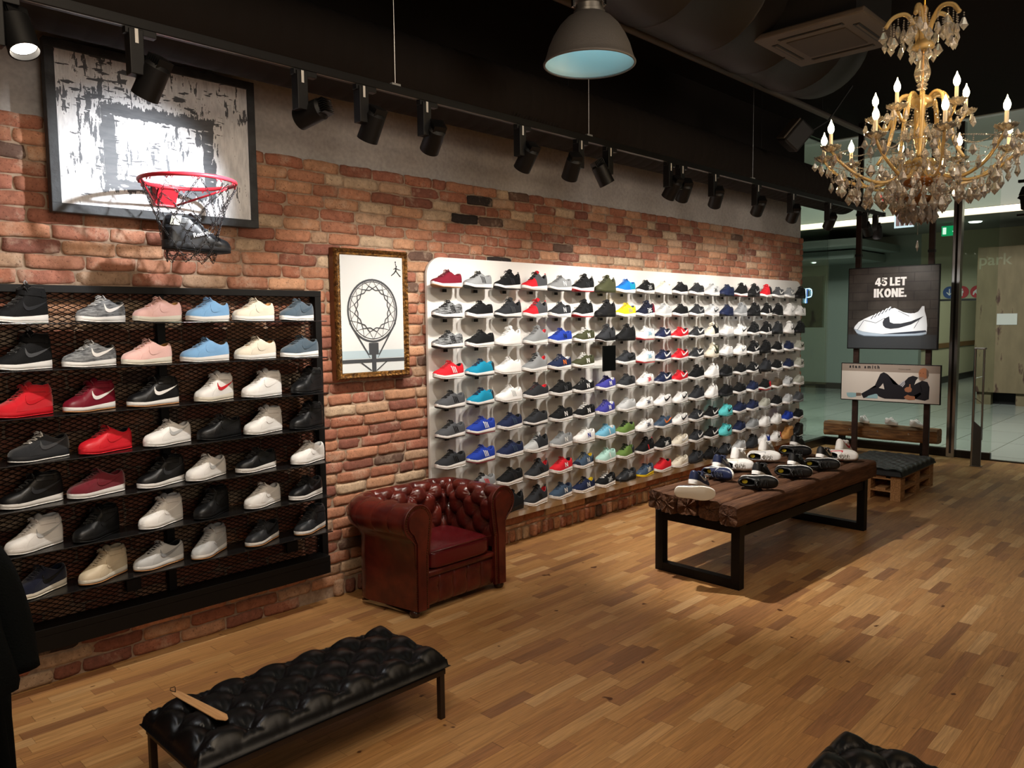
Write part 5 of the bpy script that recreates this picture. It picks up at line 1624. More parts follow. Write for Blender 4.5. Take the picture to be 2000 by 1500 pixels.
for i in range(16):
    a = 2 * PI * i / 16; a2 = 2 * PI * (i + .5) / 16; a3 = 2 * PI * (i + 1) / 16
    P = lambda a_, r_: (cxp + r_ * math.cos(a_), czp + .01 + r_ * 1.04 * math.sin(a_))
    seg(hm, P(a, .182), P(a2, .140), .0030); seg(hm, P(a3, .182), P(a2, .140), .0030)
    seg(hm, P(a2, .140), P(a, .124), .006); seg(hm, P(a2, .140), P(a3, .124), .006)
    seg(hm, P(a, .124), P(a2, .114), .007); seg(hm, P(a3, .124), P(a2, .114), .007)
seg(hm, (cxp - .175, 1.70), (cxp - .04, 1.50), .010); seg(hm, (cxp + .175, 1.70), (cxp + .04, 1.50), .010)
seg(hm, (cxp - .155, 1.67), (cxp - .03, 1.48), .004); seg(hm, (cxp + .155, 1.67), (cxp + .03, 1.48), .004)
hm.box(cxp - .036, cxp + .036, 4.0330, 4.0344, 1.50, 1.575)
hm.box(cxp - .016, cxp + .016, 4.0328, 4.0344, 1.395, 1.50)
seg(hm, (cxp - .10, 1.455), (cxp - .02, 1.40), .008); seg(hm, (cxp + .10, 1.455), (cxp + .02, 1.40), .008)
hm.build('printed_hoop', mat('print_dark_grey', '#3f4246', 0.5), pic, fix=False)
jm = MB()
jc = (3.112, 2.035)
def poly(mb, pts, y, c=(0, 0), s_=1.0):
    mb.add([(c[0] + x * s_, y, c[1] + z * s_) for x, z in pts], [tuple(range(len(pts)))])
k_ = .045
for pts in ([(-.10, .35), (.12, .35), (.10, -.15), (-.12, -.15)], [(.0, .30), (.10, .35), (.02, .85), (-.05, 1.0), (-.12, .95)], [(.05, .30), (.40, .15), (.85, .02), (.85, -.05), (.40, .02), (.05, .15)],
            [(-.12, -.05), (.05, -.15), (-.30, -.55), (-.80, -.85), (-.92, -.80), (-.40, -.40)], [(.10, -.15), (-.02, -.20), (.35, -.62), (.72, -.98), (.88, -.92), (.50, -.55)], [(-.08, .20), (-.10, .32), (-.45, .10), (-.42, .02)]):
    poly(jm, pts, 4.0340, jc, k_)
jm.lathe([(0, 0), (.0052, 0), (.0052, .001), (0, .001)], 12, Matrix.Translation((jc[0] + .004, 4.0348, jc[1] + .022)) @ Matrix.Rotation(PI / 2, 4, 'X'))
jm.lathe([(0, 0), (.0050, 0), (.0050, .001), (0, .001)], 12, Matrix.Translation((jc[0] - .003, 4.0348, jc[1] + .050)) @ Matrix.Rotation(PI / 2, 4, 'X'))
jm.build('jumping_figure_logo', mat('print_black', '#15161a', 0.5), pic, fix=False)

# ================================================================== poles and hanging panels by the window
RUST = mat('rusty_brown_steel', '#33201a', 0.55, 0.3, color2='#24160f', cscale=20)
for (y, lab) in ((3.535, 'left dark brown square pole carrying the two hanging panels'), (2.735, 'right dark brown square pole carrying the two hanging panels')):
    t = thing('display_pole', lab, 'pole', (9.64, y, 0))
    MB().bbox(-.022, .022, -.030, .030, 0, 3.98, .002).build('tube', RUST, t)
    MB().bbox(-.06, .06, -.06, .06, 0, .008, .001).build('foot_plate', RUST, t)
    for z in (2.42, 2.9):
        MB().bbox(-.028, .028, -.036, .036, z, z + .03, .001).build('clamp', DARKM, t)
PXF = 9.585
pn = thing('shoe_poster_panel', 'square dark poster panel with a white sneaker and bold white words', 'poster', (0, 0, 0))
PY0, PY1, PZ0, PZ1 = 2.628, 3.628, 1.325, 2.285
MB().bbox(PXF, PXF + .03, PY0, PY1, PZ0, PZ1, .003).build('panel_box', DARKM, pn)
m, nt, b = node_mat('dark_brick_print')
geo = nd(nt, 'ShaderNodeNewGeometry'); sp = nd(nt, 'ShaderNodeSeparateXYZ'); nt.links.new(geo.outputs['Position'], sp.inputs[0])
cb = nd(nt, 'ShaderNodeCombineXYZ'); nt.links.new(sp.outputs[1], cb.inputs[0]); nt.links.new(sp.outputs[2], cb.inputs[1])
br = nd(nt, 'ShaderNodeTexBrick'); nt.links.new(cb.outputs[0], br.inputs['Vector'])
br.inputs['Scale'].default_value = 1; br.inputs['Brick Width'].default_value = .34; br.inputs['Row Height'].default_value = .105; br.inputs['Mortar Size'].default_value = .005
br.inputs['Color1'].default_value = srgb('#3a3633'); br.inputs['Color2'].default_value = srgb('#423d39'); br.inputs['Mortar'].default_value = srgb('#292624')
nn = nd(nt, 'ShaderNodeTexNoise'); nn.inputs['Scale'].default_value = 9; nn.inputs['Detail'].default_value = 6; nt.links.new(geo.outputs['Position'], nn.inputs['Vector'])
cw2 = mixc(nt, 0.5, br.outputs['Color'], mixc(nt, 1.0, br.outputs['Color'], ramp(nt, nn.outputs['Fac'], [(0.3, '#777777'), (0.7, '#ffffff')]), 'MULTIPLY'))
fl_ = mth(nt, 'LESS_THAN', sp.outputs[2], PZ0 + .17)
nt.links.new(mixc(nt, fl_, cw2, srgb('#34383c')), b.inputs['Base Color']); b.inputs['Roughness'].default_value = 0.35
MB().box(PXF - .003, PXF, PY0 + .012, PY1 - .012, PZ0 + .012, PZ1 - .012).build('print', m, pn)
def uv2(u, v, x=PXF - .005): return (x, PY1 - .012 - u * (PY1 - PY0 - .024), PZ0 + .012 + v * (PZ1 - PZ0 - .024))
def pxp(pts): return [((x - 182) / 886, (912 - y) / 815) for x, y in pts]
def flat(name, pts, m_, x, parent, f=uv2):
    v = [f(u, w_, x) for u, w_ in pts]
    bm = bmesh.new(); vs = [bm.verts.new(p) for p in v]; bm.faces.new(vs); bmesh.ops.triangulate(bm, faces=bm.faces[:])
    me = bpy.data.meshes.new(name); bm.to_mesh(me); bm.free()
    return put(name, me, m_, parent)
pr_shoe = flat('printed_sneaker', pxp([(243, 712), (252, 688), (290, 645), (350, 612), (420, 582), (470, 568), (520, 552), (560, 530), (575, 510), (600, 505), (625, 512), (655, 506), (690, 522), (740, 548), (800, 562), (850, 560), (885, 545), (905, 520), (920, 493), (942, 493), (946, 540), (964, 600), (974, 680), (972, 748), (860, 757), (700, 760), (560, 770), (430, 755), (330, 740)]), mat('print_white', '#dfe6ee', 0.4), PXF - .0045, pn)
flat('printed_sole', pxp([(243, 714), (330, 741), (430, 756), (560, 771), (700, 761), (860, 758), (972, 749), (968, 768), (900, 780), (700, 786), (480, 788), (350, 783), (275, 760)]), mat('print_grey_blue', '#9fb0c2', 0.4), PXF - .0048, pn)
flat('printed_sole', pxp([(520, 770), (700, 752), (960, 730), (972, 745), (860, 762), (700, 768)]), mat('print_dark_blue', '#2b3442', 0.4), PXF - .0050, pn)
flat('printed_sole', pxp([(275, 762), (350, 784), (480, 789), (700, 787), (900, 781), (950, 774), (940, 784), (700, 794), (480, 797), (350, 792), (290, 776)]), mat('print_outsole', '#51606f', 0.4), PXF - .0050, pn)
flat('printed_side_mark', pxp([(602, 588), (598, 622), (612, 648), (650, 662), (720, 662), (820, 640), (940, 590), (900, 625), (820, 672), (700, 708), (620, 717), (570, 706), (544, 682), (538, 648), (556, 612)]), mat('print_mark_dark', '#2c3038', 0.4), PXF - .0052, pn)
for (a_, b2) in (((345, 628), (280, 728)), ((350, 626), (470, 655)), ((470, 655), (560, 605)), ((850, 710), (895, 630)), ((690, 535), (800, 590))):
    (u0, v0), (u1, v1) = pxp([a_, b2])
    du, dv = u1 - u0, v1 - v0; l_ = math.hypot(du, dv); nx_, ny_ = -dv / l_ * .003, du / l_ * .003
    flat('printed_seam', [(u0 + nx_, v0 + ny_), (u0 - nx_, v0 - ny_), (u1 - nx_, v1 - ny_), (u1 + nx_, v1 + ny_)], mat('print_seam', '#4a5462', 0.4), PXF - .0054, pn)
for i in range(6):
    x_ = 400 + i * 36; y_ = 608 - i * 17
    flat('printed_lace', pxp([(x_, y_), (x_ + 30, y_ - 32), (x_ + 42, y_ - 30), (x_ + 14, y_ + 6)]), mat('print_white', '#dfe6ee', 0.4), PXF - .0056, pn)
    flat('printed_lace_shadow', pxp([(x_ + 14, y_ + 6), (x_ + 42, y_ - 30), (x_ + 48, y_ - 26), (x_ + 24, y_ + 8)]), mat('print_seam', '#4a5462', 0.4), PXF - .0057, pn)
WHT = mat('print_bright_white', '#ffffff', 0.4)
u0, v0, _ = 0, 0, 0
def bx2(mb, x0, x1, z0, z1): mb.add([(x0, z0, 0), (x1, z0, 0), (x1, z1, 0), (x0, z1, 0)], [(0, 1, 2, 3)])
def glyph(c):
    mb = MB()
    if c == '4':
        bx2(mb, .36, .63, 0, 1); bx2(mb, 0, .76, .20, .40); mb.add([(0, .39, 0), (.22, .39, 0), (.46, 1, 0), (.34, 1, 0)], [(0, 1, 2, 3)]); w_ = .76
    elif c == '5':
        bx2(mb, .06, .66, .78, 1); bx2(mb, .04, .28, .48, .9); P = []
        for i in range(25):
            a = R(140 - 300 * i / 24); P.append([(.32 + .35 * math.cos(a), .33 + .33 * math.sin(a), 0), (.32 + .11 * math.cos(a), .33 + .11 * math.sin(a), 0)])
        mb.grid(P); w_ = .67
    elif c == 'L': bx2(mb, 0, .27, 0, 1); bx2(mb, 0, .58, 0, .23); w_ = .58
    elif c == 'E': bx2(mb, 0, .27, 0, 1); [bx2(mb, 0, .60, a, b2) for a, b2 in ((0, .22), (.39, .61), (.78, 1))]; w_ = .60
    elif c == 'T': bx2(mb, 0, .70, .77, 1); bx2(mb, .215, .485, 0, 1); w_ = .70
    elif c == 'I': bx2(mb, 0, .28, 0, 1); w_ = .28
    elif c == 'K':
        bx2(mb, 0, .27, 0, 1); mb.add([(.22, .40, 0), (.50, 1, 0), (.80, 1, 0), (.46, .48, 0)], [(0, 1, 2, 3)]); mb.add([(.26, .62, 0), (.54, 0, 0), (.84, 0, 0), (.48, .66, 0)], [(0, 1, 2, 3)]); w_ = .82
    elif c == 'O':
        mb.grid([[(.39 + .39 * math.cos(t), .5 + .51 * math.sin(t), 0), (.39 + .12 * math.cos(t), .5 + .25 * math.sin(t), 0)] for t in np.linspace(0, 2 * PI, 33)]); w_ = .78
    elif c == 'N': bx2(mb, 0, .26, 0, 1); bx2(mb, .48, .74, 0, 1); mb.add([(0, 1, 0), (.26, 1, 0), (.74, 0, 0), (.48, 0, 0)], [(0, 1, 2, 3)]); w_ = .74
    elif c == '.': bx2(mb, 0, .24, 0, .22); w_ = .24
    else: w_ = .22
    return mb, w_
def block_text(s_, px0_, px1_, pyb, pyt, x_):
    gl_ = [glyph(c) for c in s_]
    tot = sum(w_ for _, w_ in gl_) + .05 * (len(s_) - 1)
    a, b2 = uv2((px0_ - 182) / 886, (912 - pyb) / 815), uv2((px1_ - 182) / 886, (912 - pyt) / 815)
    sxx = (a[1] - b2[1]) / tot; szz = b2[2] - a[2]
    mb = MB(); cur = 0
    for g, w_ in gl_:
        for fi, fc in enumerate(g.f):
            mb.add([(x_ - .00025 * fi * (len(g.f) < 9), a[1] - (cur + g.v[q][0]) * sxx, a[2] + g.v[q][1] * szz) for q in fc], [tuple(range(len(fc)))])
        cur += w_ + .05
    mb.build('lettering', WHT, pn, fix=False)
block_text('45 LET', 452, 765, 282, 198, PXF - .0062)
block_text('IKONE.', 442, 768, 397, 308, PXF - .0062)

p2 = thing('portrait_panel', 'long white poster panel with a reclining person in a dark tracksuit', 'poster', (0, 0, 0))
QY0, QY1, QZ0, QZ1 = 2.585, 3.690, .705, 1.155
MB().bbox(PXF, PXF + .031, QY0, QY1, QZ0, QZ1, .003).build('panel_box', DARKM, p2)
MB().box(PXF - .002, PXF, QY0 + .01, QY1 - .01, QZ0 + .01, QZ1 - .01).build('print', mat('print_warm_white', '#c6beb6', 0.45), p2)
def uvq(u, v, x=PXF - .004): return (x, QY1 - .01 - u * (QY1 - QY0 - .02), QZ0 + .01 + v * (QZ1 - QZ0 - .02))
def pxq(pts):
    o = []
    for x, y in pts:
        u = (x - 125) / 940
        top = 1052 + 18 * u; bot = 1403 + 48 * u
        o.append((u, (bot - y) / (bot - top)))
    return o
flat('printed_band', [(0, .80), (1, .80), (1, 1), (0, 1)], mat('print_taupe', '#8f8278', 0.45), PXF - .0024, p2, uvq)
NV = mat('print_navy_black', '#14141c', 0.5); SKN = mat('print_skin', '#a06a4c', 0.5)
flat('printed_tracksuit', pxq([(463, 1266), (512, 1152), (545, 1136), (578, 1152), (640, 1255), (690, 1262), (745, 1225), (780, 1185), (820, 1168), (870, 1185), (880, 1235), (905, 1215), (955, 1230), (975, 1280), (972, 1400), (935, 1417), (850, 1400), (845, 1378), (905, 1350), (890, 1335), (830, 1370), (745, 1405), (560, 1400), (500, 1378), (480, 1352), (352, 1398), (326, 1352), (400, 1310), (478, 1282)]), NV, PXF - .0030, p2, uvq)
flat('printed_gap', pxq([(541, 1245), (556, 1306), (500, 1292), (515, 1280)]), mat('print_warm_white', '#c6beb6'), PXF - .0032, p2, uvq)
flat('printed_sweater', pxq([(868, 1190), (885, 1228), (850, 1248), (835, 1262), (850, 1215)]), mat('print_sweater', '#d8d4ce', 0.5), PXF - .0034, p2, uvq)
flat('printed_head', pxq([(918 + 46 * math.cos(a) , 1146 + 57 * math.sin(a)) for a in np.linspace(0, 2 * PI, 21)[:-1]]), SKN, PXF - .0036, p2, uvq)
flat('printed_hair', pxq([(942, 1100), (962, 1120), (965, 1165), (950, 1200), (944, 1160)]), mat('print_grey_hair', '#6a5a50', 0.5), PXF - .0038, p2, uvq)
flat('printed_beard', pxq([(872, 1172), (890, 1180), (925, 1186), (935, 1204), (905, 1218), (880, 1206)]), mat('print_beard', '#94796a', 0.5), PXF - .0038, p2, uvq)
for (x_, y_) in ((888, 1140), (915, 1143)):
    flat('printed_eye', pxq([(x_ - 6, y_), (x_, y_ - 3), (x_ + 6, y_), (x_, y_ + 3)]), NV, PXF - .0040, p2, uvq)
flat('printed_hand', pxq([(745, 1300), (765, 1282), (788, 1280), (790, 1252), (800, 1252), (803, 1285), (816, 1300), (810, 1328), (780, 1335), (752, 1325)]), SKN, PXF - .0036, p2, uvq)
flat('printed_hand', pxq([(742, 1380), (775, 1358), (800, 1368), (845, 1375), (846, 1408), (790, 1412), (755, 1400)]), SKN, PXF - .0036, p2, uvq)
for i in range(3):
    flat('printed_sleeve_stripe', pxq([(692 + i * 14, 1258 + i * 9), (742 + i * 2, 1212 + i * 15), (748 + i * 2, 1218 + i * 15), (700 + i * 14, 1266 + i * 9)]), mat('print_stripe', '#b9b9c2', 0.5), PXF - .0034, p2, uvq)
LBL = mat('print_pale_teal', '#86a8b0', 0.5)
flat('printed_shoe', pxq([(178, 1342), (230, 1340), (276, 1345), (276, 1384), (230, 1390), (196, 1386), (182, 1368)]), LBL, PXF - .0032, p2, uvq)
flat('printed_shoe', pxq([(368, 1396), (400, 1372), (470, 1352), (492, 1360), (492, 1399)]), LBL, PXF - .0034, p2, uvq)
flat('printed_ankle', pxq([(276, 1343), (326, 1345), (328, 1372), (276, 1376)]), mat('print_ankle', '#6a584c', 0.5), PXF - .0031, p2, uvq)
p_ = uvq(*pxq([(203, 1093)])[0])
text('lettering', 'stan smith', .050, MX(PXF - .004, p_[1], p_[2]), NV, p2, ext=.0005, off=.0022, spacing=1.62)
p_ = uvq(*pxq([(685, 1108)])[0])
text('lettering', 'Premium sports', .020, MX(PXF - .004, p_[1], p_[2]), mat('print_faint', '#6f645c', 0.5), p2, ext=.0004)

# ================================================================== timber beam bench with three white sneakers
bmx = thing('timber_beam', 'thick rough timber beam on short legs before the shop glass, carrying white sneakers', 'beam bench', (10.13, 3.40, 0))
BL = 1.34
G = []
n_ = 20
for i in range(41):
    y = -BL / 2 + BL * i / 40
    row = []
    for k_ in range(n_):
        a = 2 * PI * k_ / n_
        c_, s_ = math.cos(a), math.sin(a)
        q_ = 1 / (abs(c_) ** 8 + abs(s_) ** 8) ** .125
        ns = mnoise.noise(Vector((y * 4, c_ * 2, s_ * 2))) * .012
        row.append((c_ * q_ * (.10 + ns), y, .275 + s_ * q_ * (.088 + ns * .6) + .012 * mnoise.noise(Vector((y * 1.5, 3, 1)))))
    row.append(row[0]); G.append(row)
mb = MB(); mb.grid(G); mb.add(G[0][:-1], [tuple(range(n_))]); mb.add(G[-1][:-1], [tuple(range(n_))[::-1]])
m = mat('light_old_timber', '#5b4028', 0.75, color2='#8a6742', cscale=5, stretch=(8, 1, 8), bump=0.6, bscale=20)
mb.build('beam', m, bmx, smooth=True, merge=1e-5, angle=45)
for y in (-.50, .47):
    MB().bbox(-.06, .06, y - .025, y + .025, 0, .20, .002).build('leg', BLACKM, bmx)
for y in (-.36, .0, .34):
    MB().lathe([(0, 0), (.012, 0), (.012, .006), (0, .008)], 10, Matrix.Translation((-.103, y, .285)) @ Matrix.Rotation(-PI / 2, 4, 'Y')).build('bolt', CHROME, bmx)
for (y, w_) in ((3.585, 'left'), (3.262, 'middle'), (2.975, 'right')):
    shoe('court_low', 'white', 'white', None, 0, (10.10, y, .3765), R(52 + (-8 if w_ == 'left' else 6)), 'small white sneaker on the timber beam, %s of the three' % w_, 'white sneakers on the beam', scale=.68 if False else .75)

# ================================================================== security gate
gt = thing('security_gate', 'slim stainless anti-theft gate standing by the shop entrance', 'security gate', (9.93, 2.29, 0), 0)
gp = MB()
gp.tube([(0, .045, 0), (0, .045, 1.33)], .014, 10)
gp.build('upright', STEEL, gt, smooth=True, angle=40)
gp = MB(); gp.tube([(.04, -.035, .30), (.04, -.035, 1.33)], .011, 10); gp.build('upright', STEEL, gt, smooth=True, angle=40)
MB().bbox(-.02, .055, -.055, .055, 1.325, 1.345, .004).build('top_bar', STEEL, gt)
MB().prism([(.045, .004), (-.045, .004), (-.045, .44), (.045, .52)], -.012, .012, Matrix.Rotation(PI / 2, 4, 'Z') @ Matrix.Rotation(PI / 2, 4, 'X')).build('panel', mat('gate_grey_panel', '#5f6468', 0.35, 0.5), gt)
MB().bbox(-.03, .03, -.06, .06, 0, .008, .002).build('base_plate', STEEL, gt)
MB().tube([(.01, .04, .78), (.03, -.03, .72)], .005, 6).tube([(.01, .04, 1.0), (.03, -.03, 1.02)], .004, 6).build('cross_rod', STEEL, gt)
# ================================================================== ceiling: track, spotlights, ducts
TY, TZK = 3.0, 2.79
tr_ = thing('lighting_track', 'long black ceiling light track running parallel to the brick wall', 'light track', (0, 0, 0))
MB().bbox(-1.5, 8.83, TY - .018, TY + .018, TZK - .018, TZK + .018, .002).build('rail', BLACKM, tr_)
MB().bbox(8.80, 8.86, TY - .022, TY + .022, TZK - .022, TZK + .022, .002).build('end_cap', DARKM, tr_)
MB().box(-1.5, 8.83, TY - .012, TY - .006, TZK - .0195, TZK - .018).build('contact_strip', mat('grey_strip', '#77736c', 0.3, 0.8), tr_)
for x in (-.6, 2.336, 3.796, 5.892, 8.55):
    MB().tube([(x, TY, TZK + .018), (x, TY, 4.0)], .0015, 5).build('hanging_wire', STEEL, tr_)
    MB().bbox(x - .025, x + .025, TY - .010, TY + .010, TZK + .018, TZK + .030, .001).build('wire_clip', mat('clip_grey', '#9a9a98', 0.4, 0.5), tr_)
EMI = mat('spot_lens_lit', '#ffffff', 0.4, emit='#fff2e0', estr=14)
# head parts, axis along -Z, pivot at the origin
hd = MB().lathe([(0, .060), (.036, .060), (.047, .048), (.049, -.060), (.0495, -.072), (.044, -.072), (.042, -.050), (0, -.046)], 24).mesh('head', True, angle=40)
fins = MB()
for i in range(7):
    fins.box(-.034, .034, -.030 + i * .01 - .0012, -.030 + i * .01 + .0012, .05, .085)
fins = fins.mesh('heat_sink')
lens = MB().lathe([(0, -.052), (.041, -.052)], 24).mesh('lens')
lens2 = MB().lathe([(0, -.0525), (.037, -.064)], 24).mesh('lens')
drv = MB().bbox(-.025, .025, -.025, .025, -.185, -.025, .003).mesh('driver_box')
adp = MB().bbox(-.055, .055, -.016, .016, -.042, -.018, .002).mesh('track_adapter')
lbl = MB().box(-.006, .006, -.0252, -.0246, -.075, -.025).mesh('white_sticker')
knk = MB().tube([(-.03, 0, 0), (.03, 0, 0)], .010, 8).mesh('pivot', True)
STK = mat('sticker_white', '#c9c7c2', 0.5)
# x, head offset in x, aim point, watts, cone
SPOTS = [
 (.715, .06, (1.10, 1.9, .0), 60, 80), (1.153, .05, (.75, 4.05, .95), 100, 56), (1.827, .06, (1.52, 4.0, 2.34), 170, 46), (2.140, .03, (2.10, 4.0, 1.05), 110, 58), (2.508, .07, (2.85, 4.1, 1.55), 80, 62),
 (3.187, .06, (3.35, 4.1, 1.35), 100, 72), (3.697, -.03, (4.2, 4.1, 1.20), 115, 76), (3.985, -.05, (5.15, 2.40, .2), 420, 54), (4.668, .0, (4.9, 4.1, 1.25), 112, 74), (4.818, .06, (5.6, 4.1, 1.3), 112, 74), (5.268, .05, (6.3, 4.1, 1.2), 112, 76),
 (5.946, .03, (6.9, 4.1, 1.35), 112, 74), (6.595, .03, (7.7, 4.1, 1.3), 112, 74), (7.384, .03, (8.5, 4.1, 1.25), 100, 74), (8.331, .03, (9.58, 3.12, 1.80), 80, 46), (8.622, .05, (10.12, 3.28, .42), 150, 30)]
SPW = 0.69
for i, (x, ox, aim, wt, cone) in enumerate(SPOTS):
    WH = ['first from left, its bright lens facing the room', 'second from left, in front of the backboard', 'third from left, right of the backboard', 'fourth from left', 'fifth from left', 'sixth from left', 'seventh from left, near a wire clip', 'eighth from left, turned to the room with fins showing',
          'ninth from left, left one of a close pair', 'tenth from left, right one of a close pair', 'eleventh from left', 'twelfth from left', 'thirteenth from left', 'fourteenth from left, last before the poles', 'fifteenth from left, behind the left pole', 'sixteenth from left, at the track end'][i]
    t = thing('track_spotlight', 'black track spotlight, %s' % WH, 'spotlight', (x, TY, TZK), 0, 'spotlights on the ceiling track')
    a = put('track_adapter', adp, DARKM, t); a.location = (.02, 0, 0)
    put('driver_box', drv, DARKM, t)
    s_ = put('white_sticker', lbl, STK, t)
    piv = Vector((x + ox, TY, TZK - .165))
    d = (Vector(aim) - piv).normalized()
    side = Vector((ox, 0, -.150))
    k_ = put('pivot', knk, DARKM, t); k_.location = (.02 if ox >= 0 else -.02, 0, -.165)
    hc = Vector((.058 if ox >= 0 else -.058, 0, -.185)) if i else Vector((.070, 0, -.125))
    q = d.to_track_quat('-Z', 'Y')
    h = put('head', hd, DARKM, t); h.location = hc; h.rotation_euler = q.to_euler()
    put('heat_sink', fins, DARKM, h)
    put('lens', lens, EMI, h)
    wp = Vector((x, TY, TZK)) + hc + d * .076
    cool = (1.0, 0.93, 0.84) if i not in (0, 2) else (0.92, 0.96, 1.0)
    l_ = lamp('spot_beam', 'SPOT', wp, wt * SPW, cool, wp + d, .022, spot=min(140, cone + 16), blend=.9)
    l_.parent = h
    l_.matrix_parent_inverse = Matrix.Identity(4)
    l_.location = (0, 0, -.076); l_.rotation_euler = (0, 0, 0)

# round duct along the wall
DUCT = mat('black_fabric_duct', '#1d1815', 0.85, spec=0.15, bump=0.3, bscale=8)
dt = thing('air_duct', 'long round black air duct running above the brick wall', 'air duct', (0, 0, 0))
DY, DZ, DR = 3.58, 3.10, .212
G = []
n_ = 36
x = -1.6
xs_ = []
while x < 9.18:
    xs_ += [(x, DR), (x + .010, DR - .003), (x + .020, DR)]
    x += .115
mb = MB()
mb.grid([[(x_, DY + r_ * math.cos(2 * PI * k_ / n_), DZ + r_ * math.sin(2 * PI * k_ / n_)) for k_ in range(n_ + 1)] for x_, r_ in xs_ + [(9.24, DR), (9.28, DR * .93), (9.30, DR * .7), (9.305, 0)]])
mb.build('duct_pipe', DUCT, dt, smooth=True, angle=60)
for (xa, xb) in ((3.56, 4.02), (7.35, 7.85)):
    gm = MB(); nsl = 16
    for i in range(nsl):
        xx = xa + (xb - xa) * i / nsl
        P = []
        for k_ in range(5):
            a = R(212 + 5 * k_)
            P.append((DY + (DR + .004) * math.cos(a), DZ + (DR + .004) * math.sin(a)))
        gm.grid([[(xx, p[0], p[1]), (xx + .008, p[0], p[1])] for p in P])
    P = []
    gm.build('vent_grille', DARKM, dt)
for x in (1.2, 4.3, 7.2, 8.75):
    MB().tube([(x, DY, DZ + DR - .01), (x, DY, 4.0)], .003, 5).build('hanger', BLACKM, dt)

pp = thing('ceiling_pipe', 'thin grey pipe running along under the black ceiling', 'pipe', (0, 0, 0))
MB().tube([(-1, 3.14, 3.62), (9.9, 3.10, 3.62)], .028, 12).build('pipe', mat('grey_pipe', '#4a403a', 0.5), pp, smooth=True)
for x in (1.5, 4.6, 7.5):
    MB().tube([(x, 3.12, 3.64), (x, 3.12, 4.0)], .004, 5).build('pipe_hanger', BLACKM, pp)
bd = thing('large_ceiling_duct', 'large round dark duct under the ceiling beside the air conditioner', 'air duct', (0, 0, 0))
mb = MB()
mb.grid([[(x_, 2.62 + r_ * math.cos(2 * PI * k_ / 40), 3.82 + r_ * math.sin(2 * PI * k_ / 40)) for k_ in range(41)] for x_, r_ in sum([[(x, .42), (x + .012, .428), (x + .024, .42)] for x in np.arange(.2, 6.0, .62)], []) + [(6.0, .42), (6.2, .40), (6.35, .3), (6.4, 0)]])
mb.build('duct_shell', mat('dark_sheet_metal', '#1c1714', 0.55, 0.3), bd, smooth=True, angle=60)

# cassette air conditioner
ac = thing('ceiling_air_conditioner', 'square cassette air conditioner under the black ceiling', 'air conditioner', (5.10, 2.10, 3.45), 0)
ACM = mat('dark_painted_plastic', '#4b423b', 0.6)
hw = .36
MB().bbox(-hw, hw, -hw, hw, 0, .035, .010).build('front_panel', ACM, ac)
MB().bbox(-.29, .29, -.29, .29, .035, .26, .004).build('housing', mat('ac_housing', '#171412', 0.7), ac)
for i in range(4):
    MM = Matrix.Rotation(PI / 2 * i, 4, 'Z')
    MB().box(-.20, .20, .235, .275, -.003, .001, MM).build('air_slot', DARKM, ac)
    MB().bbox(-.19, .19, .248, .262, -.008, -.002, .002, MM).build('louvre', ACM, ac)
MB().bbox(-.185, .185, -.185, .185, -.006, .001, .002).build('intake_grille', mat('ac_grille', '#3a332e', 0.7), ac)
for (a_, b_) in ((-.25, -.25), (.25, -.25), (-.25, .25), (.25, .25)):
    MB().tube([(a_, b_, .26), (a_, b_, .55)], .005, 6).build('hanger_rod', STEEL, ac)
# speaker
spk = thing('wall_speaker', 'small tilted speaker under the ceiling near the duct end', 'speaker', (6.95, 3.12, 3.33), R(-35))
spk.rotation_euler = (R(15), R(38), R(-30))
MB().bbox(-.10, .075, -.085, .085, -.12, .12, .018).build('cabinet', mat('speaker_black', '#161412', 0.6), spk)
MB().bbox(-.118, -.098, -.078, .078, -.112, .112, .010).build('grille', mat('speaker_grille', '#5a544e', 0.8, bump=0.4, bscale=300), spk)
MB().tube([(.06, 0, .08), (.14, .02, .3), (.10, .03, .65)], .008, 6).build('bracket', BLACKM, spk)

# ================================================================== pendant lamp
pl_ = thing('pendant_lamp', 'grey industrial bell pendant lamp with a pale inside', 'pendant lamp', (3.17, 2.50, 0))
ZR = 2.975
RR_ = .226
prof = [(RR_ + .004, 0), (RR_ + .006, .006), (RR_ + .001, .012), (RR_ * .965, .035), (RR_ * .90, .085), (RR_ * .80, .135), (RR_ * .66, .185), (RR_ * .50, .222), (RR_ * .37, .240), (.075, .246)]
LG_ = mat('grey_hammered_lamp', '#6a6663', 0.5, 0.35, bump=0.25, bscale=120)
MB().lathe([(r_, ZR + z) for r_, z in prof], 56).build('shade', LG_, pl_, smooth=True)
MB().lathe([(r_ - .004, ZR + z - .002 + (.003 if i == 0 else 0)) for i, (r_, z) in enumerate(prof)], 56).build('inner_reflector', mat('pale_enamel', '#b9d6da', 0.35), pl_, smooth=True)
MB().tube([(RR_ * math.cos(a), RR_ * math.sin(a), ZR + .003) for a in np.linspace(0, 2 * PI, 57)[:-1]], .0055, 8, closed=True).build('rim', LG_, pl_, smooth=True)
MB().lathe([(.060, ZR + .240), (.078, ZR + .245), (.078, ZR + .258), (.070, ZR + .262), (.070, ZR + .285), (.082, ZR + .29), (.082, ZR + .31), (.066, ZR + .316), (.066, ZR + .43), (.05, ZR + .45), (0, ZR + .45)], 32).build('collar', mat('lamp_collar', '#8d8a86', 0.35, 0.8), pl_, smooth=True, angle=40)
for a in (0.6, 2.7, 4.8):
    MB().bbox(-.012, .012, -.006, .006, 0, .05, .002, Matrix.Translation((.088 * math.cos(a), .088 * math.sin(a), ZR + .27)) @ Matrix.Rotation(a + PI / 2, 4, 'Z')).build('latch', CHROME, pl_)
MB().tube([(0, 0, ZR + .45), (0, 0, 4.0)], .006, 8).build('suspension', BLACKM, pl_)
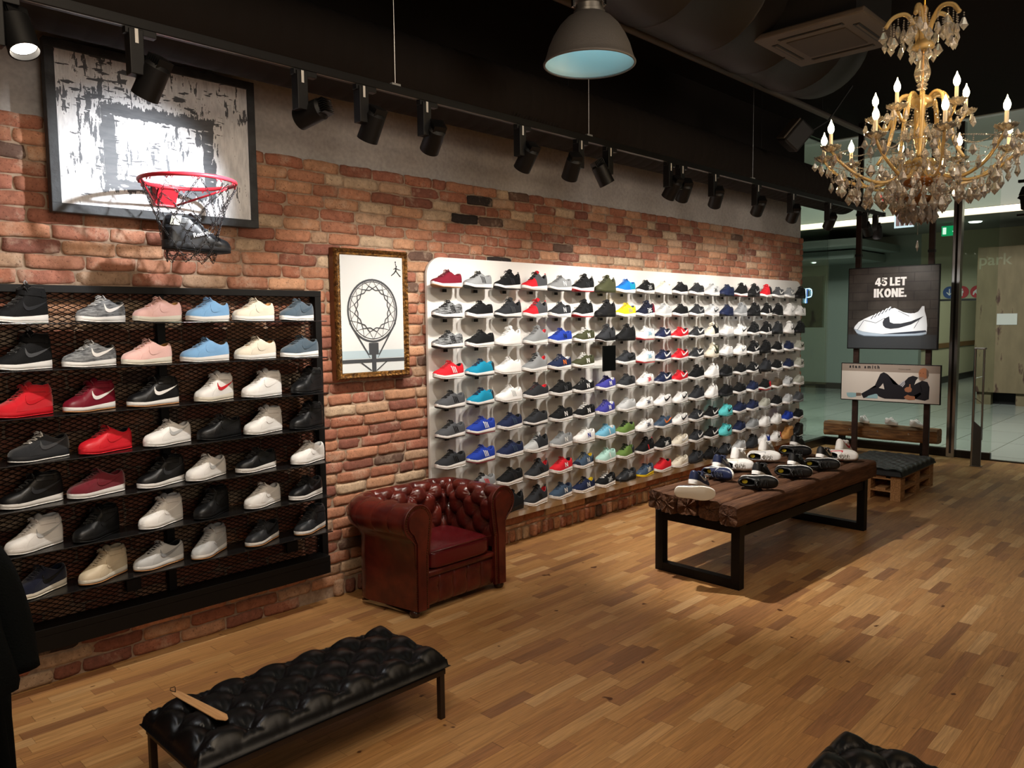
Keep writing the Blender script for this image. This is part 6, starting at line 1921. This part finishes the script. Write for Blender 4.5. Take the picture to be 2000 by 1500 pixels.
MB().ball((0, 0, ZR + .17), .045, 16, (1, 1, 1.2)).build('bulb', mat('lamp_bulb_dim', '#dff4f8', 0.4, emit='#bfe6ee', estr=9.0), pl_, smooth=True)

# ================================================================== chandelier
CX, CY = 4.085, 1.225
cd = thing('chandelier', 'gold and crystal chandelier with lit candle bulbs', 'chandelier', (CX, CY, 0))
GG = mat('gold_glass', '#ffdc98', 0.06, 0.0, 1.0, trans=0.68, ior=1.5)
CR = mat('crystal', '#fffaf2', 0.02, 0.0, 1.0, trans=0.80, ior=1.55)
CRG = mat('cut_glass', '#fff1d8', 0.06, 0.0, 1.0, trans=0.86, ior=1.5)
BRS = mat('polished_brass', '#c8923a', 0.25, 1.0)
MB().tube([(0, 0, 2.25), (0, 0, 4.0)], .005, 8).build('centre_rod', BRS, cd)
MB().lathe([(0, 4.0), (.06, 4.0), (.055, 3.97), (.02, 3.95), (0, 3.95)], 24).build('ceiling_rose', BRS, cd, smooth=True)
MB().lathe([(.006, 3.16), (.018, 3.14), (.012, 3.11), (.020, 3.08), (.014, 3.04), (.030, 3.0), (.048, 2.975), (.050, 2.962), (.030, 2.95), (.016, 2.945)], 20).build('crown_hub', GG, cd, smooth=True)
MB().lathe([(.014, 2.945), (.026, 2.935), (.020, 2.925), (.022, 2.905), (.034, 2.865), (.036, 2.845), (.028, 2.815), (.018, 2.80), (.026, 2.793), (.016, 2.783), (.024, 2.775), (.010, 2.765), (.010, 2.745)], 24).build('baluster', CRG, cd, smooth=True)
MB().lathe([(.010, 2.75), (.045, 2.735), (.062, 2.715), (.050, 2.695), (.020, 2.685), (.014, 2.64), (.026, 2.60), (.032, 2.55), (.020, 2.50), (.016, 2.46), (.060, 2.445), (.075, 2.425), (.055, 2.40), (.022, 2.385), (.016, 2.34)], 28).build('upper_hub', GG, cd, smooth=True)
MB().lathe([(.016, 2.34), (.09, 2.355), (.095, 2.345), (.07, 2.325), (.020, 2.31), (.016, 2.26), (.060, 2.272), (.066, 2.262), (.048, 2.245), (.010, 2.235), (0, 2.225)], 28).build('bottom_bowl', mat('amber_glass', '#d0823c', 0.15, 0, 0.8, trans=0.5, ior=1.5), cd, smooth=True)
def spline(pts, n=18):
    P = [Vector(p) for p in pts]; out = []
    P = [P[0] * 2 - P[1]] + P + [P[-1] * 2 - P[-2]]
    for i in range(1, len(P) - 2):
        for k_ in range(n // (len(P) - 3) + 1):
            t = k_ / (n // (len(P) - 3) + 1)
            a, b2, c, d = P[i - 1], P[i], P[i + 1], P[i + 2]
            out.append(.5 * ((2 * b2) + (c - a) * t + (2 * a - 5 * b2 + 4 * c - d) * t * t + (3 * b2 - 3 * c + d - a) * t ** 3))
    out.append(P[-2]); return out
def pol(r_, a, z): return Vector((r_ * math.cos(a), r_ * math.sin(a), z))
pend = []      # (position of top, scale)
strands = []
cupm = MB()
G = []
nn_ = 32
for (r_, z) in ((.006, -.006), (.018, -.008), (.030, .0), (.043, .010), (.047, .018), (.044, .017), (.028, .004), (.010, -.001)):
    G.append([((r_ + (.0035 * math.cos(8 * 2 * PI * k_ / nn_) if r_ > .03 else 0)) * math.cos(2 * PI * k_ / nn_), (r_ + (.0035 * math.cos(8 * 2 * PI * k_ / nn_) if r_ > .03 else 0)) * math.sin(2 * PI * k_ / nn_), z + (.003 * math.cos(16 * 2 * PI * k_ / nn_) if r_ > .04 else 0)) for k_ in range(nn_ + 1)])
cup_me = cupm.grid(G).mesh('drip_cup', True)
can_me = MB().lathe([(0, 0), (.010, 0), (.010, .004), (.0082, .006), (.0082, .070), (0, .070)], 12).mesh('candle_tube', True, angle=40)
blb = [(0, 0), (.007, .002), (.012, .010), (.0145, .020), (.0135, .030), (.009, .042), (.004, .052), (.0015, .062), (0, .066)]
bul_me = MB().lathe(blb, 12).mesh('bulb', True)
CANW = mat('candle_sleeve', '#e9dcc0', 0.4)
CBULB = mat('candle_bulb_lit', '#fff0d0', 0.4, emit='#ffd9a0', estr=120)
def arm(ang, pts, r0, r1, name='arm'):
    P = spline([pol(r_, ang + tw, z) for r_, z, tw in pts])
    rr = [r0 + (r1 - r0) * i / (len(P) - 1) for i in range(len(P))]
    o = MB().tube(P, rr, 8).build(name, GG, cd, smooth=True)
    return P[-1], o
def candle(tip, o, size=1.0):
    c = put('drip_cup', cup_me, CRG, cd); c.location = tip; c.scale = (size,) * 3
    k_ = put('candle_tube', can_me, CANW, cd); k_.location = tip + Vector((0, 0, .006))
    b2 = put('bulb', bul_me, CBULB, k_); b2.location = (0, 0, .070)
A0 = R(16)
for i in range(10):
    a = A0 + 2 * PI * (i + .35) / 10
    Rr = .435
    tip, o = arm(a, [(.03, 2.43, 0), (.10, 2.37, .06), (.20, 2.335, .10), (.31, 2.37, .07), (.385, 2.43, .02), (Rr, 2.492, 0)], .010, .0065)
    candle(tip, o)
    for k_ in range(5):
        aa = a + 2 * PI * k_ / 5 + .3
        pend.append((tip + Vector((.042 * math.cos(aa), .042 * math.sin(aa), .004)), 1.0 if k_ % 2 else .8, 1 if k_ % 2 == 0 else 3))
    pend.append((pol(.31, a + .07, 2.355), 1.15, 3)); pend.append((pol(.21, a + .1, 2.325), 1.1, 2))
    pend.append((pol(.36, a + .04, 2.395), .9, 4))
for i in range(10):
    a = A0 + 2 * PI * (i + .1) / 10
    for k_ in range(2): pend.append((pol(.09 + .05 * k_, a + .1 * k_, 3.10 - .02 * k_), 1.1, 4 + 2 * k_))
for i in range(5):
    a = A0 + 2 * PI * (i + .1) / 5
    tip, o = arm(a, [(.03, 2.715, 0), (.075, 2.745, .05), (.115, 2.72, .08), (.135, 2.63, .06), (.165, 2.605, .03), (.205, 2.655, 0)], .010, .007)
    candle(tip, o)
    for k_ in range(4):
        aa = a + 2 * PI * k_ / 4 + .2
        pend.append((tip + Vector((.042 * math.cos(aa), .042 * math.sin(aa), .004)), .95, 1))
    arm(a + .5, [(.03, 2.71, 0), (.06, 2.745, .05), (.105, 2.72, .05), (.125, 2.60, .05), (.15, 2.50, .02), (.19, 2.43, 0)], .013, .008, 'scroll_arm')
    arm(a + .3, [(.02, 2.98, 0), (.035, 3.06, 0), (.075, 3.125, 0), (.13, 3.12, 0), (.165, 3.075, 0)], .012, .010, 'crown_arm')
    e = pol(.165, a + .3, 3.07)
    for k_, (rr_, zz, nb) in enumerate(((.165, 3.07, 4), (.14, 3.105, 6), (.11, 3.115, 3), (.175, 3.08, 2))):
        pend.append((pol(rr_, a + .3 + (k_ - 1.5) * .08, zz), 1.1, nb))
for i in range(8):
    a = 2 * PI * i / 8
    pend.append((pol(.05, a, 2.965), 1.0, 1))
    pend.append((pol(.095, a + .2, 2.345), 1.25, 1)); pend.append((pol(.063, a, 2.262), 1.35, 1)); pend.append((pol(.04, a + .3, 2.245), 1.2, 2))
for i in range(10):
    a = 2 * PI * (i + .5) / 10
    pend.append((pol(.15, a, 2.36), 1.0, 3)); pend.append((pol(.075, a, 2.425), .9, 2))
for i in range(10):
    a = A0 + 2 * PI * (i + .35) / 10
    for (rr_, zz, tw, sc_, nb) in ((.395, 2.44, .03, 1.0, 6), (.27, 2.345, .12, 1.3, 2), (.24, 2.34, -.12, 1.1, 4), (.34, 2.38, .22, 1.2, 2), (.30, 2.36, .34, 1.0, 3), (.36, 2.43, -.16, 1.1, 3), (.17, 2.335, .25, 1.2, 3), (.18, 2.44, .0, 1.0, 4), (.13, 2.40, .3, 1.1, 2), (.41, 2.47, .30, .9, 4)):
        pend.append((pol(rr_, a + tw, zz), sc_, nb))
for i in range(14):
    a = 2 * PI * i / 14
    pend.append((pol(.12, a, 2.50), 1.0, 2)); pend.append((pol(.075, a + .2, 2.60), .9, 1)); pend.append((pol(.11, a, 2.30), 1.4, 2)); pend.append((pol(.07, a + .1, 2.24), 1.4, 1))
# faceted kite crystal, hanging from its top at the origin
def kite(h=.056, w_=.0205):
    mb = MB()
    ring = [(w_ * math.cos(2 * PI * k_ / 6), w_ * .55 * math.sin(2 * PI * k_ / 6), -h * .58) for k_ in range(6)]
    ring1 = [(w_ * .35 * math.cos(2 * PI * k_ / 6), w_ * .25 * math.sin(2 * PI * k_ / 6), -h * .08) for k_ in range(6)]
    v = [(0, 0, 0)] + ring1 + ring + [(0, 0, -h)]
    f = []
    for k_ in range(6):
        k2 = (k_ + 1) % 6
        f += [(0, 1 + k_, 1 + k2), (1 + k_, 7 + k_, 7 + k2, 1 + k2), (7 + k_, 13, 7 + k2)]
    return mb.add(v, f)
def bead(mb, p, r_=.0042):
    x, y, z = p
    mb.add([(x, y, z + r_), (x + r_, y, z), (x, y + r_, z), (x - r_, y, z), (x, y - r_, z), (x, y, z - r_)], [(0, 1, 2), (0, 2, 3), (0, 3, 4), (0, 4, 1), (5, 2, 1), (5, 3, 2), (5, 4, 3), (5, 1, 4)])
pmeshes = {}
for nb in (1, 2, 3, 4, 6):
    mb = MB()
    for k_ in range(nb): bead(mb, (0, 0, -.006 - k_ * .0095))
    z0 = -.004 - nb * .0095
    kt = kite()
    mb.add(kt.v, kt.f, Matrix.Translation((0, 0, z0)))
    pmeshes[nb] = mb
pm_me = {nb: mb.mesh('crystal_pendant') for nb, mb in pmeshes.items()}
pend.sort(key=lambda q: (Vector((CX, CY, 0)) + q[0] - Vector((0, 0, CAM_H))).length)
rest = MB()
for i, (p, s_, nb) in enumerate(pend):
    rot = random.uniform(0, PI)
    if i < 100:
        o = put('crystal_pendant', pm_me[nb], CR, cd); o.location = p; o.scale = (s_,) * 3; o.rotation_euler = (0, 0, rot)
    else:
        rest.add(pmeshes[nb].v, pmeshes[nb].f, Matrix.Translation(p) @ Matrix.Rotation(rot, 4, 'Z') @ Matrix.Scale(s_, 4))
if rest.v: tag(rest.build('crystal_pendant', CR, cd, fix=False), kind='stuff')
# bead garlands
for (rr_, zz) in ((.41, 2.47), (.30, 2.36), (.18, 2.44), (.12, 2.50), (.11, 2.30)):
    mb = MB(); n = int(2 * PI * rr_ / .011)
    for k_ in range(n): bead(mb, pol(rr_, 2 * PI * k_ / n, zz), .0045)
    mb.build('bead_ring', CR, cd, fix=False)
for i in range(10):
    a = A0 + 2 * PI * (i + .35) / 10
    for (q0, q1, sag) in ((pol(.055, a, 2.69), pol(.40, a, 2.49), .10), (pol(.40, a, 2.49), pol(.40, a + 2 * PI / 10, 2.49), .13), (pol(.22, a, 2.33), pol(.09, a, 2.34), .06)):
        mb = MB(); n = int((q1 - q0).length / .0105)
        for k_ in range(n + 1):
            t = k_ / n
            p = q0.lerp(q1, t) - Vector((0, 0, sag * 4 * t * (1 - t)))
            bead(mb, p, .0045)
        mb.build('bead_garland', CR, cd, fix=False)
mb = MB()
mb.tube([(0, 0, 2.225), (0, 0, 2.09)], .0008, 4)
for k_ in range(9): bead(mb, (0, 0, 2.22 - k_ * .010))
mb.build('drop_chain', CR, cd, fix=False)
kt = kite(.058, .011)
MB().add(kt.v, kt.f, Matrix.Translation((0, 0, 2.068))).build('crystal_drop', CR, cd, fix=False)

# ================================================================== clothes at the left edge
DKC = mat('dark_green_black_cloth', '#070a0b', 0.95, spec=0.1, sheen=0.0, bump=0.3, bscale=200)
rl = thing('clothes_rail', 'black clothes rail at the left edge holding dark garments', 'clothes rail', (.36, 2.22, 0))
ux = Vector((.695, -.719, 0))
RM = Matrix.Rotation(math.atan2(-.719, .695), 4, 'Z')
MB().tube([(-.45, 0, 1.30), (.02, 0, 1.30)], .012, 10, M=RM).build('rail', BLACKM, rl, smooth=True)
MB().tube([(-.44, 0, 0), (-.44, 0, 1.30)], .012, 10, M=RM).tube([(-.44, -.2, .012), (-.44, .2, .012)], .012, 8, M=RM).build('stand', BLACKM, rl, smooth=True)
def garment(name, lab, cat, prof, seed, depth=.11, cx=0.0, cy=0.0):
    t = thing(name, lab, cat, (.36, 2.22, 0), math.atan2(-.719, .695))
    G = []
    n = 48
    for (z, hw_, c0) in prof:
        row = []
        for k_ in range(n + 1):
            a = 2 * PI * k_ / n
            fold = 1 + .05 * math.sin(5 * a + seed + z * 3) * max(0, min(1, (1.22 - z) * 4)) + .03 * math.sin(11 * a + z * 9)
            row.append((cx + c0 + hw_ * fold * math.cos(a), cy + min(depth, hw_ * .8) * fold * math.sin(a), z))
        G.append(row)
    mb = MB(); mb.grid(G)
    mb.add(G[0][:-1], [tuple(range(n))]); mb.add(G[-1][:-1], [tuple(range(n))])
    mb.build('body', DKC, t, smooth=True, merge=1e-5, angle=60)
    return t
c0 = -.07
g1 = garment('jacket', 'dark green-black jacket hanging at the left edge of the shop', 'jacket',
        [(1.24, .03, c0), (1.225, .08, c0), (1.20, .115, c0), (1.16, .145, c0), (1.08, .172, c0), (1.0, .192, c0), (.92, .210, c0), (.86, .224, c0), (.835, .218, c0)], 0.5, .12)
slv = spline([(c0 + .09, .05, 1.17), (c0 + .135, .07, 1.08), (c0 + .168, .075, .96), (c0 + .185, .07, .85)], 12)
MB().tube(slv, [.055, .055, .055, .054, .053, .052, .051, .050, .049, .048, .047, .046, .045, .045, .045][:len(slv)] + [.045] * max(0, len(slv) - 15), 14).build('sleeve', DKC, g1, smooth=True)
MB().tube([(c0, 0, 1.23), (c0, 0, 1.29), (c0 + .015, 0, 1.305), (c0, 0, 1.318), (c0 - .015, 0, 1.310)], .003, 6).build('hanger_hook', STEEL, g1)
garment('long_coat', 'long black coat hanging below and behind the dark jacket at left', 'coat', [(1.12, .05, c0 - .05), (1.05, .12, c0 - .05), (.9, .17, c0 - .03), (.76, .180, c0), (.6, .183, c0), (.45, .186, c0), (.30, .19, c0), (.22, .19, c0)], 2.2, .08, -.125, .215)

# ================================================================== things in the mall
nf = thing('neon_panel', 'black advertising panel with a blue-white neon letter beyond the glass', 'sign', (0, 0, 0))
MB().bbox(12.0, 12.08, 4.93, 5.75, 1.55, 2.345, .004).build('panel', mat('panel_black', '#05060a', 0.7, spec=0.1), nf)
MB().tube([(11.985, 5.185, 1.93), (11.985, 5.185, 2.155), (11.985, 5.13, 2.155), (11.985, 5.100, 2.14), (11.985, 5.092, 2.10), (11.985, 5.092, 2.06), (11.985, 5.105, 2.03), (11.985, 5.135, 2.02), (11.985, 5.16, 2.02)], .006, 8).build('neon_tube', mat('neon_blue_white', '#e0f0ff', 0.3, emit='#b8dcff', estr=6), nf, smooth=True)
MB().tube([(11.985, 5.165, 1.93), (11.985, 5.165, 2.135), (11.985, 5.13, 2.135)], .003, 6).build('neon_tube', mat('neon_blue', '#3a7ae0', 0.3, emit='#3a80ff', estr=3), nf, smooth=True)
MB().box(12.02, 12.06, 5.3, 5.36, 0, 1.55).box(12.02, 12.06, 5.62, 5.68, 0, 1.55).build('stand', BLACKM, nf)
ex = thing('exit_sign', 'green lit emergency exit sign hanging in the mall', 'exit sign', (0, 0, 0))
GRN = mat('exit_green', '#0c9a5a', 0.4, emit='#0fa866', estr=0.7)
MB().bbox(17.0, 17.06, 4.345, 4.665, 3.27, 3.46, .004).build('housing', GRN, ex)
MB().tube([(17.03, 4.5, 3.46), (17.03, 4.5, 4.6)], .008, 6).build('rod', STEEL, ex)
EXW = mat('exit_white', '#e8fff4', 0.4, emit='#e8fff4', estr=1.0)
MB().prism([(-.02, .06), (.02, .06), (.02, -.01), (.05, -.01), (0, -.07), (-.05, -.01), (-.02, -.01)], 0, .004, MX(16.998, 4.425, 3.365)).build('arrow', EXW, ex)
MB().prism([(-.03, -.065), (.03, -.065), (.03, .065), (-.03, .065)], 0, .004, MX(16.998, 4.61, 3.365)).build('door_symbol', EXW, ex)
dl_ = thing('mall_downlight', 'small round lit ceiling lamp beside the green exit sign', 'light', (17.2, 4.13, 3.50))
MB().lathe([(0, 0), (.10, 0), (.12, .02), (0, .02)], 20).build('disc', mat('downlight_glow', '#ffffff', 0.4, emit='#f4fff4', estr=3.0), dl_)
for (x, y, z, w_) in ((17.4, 7.18, 3.10, 'upper'), (17.4, 7.35, 2.92, 'lower')):
    d2 = thing('mall_downlight', '%s tiny bright lamp seen left of the poster through the glass' % w_, 'light', (x, y, z))
    MB().lathe([(0, 0), (.035, 0), (.045, .02), (0, .02)], 14).build('disc', mat('downlight_glow'), d2)
hs_ = thing('framed_hanging_sign', 'pale framed sign with dark red bars hanging beyond the glass', 'sign', (0, 0, 0))
fm = MB(); fm.bbox(14.0, 14.04, 4.26, 4.57, 3.18, 3.46, .006)
fm.build('frame', mat('sign_frame_pale', '#aab2c4', 0.5), hs_)
for i in range(4):
    MB().box(13.992, 14.0, 4.275 + i * .07, 4.328 + i * .07, 3.215, 3.43).build('bar', mat('sign_dark_red', '#4a2228', 0.4), hs_)
MB().tube([(14.02, 4.42, 3.46), (14.02, 4.42, 4.6)], .008, 6).build('rod', STEEL, hs_)
for i, (y, c_, nm) in enumerate(((4.957, '#1c3f7a', 'blue round sign with a white down arrow above the corridor'), (4.715, '#b01f2a', 'red round sign with a standing figure above the corridor'), (4.43, '#b01f2a', 'red round sign with a bending figure above the corridor'))):
    sg = thing('round_sign', nm, 'sign', (0, 0, 0))
    MB().lathe([(0, 0), (.13, 0), (.13, .01), (0, .01)], 32, Matrix.Translation((18.795, y, 2.215)) @ Matrix.Rotation(-PI / 2, 4, 'Y')).build('disc', mat('sign_' + c_[1:], c_, 0.5), sg)
    W_ = mat('sign_white', '#d8d8d8', 0.5)
    im = MB()
    if i == 0:
        im.prism([(-.010, .075), (.010, .075), (.010, -.03), (.05, .01), (.062, -.004), (0, -.07), (-.062, -.004), (-.05, .01), (-.010, -.03)], 0, .002, MX(18.782, y, 2.215))
    elif i == 1:
        im.prism([(-.028, .03), (.028, .03), (.028, -.02), (.016, -.02), (.014, -.085), (-.014, -.085), (-.016, -.02), (-.028, -.02)], 0, .002, MX(18.782, y, 2.215)).lathe([(0, 0), (.018, 0), (.018, .002), (0, .002)], 12, MX(18.782, y, 2.272))
    else:
        im.prism([(-.07, .0), (-.01, .055), (.01, .045), (.0, .0), (.05, -.04), (.06, .0), (.075, -.06), (.0, -.06), (-.03, -.01), (-.06, -.07), (-.08, -.06)], 0, .002, MX(18.782, y, 2.215))
    im.build('symbol', W_, sg)
m, nt, b = node_mat('stained_olive_board')
geo = nd(nt, 'ShaderNodeNewGeometry'); sp = nd(nt, 'ShaderNodeSeparateXYZ'); nt.links.new(geo.outputs['Position'], sp.inputs[0])
mp = nd(nt, 'ShaderNodeMapping'); mp.inputs['Scale'].default_value = (1, 4, 1.3); nt.links.new(geo.outputs['Position'], mp.inputs[0])
n1 = nd(nt, 'ShaderNodeTexNoise'); n1.inputs['Scale'].default_value = 1.7; n1.inputs['Detail'].default_value = 6; nt.links.new(mp.outputs[0], n1.inputs['Vector'])
msk = mth(nt, 'MULTIPLY', ramp(nt, n1.outputs['Fac'], [(0.0, '#000000'), (0.60, '#000000'), (0.66, '#ffffff')]), mth(nt, 'LESS_THAN', sp.outputs[2], 2.3))
nt.links.new(mixc(nt, msk, ramp(nt, n1.outputs['Fac'], [(0.3, '#655840'), (0.7, '#75664c')]), srgb('#3f2418')), b.inputs['Base Color'])
b.inputs['Roughness'].default_value = 0.7
ks = thing('olive_kiosk', 'tall olive-brown stained kiosk wall standing in the mall', 'kiosk', (0, 0, 0))
MB().bbox(17.0, 18.2, .6, 4.02, .24, 3.0, .01).build('cabinet', m, ks)
for y in (3.85, 3.2, 2.5, 1.2): MB().box(17.08, 17.25, y - .12, y + .12, 0, .24).build('foot', m, ks)
MB().box(17.3, 18.1, .8, 3.8, 0, .24).build('plinth', BLACKM, ks)
text('lettering', 'park', .30, MX(16.995, 4.00, 2.66), mat('faint_grey_print', '#7d785f', 0.6), ks, ext=.002, off=.004)
pp2 = tag(MB().box(16.985, 16.998, 3.33, 3.66, 1.53, 1.74).build('paper_notice', mat('paper_white', '#b7b9b4', 0.8)), 'white paper notice stuck on the olive kiosk', 'notice')
lt = thing('fascia_sign', 'black sign letters at the far right edge above the entrance', 'sign', (0, 0, 0))
LM = mat('sign_black', '#060606', 0.3)
MB().box(10.55, 10.60, 1.2, 2.115, 3.215, 3.245).build('upper_line', LM, lt)
MB().prism([(0, -.06), (.03, .03), (.09, .06), (.5, .06), (.5, -.06)], 0, .05, MX(10.60, 2.105, 3.13)).build('letter', LM, lt)
MB().prism([(0, .06), (.02, .085), (.5, .085), (.5, -.11), (.12, -.11), (.04, -.07), (.03, .04)], 0, .05, MX(10.60, 2.118, 2.98)).build('letter', LM, lt)
MB().box(10.55, 10.60, 1.2, 2.115, 2.835, 2.86).build('lower_line', LM, lt)
# pale cladding above the shop front
tag(MB().box(10.36, 10.42, -4, 4.33, 4.0, 4.6).build('trim_5', mat('pale_cladding', '#9a9388', 0.6)), kind='structure')
